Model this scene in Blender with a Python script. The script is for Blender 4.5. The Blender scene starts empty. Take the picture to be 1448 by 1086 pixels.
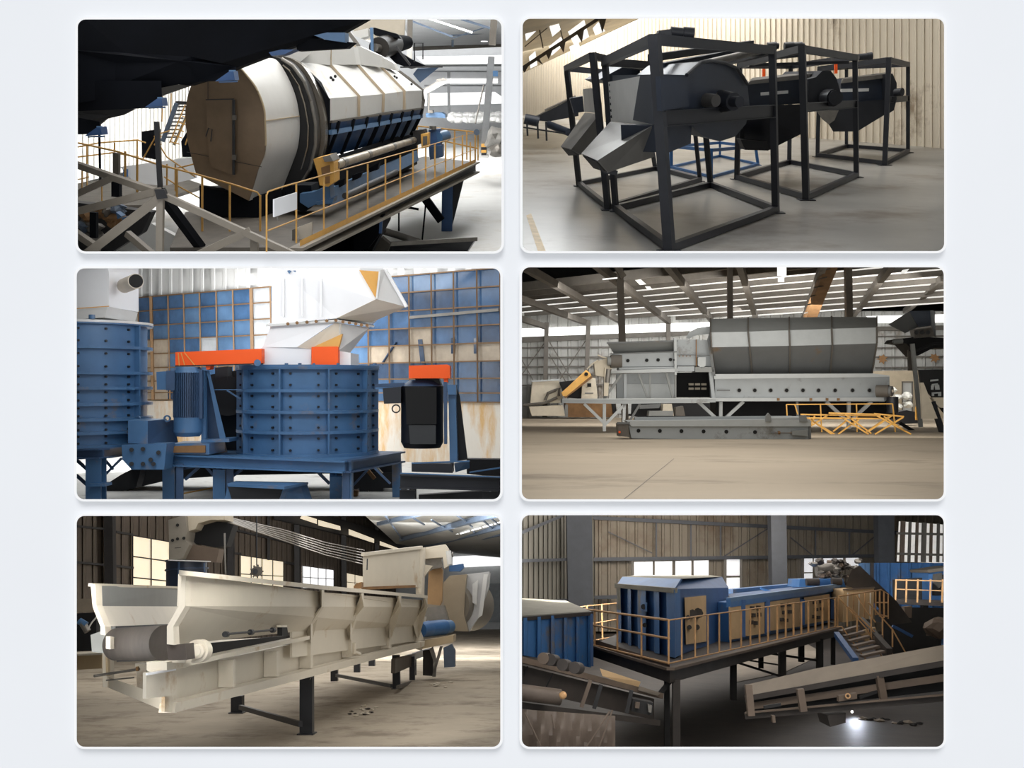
import bpy, bmesh, math, random
from mathutils import Vector, Matrix
random.seed(7)
SC = bpy.context.scene
COL = SC.collection
F = 1448.0           # focal length in pixels of the 1448x1086 frame (36 mm lens, 36 mm sensor)
PAGE = 14.48         # distance of the white display wall: 1 px = 1 cm there

# ---------------------------------------------------------------- camera
cam = bpy.data.cameras.new('camera'); cam.lens = 36; cam.sensor_width = 36; cam.clip_end = 400
camo = bpy.data.objects.new('camera', cam); COL.objects.link(camo)
camo.rotation_euler = (math.pi/2, 0, 0)
SC.camera = camo
# ---------------------------------------------------------------- world, exposure
SC.view_settings.view_transform = 'Standard'; SC.view_settings.look = 'None'
SC.view_settings.exposure = 0.0; SC.view_settings.gamma = 1.0
SC.view_settings.use_curve_mapping = False
w = bpy.data.worlds.new('world'); SC.world = w; w.use_nodes = True
w.node_tree.nodes['Background'].inputs[0].default_value = (0.955, 0.975, 1.0, 1)
w.node_tree.nodes['Background'].inputs[1].default_value = 0.66
SC.cycles.max_bounces = 6; SC.cycles.diffuse_bounces = 3; SC.cycles.glossy_bounces = 3
SC.cycles.transmission_bounces = 4
SC.cycles.sample_clamp_indirect = 4.0
sun = bpy.data.lights.new('soft_daylight', 'SUN'); sun.energy = 1.35; sun.angle = math.radians(35)
suno = bpy.data.objects.new('soft_daylight', sun); COL.objects.link(suno)
suno.rotation_euler = (math.radians(42), 0, 0)      # from above and in front of the wall

# ---------------------------------------------------------------- rooms: each hall has its own floor level and tilt
class Room:
    def __init__(s, yh, h, pc, k=1.0):
        h *= k; s.k = k
        a = math.atan((543-yh)/F); s.a = a; s.h = h; s.pc = pc
        s.M = Matrix(((1,0,0),(0,math.cos(a),-math.sin(a)),(0,math.sin(a),math.cos(a)))).to_4x4() @ Matrix.Translation((0,0,-h))
        s.R3 = s.M.to_3x3().transposed()
    def ray(s, x, y): return s.R3 @ Vector((x-724, F, 543-y))
R = None
def use(r):
    global R; R = r
def P(x, y, d):                 # picture point at local distance d
    d *= R.k; r = R.ray(x, y); t = d/r.y
    return Vector((r.x*t, d, R.h+r.z*t))
def G(x, y, z=0.0):             # picture point on the level plane z
    r = R.ray(x, y); t = (z-R.h)/r.z
    return Vector((r.x*t, r.y*t, z))
def vplane(a, b):               # upright plane through two points
    n = (b-a).cross(Vector((0,0,1))).normalized()
    return (a, n)
def O(pl, x, y, off=0.0):       # picture point on a plane (off = metres towards the viewer)
    a, n = pl; r = R.ray(x, y); o = Vector((0,0,R.h))
    sgn = -1 if n.y > 0 else 1
    t = ((a+n*sgn*off)-o).dot(n)/r.dot(n)
    return o+r*t
def W(px, d): return px*d/F
def L(d, *c): return [P(c[i], c[i+1], d) for i in range(0, len(c), 2)]
def LO(pl, off, *c): return [O(pl, c[i], c[i+1], off) for i in range(0, len(c), 2)]

# ---------------------------------------------------------------- added fill lamps for the halls (one sided panels, unseen from the camera)
def lamp(loc, target, sx, sy, watt, color=(1,1,1), name='hall_lamp'):
    l = bpy.data.lights.new(name, 'AREA'); l.shape = 'RECTANGLE'; l.size = sx; l.size_y = sy
    l.energy = watt; l.color = color
    o = bpy.data.objects.new(name, l); COL.objects.link(o)
    a = R.M @ Vector(loc); b = R.M @ Vector(target)
    o.matrix_world = Matrix.Translation(a) @ (b-a).to_track_quat('-Z', 'Y').to_matrix().to_4x4()
    return o
# ---------------------------------------------------------------- materials
def lin(c):
    c /= 255.0
    return c/12.92 if c <= .04045 else ((c+.055)/1.055)**2.4
MATS = {}
def M(name, rgb, rough=.55, metal=0.0, var=.12, scale=2.0, dirt=None, damt=.5, dscale=1.2, bump=0.0, emit=0.0, spec=None, stretch=None, detail=5):
    if name in MATS: return MATS[name]
    m = bpy.data.materials.new(name); m.use_nodes = True; nt = m.node_tree; N = nt.nodes; K = nt.links
    b = N['Principled BSDF']; col = tuple(lin(v) for v in rgb)+(1,)
    b.inputs['Roughness'].default_value = rough; b.inputs['Metallic'].default_value = metal
    if spec is not None: b.inputs['Specular IOR Level'].default_value = spec
    tc = N.new('ShaderNodeTexCoord'); mp = N.new('ShaderNodeMapping'); K.new(tc.outputs['Object'], mp.inputs[0])
    if stretch: mp.inputs['Scale'].default_value = stretch
    n = N.new('ShaderNodeTexNoise'); n.inputs['Scale'].default_value = scale; n.inputs['Detail'].default_value = detail
    n.inputs['Roughness'].default_value = .62
    K.new(mp.outputs[0], n.inputs['Vector'])
    mr = N.new('ShaderNodeMapRange'); mr.inputs['From Min'].default_value = .3; mr.inputs['From Max'].default_value = .7
    mr.inputs['To Min'].default_value = 1-var; mr.inputs['To Max'].default_value = 1+var
    K.new(n.outputs[0], mr.inputs[0])
    vm = N.new('ShaderNodeVectorMath'); vm.operation = 'SCALE'; vm.inputs[0].default_value = col[:3]
    K.new(mr.outputs[0], vm.inputs['Scale']); out = vm.outputs[0]
    if dirt:
        n2 = N.new('ShaderNodeTexNoise'); n2.inputs['Scale'].default_value = dscale; n2.inputs['Detail'].default_value = 8
        n2.inputs['Roughness'].default_value = .7
        K.new(mp.outputs[0], n2.inputs['Vector'])
        r2 = N.new('ShaderNodeMapRange'); r2.inputs['From Min'].default_value = .62-.3*damt; r2.inputs['From Max'].default_value = .72-.2*damt
        K.new(n2.outputs[0], r2.inputs[0])
        mx = N.new('ShaderNodeMix'); mx.data_type = 'RGBA'
        K.new(r2.outputs[0], mx.inputs[0]); K.new(out, mx.inputs[6]); mx.inputs[7].default_value = tuple(lin(v) for v in dirt)+(1,)
        out = mx.outputs[2]
    K.new(out, b.inputs['Base Color'])
    if emit:
        K.new(out, b.inputs['Emission Color']); b.inputs['Emission Strength'].default_value = emit
    if bump:
        bp = N.new('ShaderNodeBump'); bp.inputs['Strength'].default_value = bump; bp.inputs['Distance'].default_value = .05
        K.new(n.outputs[0], bp.inputs['Height']); K.new(bp.outputs[0], b.inputs['Normal'])
    MATS[name] = m
    return m

# ---------------------------------------------------------------- mesh builder
def frame_of(a, b, up=None):
    ax = (b-a).normalized()
    ref = Vector(up) if up else (Vector((0,0,1)) if abs(ax.z) < .9 else Vector((0,1,0)))
    s = ax.cross(ref).normalized(); u = s.cross(ax).normalized()
    return ax, s, u
class MB:
    def __init__(s): s.v = []; s.f = []; s.m = []; s.sm = []; s.mi = 0
    def add(s, vs, fs, smooth=False):
        o = len(s.v); s.v += [Vector(v) for v in vs]
        for f in fs: s.f.append(tuple(i+o for i in f)); s.m.append(s.mi); s.sm.append(smooth)
        return s
    def loft(s, A, B, smooth=False, caps=True):
        n = len(A); fs = [(i, (i+1) % n, n+(i+1) % n, n+i) for i in range(n)]
        s.add(list(A)+list(B), fs, smooth)
        if caps: s.add(list(A), [tuple(range(n))[::-1]]); s.add(list(B), [tuple(range(n))])
        return s
    def slab(s, pts, vec): 
        vec = Vector(vec); return s.loft(pts, [p+vec for p in pts])
    def back(s, pts, t): return s.slab(pts, (0, t, 0))
    def plate(s, pts, t):            # flat plate with thickness t behind its own face
        n = (pts[1]-pts[0]).cross(pts[2]-pts[0]).normalized()
        if n.y < 0: n = -n
        return s.slab(pts, n*t)
    def sect(s, a, b, prof, up=None):
        ax, sd, u = frame_of(a, b, up)
        A = [a+sd*x+u*y for x, y in prof]; return s.loft(A, [p+(b-a) for p in A])
    def bar(s, a, b, w, h=None, up=None):
        h = h or w; w /= 2; h /= 2
        return s.sect(a, b, [(-w,-h),(w,-h),(w,h),(-w,h)], up)
    def ib(s, a, b, w, h, up=None, t=None):
        t = t or min(w, h)*.14; w /= 2; h /= 2; q = t*.5
        return s.sect(a, b, [(-w,-h),(w,-h),(w,-h+t),(q,-h+t),(q,h-t),(w,h-t),(w,h),(-w,h),(-w,h-t),(-q,h-t),(-q,-h+t),(-w,-h+t)], up)
    def ch(s, a, b, w, h, side=1, up=None, t=None):   # channel, open to one side
        t = t or min(w, h)*.16; h /= 2; k = side
        pr = [(0,-h),(k*w,-h),(k*w,-h+t),(k*t,-h+t),(k*t,h-t),(k*w,h-t),(k*w,h),(0,h)]
        if k < 0: pr = pr[::-1]
        return s.sect(a, b, pr, up)
    def cyl(s, a, b, r, r2=None, n=20, smooth=True, caps=True):
        r2 = r if r2 is None else r2; ax, sd, u = frame_of(a, b)
        c = [(math.cos(2*math.pi*i/n), math.sin(2*math.pi*i/n)) for i in range(n)]
        return s.loft([a+(sd*x+u*y)*r for x, y in c], [b+(sd*x+u*y)*r2 for x, y in c], smooth, caps)
    def ring(s, a, b, ro, ri, n=32):
        ax, sd, u = frame_of(a, b); c = [(math.cos(2*math.pi*i/n), math.sin(2*math.pi*i/n)) for i in range(n)]
        V = [p+(sd*x+u*y)*r for p, r in ((a,ro),(b,ro),(b,ri),(a,ri)) for x, y in c]
        fs = [(k*n+i, k*n+(i+1) % n, ((k+1) % 4)*n+(i+1) % n, ((k+1) % 4)*n+i) for k in range(4) for i in range(n)]
        return s.add(V, fs)
    def tube(s, pts, r, n=8, smooth=True):
        rings = []
        for i, p in enumerate(pts):
            a = pts[max(0, i-1)]; b = pts[min(len(pts)-1, i+1)]
            ax, sd, u = frame_of(a, b)
            rings.append([p+(sd*math.cos(2*math.pi*k/n)+u*math.sin(2*math.pi*k/n))*r for k in range(n)])
        V = [v for rg in rings for v in rg]
        fs = [(i*n+k, i*n+(k+1) % n, (i+1)*n+(k+1) % n, (i+1)*n+k) for i in range(len(pts)-1) for k in range(n)]
        s.add(V, fs, smooth); s.add(rings[0], [tuple(range(n))[::-1]]); s.add(rings[-1], [tuple(range(n))])
        return s
    def bx(s, c, sx, sy, sz):        # upright box: centre of its base
        x, y, z = c
        p = [Vector((x-sx/2,y-sy/2,z)), Vector((x+sx/2,y-sy/2,z)), Vector((x+sx/2,y+sy/2,z)), Vector((x-sx/2,y+sy/2,z))]
        return s.slab(p, (0,0,sz))
    def blob(s, c, rx, ry, rz, n=10, rough=.25):
        bm = bmesh.new(); bmesh.ops.create_icosphere(bm, subdivisions=2, radius=1)
        V = [Vector((c[0]+v.co.x*rx*(1+random.uniform(-rough,rough)), c[1]+v.co.y*ry*(1+random.uniform(-rough,rough)), c[2]+v.co.z*rz*(1+random.uniform(-rough,rough)))) for v in bm.verts]
        fs = [tuple(v.index for v in f.verts) for f in bm.faces]; bm.free()
        return s.add(V, fs)
    # traced from the picture, at distance d (and d2 at the second end), sizes in pixels
    def pb(s, x1, y1, x2, y2, d, wpx, d2=None, hpx=None):
        d2 = d if d2 is None else d2; dm = (d+d2)/2
        return s.bar(P(x1,y1,d), P(x2,y2,d2), W(wpx,dm), W(hpx or wpx,dm), up=(0,1,0) if d == d2 else None)
    def pib(s, x1, y1, x2, y2, d, wpx, d2=None, dep=None):  # I-beam seen from its side, height wpx
        d2 = d if d2 is None else d2; dm = (d+d2)/2
        return s.ib(P(x1,y1,d), P(x2,y2,d2), W(dep or wpx*.8,dm), W(wpx,dm))
    def pt(s, d, rpx, *c):
        return s.tube(L(d, *c), W(rpx, d))
    def pf(s, d, t, *c): return s.back(L(d, *c), t)
    def bolts(s, pts, r, t=None):
        for p in pts: s.cyl(p, p+Vector((0,-(t or r),0)), r, n=6, smooth=False)
        return s

THINGS = []; NAMES = {}
def rawobj(name, mb, mats, base, mw, parent=None):
    me = bpy.data.meshes.new(name)
    me.from_pydata([tuple(v-base) for v in mb.v], [], mb.f)
    for m in (mats if isinstance(mats, (list, tuple)) else [mats]): me.materials.append(m)
    me.polygons.foreach_set('material_index', mb.m); me.polygons.foreach_set('use_smooth', mb.sm)
    bm = bmesh.new(); bm.from_mesh(me)
    bmesh.ops.recalc_face_normals(bm, faces=bm.faces)
    bm.to_mesh(me); bm.free(); me.update()
    if any(mb.sm):
        me.set_sharp_from_angle(angle=math.radians(40))
    o = bpy.data.objects.new(name, me); COL.objects.link(o)
    if parent: o.parent = parent
    else: o.matrix_world = mw @ Matrix.Translation(base)
    return o
def base_of(vs):
    xs = [v.x for v in vs]; ys = [v.y for v in vs]; zs = [v.z for v in vs]
    return Vector(((min(xs)+max(xs))/2, (min(ys)+max(ys))/2, min(zs)))
class Thing:
    def __init__(s, name, label, cat, group=None):
        s.name, s.label, s.cat, s.group, s.room, s.parts = name, label, cat, group, R, []
        THINGS.append(s)
    def part(s, name, mb, mat, sub=None, label=None):     # sub = index returned by an earlier part
        s.parts.append((name, mb, mat, sub, label)); return len(s.parts)-1
    def flush(s):
        base = base_of([v for p in s.parts for v in p[1].v])
        e = bpy.data.objects.new(s.name, None); COL.objects.link(e); e.empty_display_size = .2
        e.matrix_world = s.room.M @ Matrix.Translation(base)
        e['label'] = s.label; e['category'] = s.cat
        if s.group: e['group'] = s.group
        obs = []
        for name, mb, mat, sub, label in s.parts:
            o = rawobj(name, mb, mat, base, None, e if sub is None else obs[sub]); obs.append(o)
            if label: o['label'] = label
def solo(name, mb, mat, label, cat, group=None, kind=None):
    o = rawobj(name, mb, mat, base_of(mb.v), R.M)
    o['label'] = label; o['category'] = cat
    if group: o['group'] = group
    if kind: o['kind'] = kind
    return o
def struct(name, mb, mat):
    o = rawobj(name, mb, mat, base_of(mb.v), R.M); o['kind'] = 'structure'; return o
def corr(pl, x0, x1, ytop, ybot, pitch, dep, mb=None, off=0.0):
    """ribbed sheet standing in an upright plane between picture columns x0, x1; ytop/ybot give its picture rows"""
    mb = mb or MB(); a = O(pl, x0, (ybot(x0)), off); b = O(pl, x1, (ybot(x1)), off)
    n = max(2, int((b-a).length/pitch)); nn = pl[1]*(-1 if pl[1].y > 0 else 1)
    V = []; K = 0
    for i in range(n):
        for q, o in ((0,0),(.62,0),(.7,dep),(.92,dep)):
            t = min(1, (i+q)/n); p = a.lerp(b, t); r = R.M.to_3x3() @ (p-Vector((0,0,R.h)))
            px = 724+F*r.x/r.y
            V += [O(pl, px, ytop(px), off+o), O(pl, px, ybot(px), off+o)]; K += 1
    mb.add(V, [(2*k, 2*k+2, 2*k+3, 2*k+1) for k in range(K-1)])
    return mb
def const(y): return lambda x: y
def line(x0, y0, x1, y1): return lambda x: y0+(y1-y0)*(x-x0)/(x1-x0)
def floor(mat, *c):
    mb = MB(); p = [G(c[i], c[i+1]) for i in range(0, len(c), 2)]
    mb.add(p, [tuple(range(len(p)))]); return struct('floor', mb, mat)
def railing(name, label, mat, rails, posts, rpx=1.0, group=None, extra=None):
    """rails: list of point lists; posts: list of (a, b); sizes px at about the first point's distance"""
    t = Thing(name, label, 'railing', group)
    for r in rails: t.part('rail', MB().tube(r, W(rpx, r[0].y)), mat)
    for a, b in posts: t.part('post', MB().bar(a, b, W(rpx*1.9, a.y)), mat)
    return t
# ---------------------------------------------------------------- the white display wall and the shell around the six halls
R0 = Room(543, 0.0, None); use(R0)
def wp(x, y, Y): return Vector(((x-724)*Y/F, Y, (543-y)*Y/F))
PANES = [(110,27.5,709,355.5), (739,26.5,1335,355), (108.5,379.5,707.5,706), (738,378,1334.5,706), (108.5,729.5,707.5,1056), (738,728.5,1334.5,1056)]
def rrect(x0, y0, x1, y1, r, n=7):
    out = []
    for cx, cy, a0 in ((x1-r,y0+r,-90),(x1-r,y1-r,0),(x0+r,y1-r,90),(x0+r,y0+r,180)):
        for i in range(n+1):
            a = math.radians(a0+90*i/n); out.append((cx+r*math.cos(a), cy+r*math.sin(a)))
    return out
m_page = M('page_white', (244,246,249), rough=.9, var=.012, scale=.25, spec=.1)
m_rim = M('rim_white', (255,255,255), rough=.8, var=0, spec=.1)
m_shell = M('shell_grey', (150,150,148), rough=.9, var=.05)
bm = bmesh.new(); edges = []
def loop(pts):
    vs = [bm.verts.new(wp(x, y, PAGE)) for x, y in pts]
    return [bm.edges.new((vs[i], vs[(i+1) % len(vs)])) for i in range(len(vs))]
edges += loop([(-900,-700),(2348,-700),(2348,1786),(-900,1786)])
for p in PANES: edges += loop(rrect(*p, 11))
bmesh.ops.triangle_fill(bm, use_beauty=True, use_dissolve=False, edges=edges)
me = bpy.data.meshes.new('wall_front'); bm.to_mesh(me); bm.free(); me.materials.append(m_page)
o = bpy.data.objects.new('wall_front', me); COL.objects.link(o); o['kind'] = 'structure'
for i, p in enumerate(PANES):
    x0, y0, x1, y1 = p; mb = MB(); n = len(rrect(*p, 11))
    a = rrect(x0, y0, x1, y1, 11); b = rrect(x0-3.6, y0-3.2, x1+3.6, y1+3.2, 14)
    V = [wp(x,y,PAGE+.01) for x,y in a]+[wp(x,y,PAGE-.085) for x,y in a]+[wp(x,y,PAGE-.085) for x,y in b]+[wp(x,y,PAGE+.001) for x,y in b]
    mb.add(V, [(k*n+j, k*n+(j+1)%n, (k+1)*n+(j+1)%n, (k+1)*n+j) for k in range(3) for j in range(n)])
    struct('trim_%d' % (i+1), mb, m_rim)
def slabq(name, a, b, y1=150.0, mat=m_shell, t=.03):
    V = [wp(*a, PAGE+.03), wp(*b, PAGE+.03), wp(*b, y1), wp(*a, y1)]
    mb = MB(); mb.add(V, [(0,1,2,3)]); return struct(name, mb, mat)
XL, XR, YT, YB, XM, YA, YC = 92, 1352, -600, 1074, 723.5, 367, 717.5
slabq('ceiling', (XL,YT), (XR,YT)); slabq('floor', (XL,YB), (XR,YB))
slabq('wall_left', (XL,YT), (XL,YB)); slabq('wall_right', (XR,YT), (XR,YB))
slabq('wall_middle', (XM,YT), (XM,YB)); slabq('ceiling', (XL,YA), (XR,YA)); slabq('ceiling', (XL,YC), (XR,YC))
mb = MB(); mb.add([wp(XL,YT,150), wp(XR,YT,150), wp(XR,YB,150), wp(XL,YB,150)], [(0,1,2,3)]); struct('wall_back', mb, m_shell)

def lid_fill_lamps(xa, xb, yl, spans, rad, color=(1,1,1)):  # added fill lamps that brighten the halls, kept out of view
    """luminous ceiling panels lying flat under a hall's sloping lid (rows yl), radiance rad"""
    v = Vector((0, F, 543-yl)).normalized(); n = Vector((0, v.z, -v.y)) if True else None
    if n.z > 0: n = -n
    for i, (d0, d1) in enumerate(spans):
        r = rad[i] if isinstance(rad, (list, tuple)) else rad
        x0 = (xa-724)/F*(d0 if xa > 724 else d0); x1 = (xb-724)/F*d0
        if xa > 724: x0 = (xa-724)/F*d1
        if xb < 724: x1 = (xb-724)/F*d1
        c = Vector(((x0+x1)/2, (d0+d1)/2, (543-yl)/F*(d0+d1)/2))
        l = bpy.data.lights.new('ceiling_lamp', 'AREA'); l.shape = 'RECTANGLE'; l.size = x1-x0; l.size_y = (d1-d0)*.96
        l.energy = math.pi*l.size*l.size_y*r; l.color = color
        o = bpy.data.objects.new('ceiling_lamp', l); COL.objects.link(o)
        z = -n; y = v; x = y.cross(z)
        m = Matrix((x, y, z)).transposed().to_4x4(); m.translation = c; o.matrix_world = m

def sill_strip(xa, xb, yl, rad, down=.35, h=.16, color=(1,1,1)):  # added fill light, hidden from the camera
    """strip light fixed behind the display wall above a window opening, shining into the hall"""
    l = bpy.data.lights.new('strip_light', 'AREA'); l.shape = 'RECTANGLE'; l.size = (xb-xa)/100; l.size_y = h
    l.energy = math.pi*l.size*h*rad; l.color = color
    o = bpy.data.objects.new('strip_light', l); COL.objects.link(o)
    o.matrix_world = Matrix.Translation(wp((xa+xb)/2, yl, PAGE+.12)) @ Vector((0,1,-down)).to_track_quat('-Z','Y').to_matrix().to_4x4()

def side_strip(x, ya, yb, rad, inward=.5, wd=.14, color=(1,1,1)):  # added fill light for faces turned to the viewer
    """upright strip light fixed behind the display wall beside a window opening"""
    l = bpy.data.lights.new('strip_light', 'AREA'); l.shape = 'RECTANGLE'; l.size = wd; l.size_y = (yb-ya)/100
    l.energy = math.pi*wd*l.size_y*rad; l.color = color
    o = bpy.data.objects.new('strip_light', l); COL.objects.link(o)
    o.matrix_world = Matrix.Translation(wp(x, (ya+yb)/2, PAGE+.12)) @ Vector((inward,1,0)).to_track_quat('-Z','Y').to_matrix().to_4x4()
# ================================================================ TOP RIGHT HALL: dark drum separators in steel frames
R2 = Room(112, 2.6, 1); use(R2)
lamp((5,30,12.5), (5,31,0), 14, 26, 4000, (1,.98,.95))
sill_strip(760, 1320, 8, 5, .35, .2)
lamp((.4,30,7.2), (5,22,1.5), 6, 2, 420, (.95,.98,1))
lamp((.3,18.6,4.6), (2.4,18.8,2.0), 4.5, 1.5, 90, (.96,.98,1))  # added lamp to brighten the side sheet
lamp((6,58,15), (4,66,3), 20, 20, 14000, (1,.97,.93))
m_floor2 = M('polished_concrete', (150,148,143), rough=.33, var=.16, scale=.5, dirt=(112,102,92), damt=.35, dscale=.28, detail=8)
m_wall2 = M('cream_cladding', (212,202,184), rough=.6, var=.05, scale=.6, dirt=(150,135,115), damt=.1, dscale=.3)
m_blk = M('dark_painted_steel', (34,36,42), rough=.42, var=.18, scale=2.5)
m_blkn = M('navy_black_steel', (34,42,56), rough=.45, var=.2, scale=2)
m_dkm = M('dark_cast_iron', (58,56,54), rough=.45, var=.2)
m_galv = M('brushed_grey_sheet', (206,206,204), rough=.3, metal=.35, var=.1, scale=1.4)
m_chute = M('grey_chute_steel', (118,116,112), rough=.38, metal=.35, var=.12, scale=1.5)
m_ora = M('signal_orange', (250,92,14), rough=.6, var=.02)
m_blue = M('machine_blue', (52,98,150), rough=.42, var=.12, scale=2)
m_yell = M('safety_yellow', (222,166,78), rough=.5, var=.12, scale=3)
m_rubber = M('black_rubber', (22,22,24), rough=.7, var=.2)
m_steel = M('worn_steel', (128,124,118), rough=.4, metal=.6, var=.2, scale=3)
floor(m_floor2, 727,366.5, 1348,366.5, 1348,206, 727,160)
W2 = vplane(G(1335,210), G(740,163))
struct('wall_back', corr(W2, 1349, 727, lambda x: max(14, 103-(x-740)*.467), line(740,163,1335,210), .42, .07), m_wall2)
# roof slope above the eave at the left, with its lit sheets
mb = MB(); mb.add([P(727,108,76), P(742,102,76), P(922,17,56), P(900,12,40), P(727,12,40)], [(0,1,2,3,4)])
struct('ceiling', mb, M('roof_sheet_cream', (214,198,168), rough=.7, var=.2, scale=.25, dirt=(150,130,100), damt=.2, dscale=.1))
m_day = M('daylight_glass', (250,250,248), rough=.4, var=.03, scale=.3, emit=1.0)
for i, c in enumerate([(748,80,757,72,760,92,750,97), (776,66,793,52,799,62,780,79), (803,45,826,28,833,52,812,64), (838,40,846,31,856,44,842,50), (742,44,752,30,758,44,744,58), (776,34,789,29,793,42,781,52), (805,66,818,60,822,72,808,77)]):
    struct('window_1', MB().add(L(52-i*.5, *c), [(0,1,2,3)]), m_day)
m_raf = M('rafter_brown', (92,82,70), rough=.7, var=.1)
for c in ((739,96,850,24,4.5), (760,28,768,68,1.6), (788,24,797,60,1.4), (742,66,790,26,1.2)):
    struct('roof_beam', MB().pb(c[0],c[1],c[2],c[3],50,c[4]), m_raf)
for c in ((745,94,738,100), (757,84,768,92,761,80), (771,74,776,84,782,70), (790,62,797,74,800,58), (815,46,823,60,826,42), (846,24,852,46,858,24)):
    struct('roof_bracket', MB().pf(49.8,.2,*(c if len(c) == 6 else (738,97,742,103,748,92))), m_raf)
mb = MB(); mb.add([G(744,305), G(751,302), G(776,366), G(764,366)], [(0,1,2,3)])
for v in mb.v: v.z += .004
solo('floor_marking', mb, M('faded_yellow_paint', (186,160,112), rough=.5, var=.3, scale=3), 'faded yellow line painted on polished grey floor at left', 'floor line')

def cage(name, label, bases, tops, wp_, mat=m_blk, group='drum separators', mids=()):
    """bases: four floor pixels; tops: their head pixels; wp_: post widths in px"""
    t = Thing(name, label, 'machine' if name != 'pipe_stand' else 'frame', group)
    B = [G(*b) for b in bases]; T = [P(x, y, b.y) for (x, y), b in zip(tops, B)]
    ws = [W(w_, b.y) for w_, b in zip(wp_, B)]
    w0 = sum(ws)/4
    ud = (B[1]-B[0]).normalized()
    for b, q, w_ in zip(B, T, ws):
        p = t.part('post', MB().bar(b, q, w_*.8, w_*.8, up=ud), mat)
        t.part('foot_plate', MB().bx((b.x,b.y,0), w_*2, w_*1.8, .02), mat, sub=p)
    for i in range(4):
        j = (i+1) % 4; h = Vector((0,0,w0/2))
        t.part('top_rail', MB().bar(T[i]-h, T[j]-h, w0*.9, w0*1.0), mat)
        t.part('base_rail', MB().bar(B[i]+h, B[j]+h, w0*.8, w0*.8), mat)
    for i, y0, j, y1, w_ in mids:
        a = P(bases[i][0]+(tops[i][0]-bases[i][0])*((y0-bases[i][1])/(tops[i][1]-bases[i][1])), y0, B[i].y)
        b = P(bases[j][0]+(tops[j][0]-bases[j][0])*((y1-bases[j][1])/(tops[j][1]-bases[j][1])), y1, B[j].y)
        t.part('middle_rail', MB().ch(a, b, w0*.5, W(w_, (a.y+b.y)/2)), mat)
    return t, B, T
# ---- nearest separator
tA, BA, TA = cage('drum_separator', 'nearest and largest dark drum separator in tall steel cage with bright side chute', [(947,357),(1097,301),(1005,265),(871,299)], [(925,48),(1092,65),(989,92),(855,82)], (17,11,8,9), mids=((0,168,1,157,19),(3,150,2,142,8)))
tA.part('cross_member', MB().pb(920,82,1062,62,19,9,22), m_blk); tA.part('cross_member', MB().pb(935,96,1074,70,20,12,22), m_blkn)
tA.part('roller', MB().cyl(P(992,91,19.5), P(1082,70,21.5), W(5,20)), m_steel)
t = tA
pA = vplane(BA[0], BA[1]); vA = (BA[3]-BA[0])*.86
face = LO(pA, -.25, 933,105, 971,106, 991,88, 1004,86, 1026,89, 1043,97, 1057,119, 1060,150, 1055,175, 1040,193, 1018,200, 995,193, 978,178, 933,178)
t.part('casing', MB().slab(face, vA), m_blkn)
t.part('rim', MB().tube(LO(pA, -.2, 971,106, 991,88, 1004,86, 1026,89, 1043,97, 1057,119), .03), m_blk)
t.part('discharge_box', MB().plate(LO(pA, -.3, 944,178, 978,177, 977,203, 945,216), .8), m_blkn)
t.part('inspection_cover', MB().plate(LO(pA, -.12, 934,108, 968,110, 975,150, 936,157), .08), m_blkn)
bb = MB(); c0 = O(pA, 1020, 143, -.2)
bb.cyl(c0, c0+Vector((.14,-.35,0)), .19, .15); bb.cyl(c0+Vector((.1,-.3,0)), c0+Vector((.2,-.55,0)), .09)
k = t.part('bearing', bb, m_blk)
for q in range(8): a = q*math.pi/4; bb = MB().cyl(c0+Vector((.17*math.cos(a),-.05,.17*math.sin(a))), c0+Vector((.17*math.cos(a)+.02,-.1,.17*math.sin(a))), .02, n=6); t.part('bearing_bolt', bb, m_steel, sub=k)
bb = MB(); c1 = O(pA, 1011, 142, 0); bb.cyl(c1+Vector((-.14,0,0)), c1+Vector((-.02,-.2,0)), .12, .1); t.part('drive_hub', bb, m_dkm)
mb = MB(); mb.plate([P(860,116,20.4), P(919,105,16.9), P(923,178,16.9), P(864,172,20.4)], .06)
t.part('side_sheet', mb, m_galv, label='bright brushed steel side sheet')
for q in [P(863+i*.4, 120+i*9, 20.3) for i in range(6)]+[P(921.5+i*.3, 110+i*12, 16.8) for i in range(6)]: t.part('bolt', MB().bolts([q], .03), m_blk)
def chute(t, top, bot, mat):
    t.part('chute', MB().loft([P(*c) for c in top], [P(*c) for c in bot]), mat, label='sloping grey discharge chute')
    m_ = MB(); q = [P(*c) for c in (top[2], top[3], bot[3], bot[2])]; c = sum(q, Vector())/4
    q = [p+(c-p)*.14 for p in q]; n = (q[1]-q[0]).cross(q[3]-q[0]).normalized(); n = -n if n.y > 0 else n
    m_.slab([p+n*.012 for p in q], n*.004); t.part('chute_mouth', m_, m_rubber)
chute(t, [(863,172,20),(922,178,16.6),(845,227,16.1),(822,217,18.2)], [(866,212,20.4),(925,222,17),(860,244,16.5),(840,238,18.5)], m_chute)
t.part('chute_bracket', MB().pf(16.8,.1, 846,231, 862,240, 874,242, 872,248, 854,245, 848,240), m_blk)
mo = Thing('gear_motor', 'dark geared motor lying on top rail of nearest cage frame', 'motor', 'gear motors on the cage frames')
bb = MB(); bb.cyl(P(948,45,18.5), P(966,47,18.5), W(7,18.5)); mo.part('motor_body', bb, m_blk)
mo.part('fan_cover', MB().cyl(P(966,47,18.5), P(981,48,18.5), W(8.5,18.5)), m_blk)
mo.part('gearbox', MB().pf(18.4,.3, 932,43, 949,41, 950,52, 930,54), m_blk)
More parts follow.
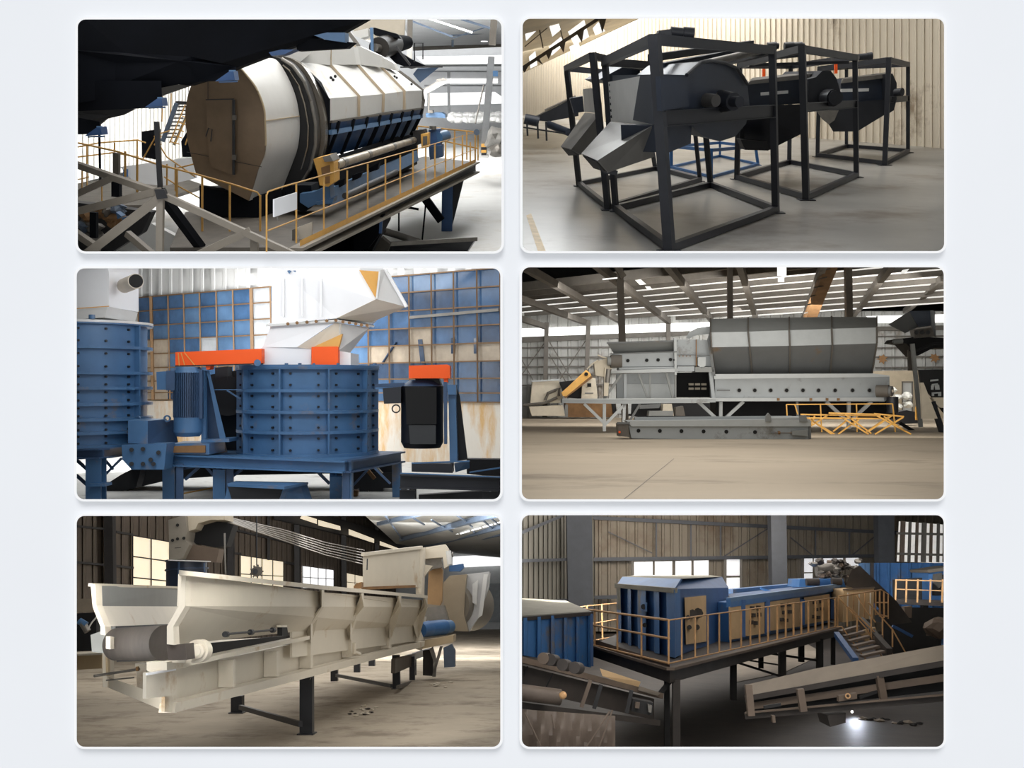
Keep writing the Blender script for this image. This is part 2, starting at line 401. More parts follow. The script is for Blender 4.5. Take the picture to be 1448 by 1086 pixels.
# ---- left separator behind it
tB, BB, TB = cage('drum_separator', 'dark caged drum separator at left with short grey chute, half hidden behind the nearest one', [(860,297),(927,241),(990,257),(819,263)][0:1]+[(990,257),(927,241),(819,263)], [(838,74),(975,108),(905,103),(801,93)], (10,6,6,8))
t = tB
t.part('side_sheet', MB().plate([P(824,126,27), P(845,124,23), P(845,160,23), P(826,158,27)], .06), m_galv)
chute(t, [(827,159,26),(848,161,22.5),(808,211,22),(793,207,24)], [(829,196,26.4),(850,196,22.9),(822,219,22.4),(804,220,24.3)], m_chute)
t.part('casing', MB().pf(24,5, 848,112, 893,88, 905,96, 905,110, 860,118), m_blkn)
t.part('casing_end', MB().pf(23.6,.4, 806,139, 824,136, 826,158, 812,160), m_blkn)
# ---- third (right of the nearest) and fourth, farthest
tC, BC, TC = cage('drum_separator', 'middle dark drum separator right of the nearest, long barrel over square hopper', [(1140,283),(1211,251),(1116,232),(1042,254)], [(1134,64),(1209,77),(1118,90),(1046,88)], (11,8,6,8), mids=((0,152,1,147,11),))
tC.part('cross_member', MB().pb(1096,80,1134,76,27,8), m_blk); tC.part('cross_member', MB().pb(1060,92,1200,88,27,4), m_blk)
t = tC
pC = vplane(BC[0], BC[1]); DC = BC[0].y+2.5
t.part('casing', MB().back(L(DC, 1143,112, 1154,109, 1163,100, 1175,100, 1183,111, 1188,128, 1185,144, 1143,145), 3.5), m_blk)
t.part('barrel', MB().loft(L(DC+.6, 1055,120, 1143,108, 1143,146, 1055,151), L(DC+3, 1057,122, 1143,112, 1143,146, 1055,149)), m_blkn)
t.part('barrel_cover', MB().loft(L(DC+.5, 1055,120, 1062,114, 1148,104, 1143,111), L(DC+2.8, 1055,118, 1064,110, 1150,101, 1150,104)), m_steel)  # pale strip puts the barrel's top highlight into the colour
t.part('sight_bar', MB().pb(1076,133,1114,130,DC+.2,4), m_galv)
t.part('hopper', MB().loft([P(1048,150,DC+.4),P(1142,147,DC+.4),P(1132,190,DC+.9),P(1086,213,DC+1.4),P(1054,211,DC+1.4),P(1047,197,DC+.9)], [P(1052,150,DC+3.5),P(1142,147,DC+3.5),P(1128,188,DC+3),P(1086,207,DC+2),P(1056,207,DC+2),P(1052,195,DC+3)]), m_blk)
t.part('hopper_mouth', MB().pf(DC+.5,.5, 1047,197, 1086,200, 1086,213, 1054,212), m_rubber)
bb = MB(); c0 = P(1168,138,DC-.1); bb.cyl(c0, c0+Vector((.1,-.3,0)), .2); bb.cyl(P(1176,138,DC-.1), P(1182,138,DC-.5), .17); t.part('bearing', bb, m_blk)
for px in (1092,1116,1128): 
    mo = Thing('gear_motor', {1092:'leftmost dark motor on top of middle cage frame',1116:'middle dark motor on top of middle cage frame with pale valve',1128:'rightmost dark motor on top of middle cage frame'}[px], 'motor', 'gear motors on the cage frames')
    bb = MB(); bb.cyl(P(px-7,66,26), P(px+6,65,26), W(5.5,26)); mo.part('motor_body', bb, m_blk)
    mo.part('fan_cover', MB().cyl(P(px+5,65,26), P(px+9,65,26), W(4,26)), m_steel if px == 1116 else m_blk)
tE, BE, TE = cage('drum_separator', 'farthest small dark drum separator at right by the cream wall', [(1251,234),(1284,216),(1197,209),(1156,222)], [(1257,81),(1284,88),(1197,92),(1159,94)], (8,6,5,6), mids=((0,141,1,139,8),))
t = tE
DE = BE[0].y+1.5
t.part('casing', MB().back(L(DE-.5, 1254,105, 1262,104, 1268,117, 1268,140, 1264,156, 1256,161), 1.5), m_steel if 0 else m_blk)
t.part('barrel', MB().back(L(DE, 1189,118, 1252,108, 1256,158, 1189,144), 3.5), m_blkn)
t.part('barrel_cover', MB().loft(L(DE-.1, 1189,118, 1192,112, 1254,104, 1254,110), L(DE+2, 1189,116, 1192,110, 1254,102, 1254,106)), m_steel)  # top highlight of the barrel, put in as a pale strip
t.part('sight_bar', MB().pb(1189,128,1228,127,DE-.3,4), m_galv)
t.part('hopper', MB().loft(L(DE-.2, 1148,150, 1256,140, 1250,163, 1212,186, 1178,186, 1172,176), L(DE+3, 1156,150, 1250,142, 1244,160, 1212,180, 1182,182, 1176,174)), m_blk)
t.part('side_hopper', MB().loft(L(DE-.8, 1154,156, 1186,156, 1180,170, 1172,176, 1162,168), L(DE-.2, 1158,158, 1182,158, 1178,168, 1172,172, 1166,168)), m_steel)
bb = MB(); c0 = P(1266,131,DE-.8); bb.cyl(c0, P(1276,130,DE-1), .12); t.part('bearing', bb, m_blk)
mo = Thing('gear_motor', 'small dark motor jutting out right of the middle frame top', 'motor', 'gear motors on the cage frames')
mo.part('motor_body', MB().cyl(P(1214,81,31), P(1226,80,31), W(4.5,31)), m_blk); mo.part('fan_cover', MB().cyl(P(1226,80,31), P(1233,79,31), W(5,31)), m_blk)
for c, lb in (((1078,80,1083,122),'thin orange post behind middle cage frame, left one'), ((1180,84,1185,104),'thin orange post behind middle cage frame, right one')):
    solo('orange_post', MB().pb(c[0]+2,c[1],c[0]+2,c[3],33,3.5), m_ora, lb, 'post')
tF, _, _ = cage('pipe_stand', 'low blue steel base frame on floor behind the nearest cage', [(949,238),(1006,252),(1072,234),(1018,222)], [(949,205),(1006,210),(1068,205),(1018,200)], (5,4,4,3), mat=m_blue, group='blue base frames')
# ---- conveyor and stands in the far left corner
t = Thing('belt_conveyor', 'small dark inclined conveyor in far left corner by cream wall', 'conveyor')
t.part('conveyor_body', MB().loft(L(40, 757,166, 808,140, 818,148, 818,164, 775,172, 757,170), L(42, 757,164, 808,138, 818,146, 818,162, 775,170, 757,168)), m_blk)
t.part('belt_edge', MB().pt(40,1.2, 770,156, 800,142, 814,136), m_steel)
t.part('drive_pulley', MB().cyl(P(742,168,39), P(762,172,39), W(7,39)), m_blkn)
for x, y in ((746,192),(761,196),(773,199)): t.part('leg', MB().pb(x-1,172,x,y,38,2.5), m_blk)
t.part('belt_roller', MB().cyl(P(776,176,39), P(804,187,38), W(5,39)), m_blkn)
t.part('side_beam', MB().pb(740,180,806,190,38,2), m_blk)
# ================================================================ MIDDLE RIGHT HALL: long grey covered machine seen from the side
R4 = Room(563, 1.56, 3); use(R4)
lid_fill_lamps(728, 1346, YA+1.5, ((15.5,22),(22,32),(32,46)), (1.4,1.9,1.0), (1,.98,.95))
sill_strip(750, 1320, YA+9, 14, .1, .14, (1,.97,.93))
lamp((14,57,6.3), (15,72,0), 24, 4, 2600, (1,.98,.95))
lamp((13,40,1.6), (14,62,9), 18, 3, 450, (1,.96,.9), 'flood_lamp')  # added uplight, unseen from the camera, to brighten roof and machine
lamp((17,74,6.8), (18,86,1), 28, 3, 1200)
m_floor4 = M('dusty_concrete', (176,162,142), rough=.8, var=.08, scale=.35, dirt=(138,126,110), damt=.3, dscale=.22, stretch=(.5,1,1), detail=9)
m_wall4 = M('grey_white_cladding', (172,172,168), rough=.7, var=.1, scale=.4, dirt=(122,112,100), damt=.25, dscale=.25)
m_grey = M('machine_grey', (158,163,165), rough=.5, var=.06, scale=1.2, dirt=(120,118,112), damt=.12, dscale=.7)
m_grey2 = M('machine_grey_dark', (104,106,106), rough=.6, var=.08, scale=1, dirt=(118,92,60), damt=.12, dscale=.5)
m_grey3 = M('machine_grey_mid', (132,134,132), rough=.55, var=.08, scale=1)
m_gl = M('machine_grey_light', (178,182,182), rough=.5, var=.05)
m_col = M('column_grey_brown', (96,91,84), rough=.65, var=.14)
m_colf = M('front_column_taupe', (150,142,132), rough=.65, var=.12)  # lighter copy of the column grey, making up for missing light
m_roof4 = M('roof_sheet_brown', (150,138,122), rough=.8, var=.2, scale=.6)
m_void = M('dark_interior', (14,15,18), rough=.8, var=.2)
m_hole = M('hole_black', (8,8,9), rough=.8, var=.0)
m_rust = M('rusty_brown', (132,98,62), rough=.75, var=.25, scale=1.5)
floor(m_floor4, 720,716.8, 1352,716.8, 1352,590, 720,590)
DB = G(1000,590.5).y
def hrect(d, x0, y0, x1, y1, t=.1): return MB().pf(d, t, x0,y0, x1,y0, x1,y1, x0,y1)
# back wall: ribbed sheets, window band, girder, horizontal rails
bw = vplane(P(740,590,DB), P(1330,590,DB))
struct('wall_back', corr(bw, 722, 1352, const(440), const(591), .8, .12), m_wall4)
struct('window_1', MB().add(LO(bw, .3, 722,465, 1012,455, 1012,467, 722,477), [(0,1,2,3)]), m_day)
struct('window_2', MB().add(LO(bw, .3, 1225,447, 1352,444, 1352,456, 1232,457), [(0,1,2,3)]), m_day)
m_gird = M('crane_girder', (96,92,86), rough=.7, var=.12)
struct('wall_girder', MB().plate(LO(bw, .9, 722,477, 975,468, 975,474, 722,485), .3), m_gird)
struct('wall_girder', MB().plate(LO(bw, .9, 1225,462, 1352,460, 1352,466, 1225,468), .3), m_gird)
for y in (492,506,519,530,545): struct('wall_rail', MB().bar(O(bw,722,y,.4), O(bw,960,y-2,.4), .12), m_gird)
for y in (476,492,505,520): struct('wall_rail', MB().bar(O(bw,1238,y,.4), O(bw,1352,y-1,.4), .12), m_gird)
struct('wall_right', MB().plate(LO(bw, .6, 1230,525, 1352,522, 1352,592, 1230,592), .2), M('beige_plaster', (186,172,148), rough=.8, var=.08))
for x0,y0,x1,y1 in ((773,458,770,540),(832,455,828,530),(945,450,945,482)):
    struct('column', MB().pb(x0,y0-2,x1,y1+50,DB-1.2,6), m_col)
for a in ((735,534,772,482),(732,498,755,540),(776,482,808,536),(792,536,828,482),(776,500,800,540)):
    struct('wall_brace', MB().pb(*a, DB-.9, 1.4), m_col)
def blobs(cx, cy, r, d, seed):
    random.seed(seed); pts = []
    for i in range(14): a = i*2*math.pi/14; q = r*(.55+.5*(i%2)+random.uniform(-.1,.15)); pts += [cx+q*math.cos(a), cy+q*.85*math.sin(a)]
    return MB().pf(d, .05, *pts)
solo('wall_emblem', blobs(1248,508,8,DB-1,3), m_rust, 'ragged brown stain-like emblem on grey wall right of the big cover', 'emblem', 'brown wall emblems')
solo('wall_emblem', blobs(1322,506,7.5,DB-1,5), m_rust, 'ragged brown stain-like emblem on grey wall at the right edge', 'emblem', 'brown wall emblems')
# roof: sheets between purlins, lit skylight strips towards the eave
ze = P(1000,449,DB).z
def zr(d): return ze+(DB-d)*.035
def yrow(d): return 563-(zr(d)-R4.h)*F/d
ds = [DB]
while yrow(ds[-1]*.957) > 366: ds.append(ds[-1]*.957)
m_sky = M('translucent_skylight', (240,240,236), rough=.5, var=.08, scale=.3, emit=.8)
for i in range(len(ds)-1):
    d1, d0 = ds[i], ds[i+1]; xa = .022*(d1)     # slight skew of the bays as in the photo
    def q(x, d, up=0): return Vector(((x-724)/F*d, d+(x-1036)*-.002*d/3, zr(d)+up+(x-1036)*.0002*d/60))
    dm = d0+(d1-d0)*(.72 if i < 3 else .5)
    bright = i < 7
    if bright:
        cut = d1-(d1-d0)*(.34 if i > 4 else .55)
        struct('ceiling', MB().add([q(700,d0), q(1372,d0), q(1372,cut), q(700,cut)], [(0,1,2,3)]), m_roof4)
        struct('window_3', MB().add([q(700,cut), q(1372,cut), q(1372,d1), q(700,d1)], [(0,1,2,3)]), m_sky)
    else:
        struct('ceiling', MB().add([q(700,d0), q(1372,d0), q(1372,d1), q(700,d1)], [(0,1,2,3)]), m_roof4)
    struct('roof_purlin', MB().bar(q(700,d0,-.15), q(1372,d0,-.15), .2, .3 if i < 7 else .55), m_col)
def rafter(x0,y0,x1,y1,w_=9,mat=m_col):
    k = (y0-371)/(y1-y0); x0 -= (x1-x0)*k; y0 = 371
    d0 = (ze-R4.h)*F/(563-y0)*1.0; d0 = min(max(d0*1.04, 36), DB-2)
    struct('roof_beam', MB().bar(P(x0,y0,d0-.6), P(x1,y1,DB-1), W(w_*.8,DB*.8), W(w_,DB*.8)), mat)
for a in ((764,390,877,454),(738,423,828,456),(722,446,772,462),(866,392,946,455),(955,388,1006,452),(1049,384,1070,454),(1162,380,1136,452),(1258,378,1206,446),(1340,388,1280,440)): rafter(*a)
struct('roof_beam', MB().bar(P(1176,371,52), P(1144,452,60), .62, .5), m_rust)
for i in range(6):
    k = i/6; struct('beam_flange', MB().pb(1174-28*k, 380+72*k, 1160-28*k, 383+72*k, 51.7+8*k, 1.6), m_col)
for x0,x1,w_ in ((876,884,9),(1032,1033,7),(1199,1203,9)):
    struct('column', MB().pb(x0,371,x1,600,54.5,w_), m_colf)
struct('column', MB().pb(870,374,882,392,54,8), m_colf)
for c in ((898,396,906,395,914,402,905,403),(912,405,919,405,923,410,916,410),(1099,376,1112,376,1112,390,1099,390),(1100,392,1109,392,1109,399,1100,399),(1276,382,1286,380,1280,386,1272,388),(852,394,873,392,873,394,852,396)):
    struct('window_4', MB().add(L(41, *c), [(0,1,2,3)]), m_sky)

# ---- main machine
DM = 46.0
t = Thing('covered_screen', 'long grey machine with faceted hood, standing lengthwise across the tan floor', 'machine')
xs = [1005,1058,1116,1176,1240]; xm = [1006,1060,1117,1177,1240]; xl = [1012,1064,1117,1174,1233]
yt = [451,450,449,448,448.5]; ym1 = [470,469,467,465,463]; ym2 = [491,490,489,487.5,485.5]; yb = [533,532,531,530,529]
dT, dA, dBm, dC = DM+1.6, DM, DM-.2, DM+1.3
for i in range(4):  # hood shading put into the greys: light band, darker top and skirt
    def quad(ya, yb_, xa, xb, da, db): return [P(xa[i]+.4,ya[i],da),P(xa[i+1]-.4,ya[i+1],da),P(xb[i+1]-.4,yb_[i+1],db),P(xb[i]+.4,yb_[i],db)]
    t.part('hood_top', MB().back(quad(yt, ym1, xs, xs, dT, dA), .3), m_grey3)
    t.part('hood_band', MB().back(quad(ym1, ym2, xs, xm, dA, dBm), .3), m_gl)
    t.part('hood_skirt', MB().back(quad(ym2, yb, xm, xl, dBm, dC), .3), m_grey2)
for i in range(5):
    mb = MB()
    for (a, b, c, d, e, f) in ((xs[i],yt[i],dT,xs[i],ym1[i],dA),(xs[i],ym1[i],dA,xm[i],ym2[i],dBm),(xm[i],ym2[i],dBm,xl[i],yb[i],dC)):
        mb.bar(P(a,b,c-.05), P(d,e,f-.05), .06, .1)
    t.part('hood_rib', mb, m_col)
t.part('hood_end', MB().loft(L(DM, 1003,470, 1006,491, 1012,532, 1008,532, 1000,480), L(DM+3, 1003,470, 1006,491, 1012,532, 1008,532, 1000,480)), m_grey2)
t.part('hood_end', MB().loft([P(1240,449,dT),P(1240.5,463,dA),P(1240.5,485.5,dBm),P(1233,529,dC)], [P(1236,449,dT+3),P(1237,463,dA+4),P(1237,485.5,dBm+4),P(1230,529,dC+3)]), m_grey3)
t.part('drum_cap', MB().loft(L(DM+1, 970,478, 974,470, 985,464, 1006,461, 1006,472, 985,474, 974,479), L(DM+2.4, 970,478, 974,470, 985,464, 1006,461, 1006,472, 985,474, 974,479)), m_gl)
b_ = t.part('side_beam', MB().pf(DM+.3,1.2, 1011,533, 1258,531, 1258,564, 1250,568, 1011,567), m_grey)
t.part('beam_flange', MB().pf(DM,.3, 1009,529, 1234,528, 1258,531, 1258,533, 1010,536), m_gl, sub=b_)
t.part('beam_flange', MB().pf(DM,.5, 1011,563, 1250,562, 1250,567, 1011,567.5), m_gl, sub=b_)
for x in (1045,1067,1089.5,1112,1135,1157,1180.5,1205,1229):
    c = P(x,552,DM+.3); t.part('porthole', MB().cyl(c+Vector((0,.02,0)), c+Vector((0,-.04,0)), W(2.7,DM), n=14), m_hole, sub=b_)
    t.part('hole_rim', MB().ring(c+Vector((0,.02,0)), c+Vector((0,-.06,0)), W(3.2,DM), W(2.6,DM), 14), m_grey3, sub=b_)
t.part('slot_bracket', MB().pb(1014,552,1032,552,DM,2), m_grey2, sub=b_)
for x in (1101,1147,1170,1186): t.part('bracket', MB().pf(DM-.1,.1, x-1.5,563, x+1.5,563, x+1.5,566.5, x-1.5,566.5), m_rust, sub=b_)
# feeder on the left
f_ = t.part('feeder_trough', MB().loft([P(858,484,DM+.2),P(957,482,DM+.2),P(957,497,DM+.7),P(868,500,DM+.7)], [P(862,484,DM+3),P(957,482,DM+3),P(957,497,DM+2),P(870,500,DM+2)]), m_grey3)
t.part('trough_lip', MB().pb(858,485,958,482,DM+.1,2.4), m_grey2, sub=f_)
t.part('trough_end_plate', MB().pf(DM,.2, 953,478, 957,478, 957,530, 954,530), m_gl, sub=f_)
g_ = t.part('feeder_side', MB().pf(DM+.2,1.2, 866,501, 957,498, 957,518, 876,519, 868,512), m_grey)
t.part('side_flange', MB().pb(862,500.5,957,497.5,DM,1.6), m_grey2, sub=g_)
for x, y in ((887.8,510),(914.5,509.5),(930.5,509),(948,508.5)):
    c = P(x,y,DM+.2); t.part('porthole', MB().cyl(c+Vector((0,.02,0)), c+Vector((0,-.05,0)), W(2.4,DM), n=14), m_hole, sub=g_)
for x in (953,): t.part('bolt', MB().cyl(P(x,509,DM+.2), P(x,509,DM), W(1.2,DM)), m_hole, sub=g_)
t.part('feeder_sill', MB().pf(DM,.8, 858,524, 958,521, 958,526, 858,528), m_gl)
t.part('feeder_sill', MB().pf(DM+.1,.8, 875,519.5, 958,518.5, 958,521, 875,523), m_grey)
c = P(868,511,DM-.3); k = t.part('head_pulley', MB().cyl(c+Vector((-.15,0,0)), c+Vector((.35,0,0)), W(9,DM)), m_col)
t.part('pulley_cap', MB().cyl(c+Vector((-.3,-.1,0)), c+Vector((-.15,-.1,0)), W(6,DM)), m_grey3, sub=k)
m_cream4 = M('cream_guard', (206,196,176), rough=.6, var=.08)
t.part('drive_guard', MB().pf(DM-.2,.6, 840,512, 860,506, 866,520, 856,533, 842,531), m_cream4)
t.part('drive_guard', MB().pf(DM-.3,.4, 855,520, 862,522, 860,560, 854,560), m_cream4)
t.part('guard_arm', MB().pt(DM-.3,.9, 845,502, 852,505, 862,507), m_cream4); t.part('guard_arm', MB().pt(DM-.3,.9, 830,522, 838,514, 846,509), m_cream4)
t.part('motor', MB().cyl(P(858,541,DM-.2), P(860,522,DM-.2), W(4.5,DM)), m_steel)
# housing
h_ = t.part('housing', MB().pf(DM+.2,2, 957,480, 984,480, 985,517, 957,517), m_grey)
t.part('housing', MB().pf(DM+.3,2, 985,480, 1005,481, 1009,519, 985,517), m_grey)
t.part('panel_seam', MB().pb(984.5,480,984.5,518,DM+.1,1.2), m_rust, sub=h_); t.part('panel_seam', MB().pb(958,502,1006,502.5,DM+.1,.9), m_grey2, sub=h_)
for x in (961,966,971,976): t.part('bolt', MB().cyl(P(x,503.5,DM+.2), P(x,503.5,DM+.1), W(.9,DM), n=6), m_rust, sub=h_)
t.part('bearing_plate', MB().pf(DM,.3, 987,505, 998,505, 998,517, 993,521, 987,517), m_gl, sub=h_)
t.part('base_block', MB().pf(DM,.8, 958,518, 982,518, 982,525, 958,525), m_grey); t.part('base_block', MB().pf(DM,.8, 983,519, 1010,519, 1010,526, 983,526), m_grey3)
# substructure left
s_ = t.part('side_panel', MB().pf(DM+1,.3, 872,529, 955,527, 955,566, 872,566), m_grey)
t.part('side_panel', MB().pf(DM+.9,.2, 884,543, 955,543, 955,565, 884,565), m_gl, sub=s_)
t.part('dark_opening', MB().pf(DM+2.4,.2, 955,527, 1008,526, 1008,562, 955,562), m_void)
for i in range(3):
    for j in range(2): t.part('roller_end', MB().pf(DM+2.2,.1, 974+i*9,542+j*6, 981+i*9,542+j*6, 981+i*9,545+j*6, 974+i*9,545+j*6), m_cream4)
for a in ((884,529,884,566,4),(903,529,917,566,2.5),(919,529,919,566,2),(942,527,953,568,3.2),(955,527,955,566,2.5),(1004,520,1009,568,5),(853,566,879,529,3.5),(855,532,855,566,3)):
    t.part('upright', MB().pb(a[0],a[1],a[2],a[3],DM+.2,a[4]), m_grey3 if a[4] < 4 else m_grey)
deck = t.part('deck_beam', MB().pf(DM-.4,1.5, 795,564, 885,565, 1012,563, 1012,569, 885,571, 795,570), m_grey)
t.part('beam_lip', MB().pb(795,564.5,1012,563.5,DM-.5,1.4), m_gl, sub=deck)
t.part('long_beam', MB().pf(DM,1, 903,591, 1145,589, 1145,594, 903,595), m_grey)
t.part('skid', MB().pb(890,596,1145,593,DM-.2,2.5), m_grey3)
FD = G(855,610).y-.5
for a in ((826,571,854,598,4),(884,571,856,600,4),(854.5,571,854.5,610,4.5),(883,571,882,597,4),(905,571,890,596,3)):
    t.part('leg', MB().pb(a[0],a[1],a[2],a[3],DM-.2,a[4]), m_gl if a[4] > 3.5 else m_grey2)
for x in (1019,1200):
    t.part('leg', MB().pb(x,568,x,592 if x < 1100 else 606,DM+.6,4.5), m_gl)
    t.part('leg_brace', MB().pb(x-32,568,x-6,592,DM+.6,4.5), m_gl); t.part('leg_brace', MB().pb(x+32,568,x+6,592,DM+.6,4.5), m_gl)
t.part('leg_brace', MB().pb(1127,568,1128,588,DM+.8,3), m_grey3)
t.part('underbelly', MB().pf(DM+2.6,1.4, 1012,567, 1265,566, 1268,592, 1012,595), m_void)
c = P(1253,553,DM-.5); k = t.part('end_pulley', MB().cyl(c+Vector((-.35,.2,0)), c+Vector((.1,-.1,0)), W(8.5,DM)), m_col)
t.part('pulley_cap', MB().cyl(c+Vector((.08,-.1,0)), c+Vector((.2,-.2,0)), W(7,DM)), m_grey2, sub=k)
t.part('pulley_cap', MB().cyl(c+Vector((.2,-.2,0)), c+Vector((.24,-.24,0)), W(2,DM)), m_cream4, sub=k)
t.part('motor', MB().cyl(P(1262,561,DM), P(1262,584,DM), W(8,DM)), m_blk)
# ---- beam on the floor in front
t = Thing('conveyor_frame', 'long grey beam with round portholes lying on the floor before the machine', 'beam')
DF = G(1000,621).y
b_ = t.part('web', MB().pf(DF,.9, 888,597, 1147,597, 1147,624, 1146,623.5, 893,620), m_grey)
t.part('top_flange', MB().pf(DF-.1,1.1, 886,595, 1146,593, 1147,598, 1147,603, 893,603), m_gl)
t.part('rear_flange', MB().pf(DF+.9,.4, 898,590, 1120,588, 1120,594, 898,596), m_grey)
for x, y in ((902.8,609),(933,609.3),(963.5,609.6),(994.8,610),(1027,610.4),(1067.5,611)):
    c = P(x,y,DF); t.part('porthole', MB().cyl(c+Vector((0,.03,0)), c+Vector((0,-.03,0)), W(2.7,DF), n=16), m_hole, sub=b_)
k = t.part('end_bracket', MB().pf(DF-.2,.8, 874,599, 889,598, 889,618, 875,617), m_col)
t.part('end_cap', MB().pf(DF-.25,.2, 873,597, 891,597, 890,600, 873,600), m_grey2, sub=k); t.part('marker', MB().cyl(P(876,611,DF-.2), P(876,611,DF-.4), W(1.6,DF)), m_ora, sub=k)
k = t.part('tension_screw', MB().cyl(P(1090,612,DF-.15), P(1140,612.5,DF-.15), W(1,DF)), m_grey2)
t.part('screw_nut', MB().cyl(P(1100,612,DF-.15), P(1103,612,DF-.15), W(2.4,DF)), m_rust, sub=k); t.part('screw_housing', MB().pf(DF-.2,.2, 1120,609, 1142,608, 1142,617, 1120,615), m_grey3, sub=k)
k = t.part('idler_roller', MB().cyl(P(1088,592,DF), P(1140,591,DF), W(3,DF)), m_gl)
t.part('roller_bracket', MB().pf(DF-.2,.2, 1084,588, 1087,584, 1090,588, 1091,596, 1083,596), m_grey3, sub=k); t.part('roller_bracket', MB().pf(DF-.2,.2, 1131,588, 1140,587, 1142,596, 1131,596), m_grey3, sub=k)
t.part('end_plate', MB().pf(DF-.05,.1, 1144,602, 1147,602, 1147,623, 1144,622), m_grey2)
# ---- yellow folded railings
YM = M('bright_yellow_paint', (226,172,84), rough=.5, var=.1)
def rail_set(lb, c, d, w_=2.0, g='yellow stair and rail frames'):
    t = Thing('yellow_railing', lb, 'railing', g)
    for a in c: t.part('rail_bar', MB().pb(*a, d, w_), YM)
DY = G(1200,614).y
rail_set('tall yellow guard rail with rounded corner standing behind the folded frames', [(1112,572,1262,571),(1112,572,1113,588),(1160,572,1162,611),(1211,572,1212,611),(1262,571,1264,588),(1264,588,1266,611),(1124,572,1128,586)], DY+.8, 1.5)
rail_set('yellow lattice stair frame leaning in front of black machine, left one', [(1132,586,1245,588),(1140,590,1180,614),(1147,594,1176,614),(1147,602,1172,586),(1146,603,1152,588),(1178,610,1198,594),(1185,614,1215,592)], DY)
rail_set('yellow lattice stair frame leaning in front of black machine, middle one', [(1172,584,1240,586),(1190,590,1228,614),(1195,586,1232,613),(1225,611,1258,588),(1205,601,1214,594),(1143,591,1250,592)], DY-.3)
rail_set('yellow lattice stair frame leaning in front of black machine, right one', [(1236,585,1278,589),(1240,588,1288,614),(1250,589,1280,610),(1237,614,1277,590),(1228,610,1262,587)], DY-.6)
# ---- things at the left back
DL = DB-5
t = Thing('excavator', 'yellow boom and cream body of small digger parked by the back wall', 'excavator')
t.part('boom', MB().pf(DL-1,.6, 794,555, 800,550, 829,523, 835,528, 836,531, 801,560, 796,560), YM)
t.part('boom_underside', MB().pf(DL-.9,.5, 797,561, 836,531, 838,534, 800,563), m_rust)
t.part('boom_pin', MB().cyl(P(829,529,DL-1), P(829,529,DL-1.2), .14), m_hole)
k = t.part('body', MB().pf(DL-.5,2, 824,537, 833,533, 842,535, 845,560, 844,565, 822,565), m_cream4)
t.part('body_hatch', MB().pf(DL-.7,.1, 830.5,542, 836,542, 836,547, 830.5,547), m_hole, sub=k); t.part('body_slot', MB().pb(827,556,839,556,DL-.7,1.5), m_grey2, sub=k)
t.part('cab', MB().pf(DL,1.5, 792,540, 824,536, 832,565, 800,562), m_void)
t.part('exhaust_pipe', MB().pt(DL,1.5, 861,520, 858,545, 856,555), m_cream4)
t = Thing('white_cabin', 'cream white machine body with curved grey arm, leftmost at back wall', 'machine')
t.part('shell', MB().pf(DL+1,3, 753,539, 790,537, 796,565, 793,570, 750,570), m_cream4)
t.part('roof_edge', MB().pb(752,539,791,537,DL+.8,2.2), m_gl)
t.part('arm', MB().pt(DL+.5,2.2, 771,566, 775,556, 785,552, 791,549, 790,560), m_col); t.part('arm', MB().pt(DL+.5,2, 740,573, 770,570, 788,562), m_col)
t.part('skirt', MB().pf(DL,2.5, 748,575, 796,573, 799,588, 752,588), m_cream4)
t = Thing('rust_container', 'low brown rusty container standing on floor behind the machine legs', 'container')
t.part('box', MB().pf(DL+.5,3, 800,570, 870,568, 870,590, 803,590), m_rust); t.part('corner_post', MB().pb(801,572,801,590,DL+.3,4), m_grey3)
t = Thing('stored_sheets', 'white upright panels leaning under the left end of the machine', 'panel')
for i in range(2): t.part('panel', MB().pf(DL-3,.3, 871+15*i,570, 880+13*i,570, 880+12*i,585, 873+14*i,585), m_gl)
t = Thing('stored_blocks', 'tan blocks and grey drum lying under the middle of the machine', 'blocks')
t.part('block', MB().pf(DL-3,1, 938,571, 950,571, 953,588, 936,588), m_cream4); t.part('block', MB().pf(DL-3.4,1, 918,581, 952,581, 952,588, 917,588), m_grey3)
t.part('drum', MB().pf(DL-3,1, 956,576, 966,574, 969,588, 955,588), m_col); t.part('rag', MB().pf(DL-3,1, 905,573, 935,571, 932,577, 905,578), m_grey2)
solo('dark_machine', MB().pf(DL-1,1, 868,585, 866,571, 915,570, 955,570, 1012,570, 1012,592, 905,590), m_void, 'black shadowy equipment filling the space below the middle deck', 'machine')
# ---- right side machine
t = Thing('hopper_conveyor', 'dark elevated chute and conveyor on a thin column at right end of the hall', 'conveyor')
t.part('hopper', MB().loft(L(50, 1256,459, 1286,440, 1298,463, 1280,471), L(53, 1262,457, 1290,440, 1300,460, 1285,468)), m_grey2)
t.part('hopper', MB().loft(L(50, 1286,440, 1320,439, 1320,460, 1299,463), L(53, 1290,440, 1322,439, 1322,460, 1301,461)), M('hopper_slate', (84,92,104), rough=.6, var=.1))
t.part('hopper_post', MB().pb(1318,439,1321,476,49.8,4), m_grey)
t.part('conveyor_body', MB().pf(49,1.5, 1270,479, 1300,476, 1336,478, 1348,482, 1348,492, 1320,492, 1298,503, 1282,486, 1266,484), m_void)
t.part('guard', MB().pf(48.8,.5, 1292,466, 1318,463, 1322,476, 1294,478), m_steel)
for x in (1296,1304,1312): t.part('guard_ring', MB().cyl(P(x,470,48.8), P(x,470,48.5), W(3,49)), m_rubber)
t.part('pipe_end', MB().cyl(P(1276,482,49), P(1263,483,49), W(3.6,49)), m_grey3)
t.part('column', MB().pb(1286,485,1287,524,49.5,5), m_col); t.part('support_pole', MB().pb(1290,486,1302,604,48,5), m_grey3)
t.part('brace', MB().pt(48,2, 1296,496, 1320,486, 1345,486), m_void)
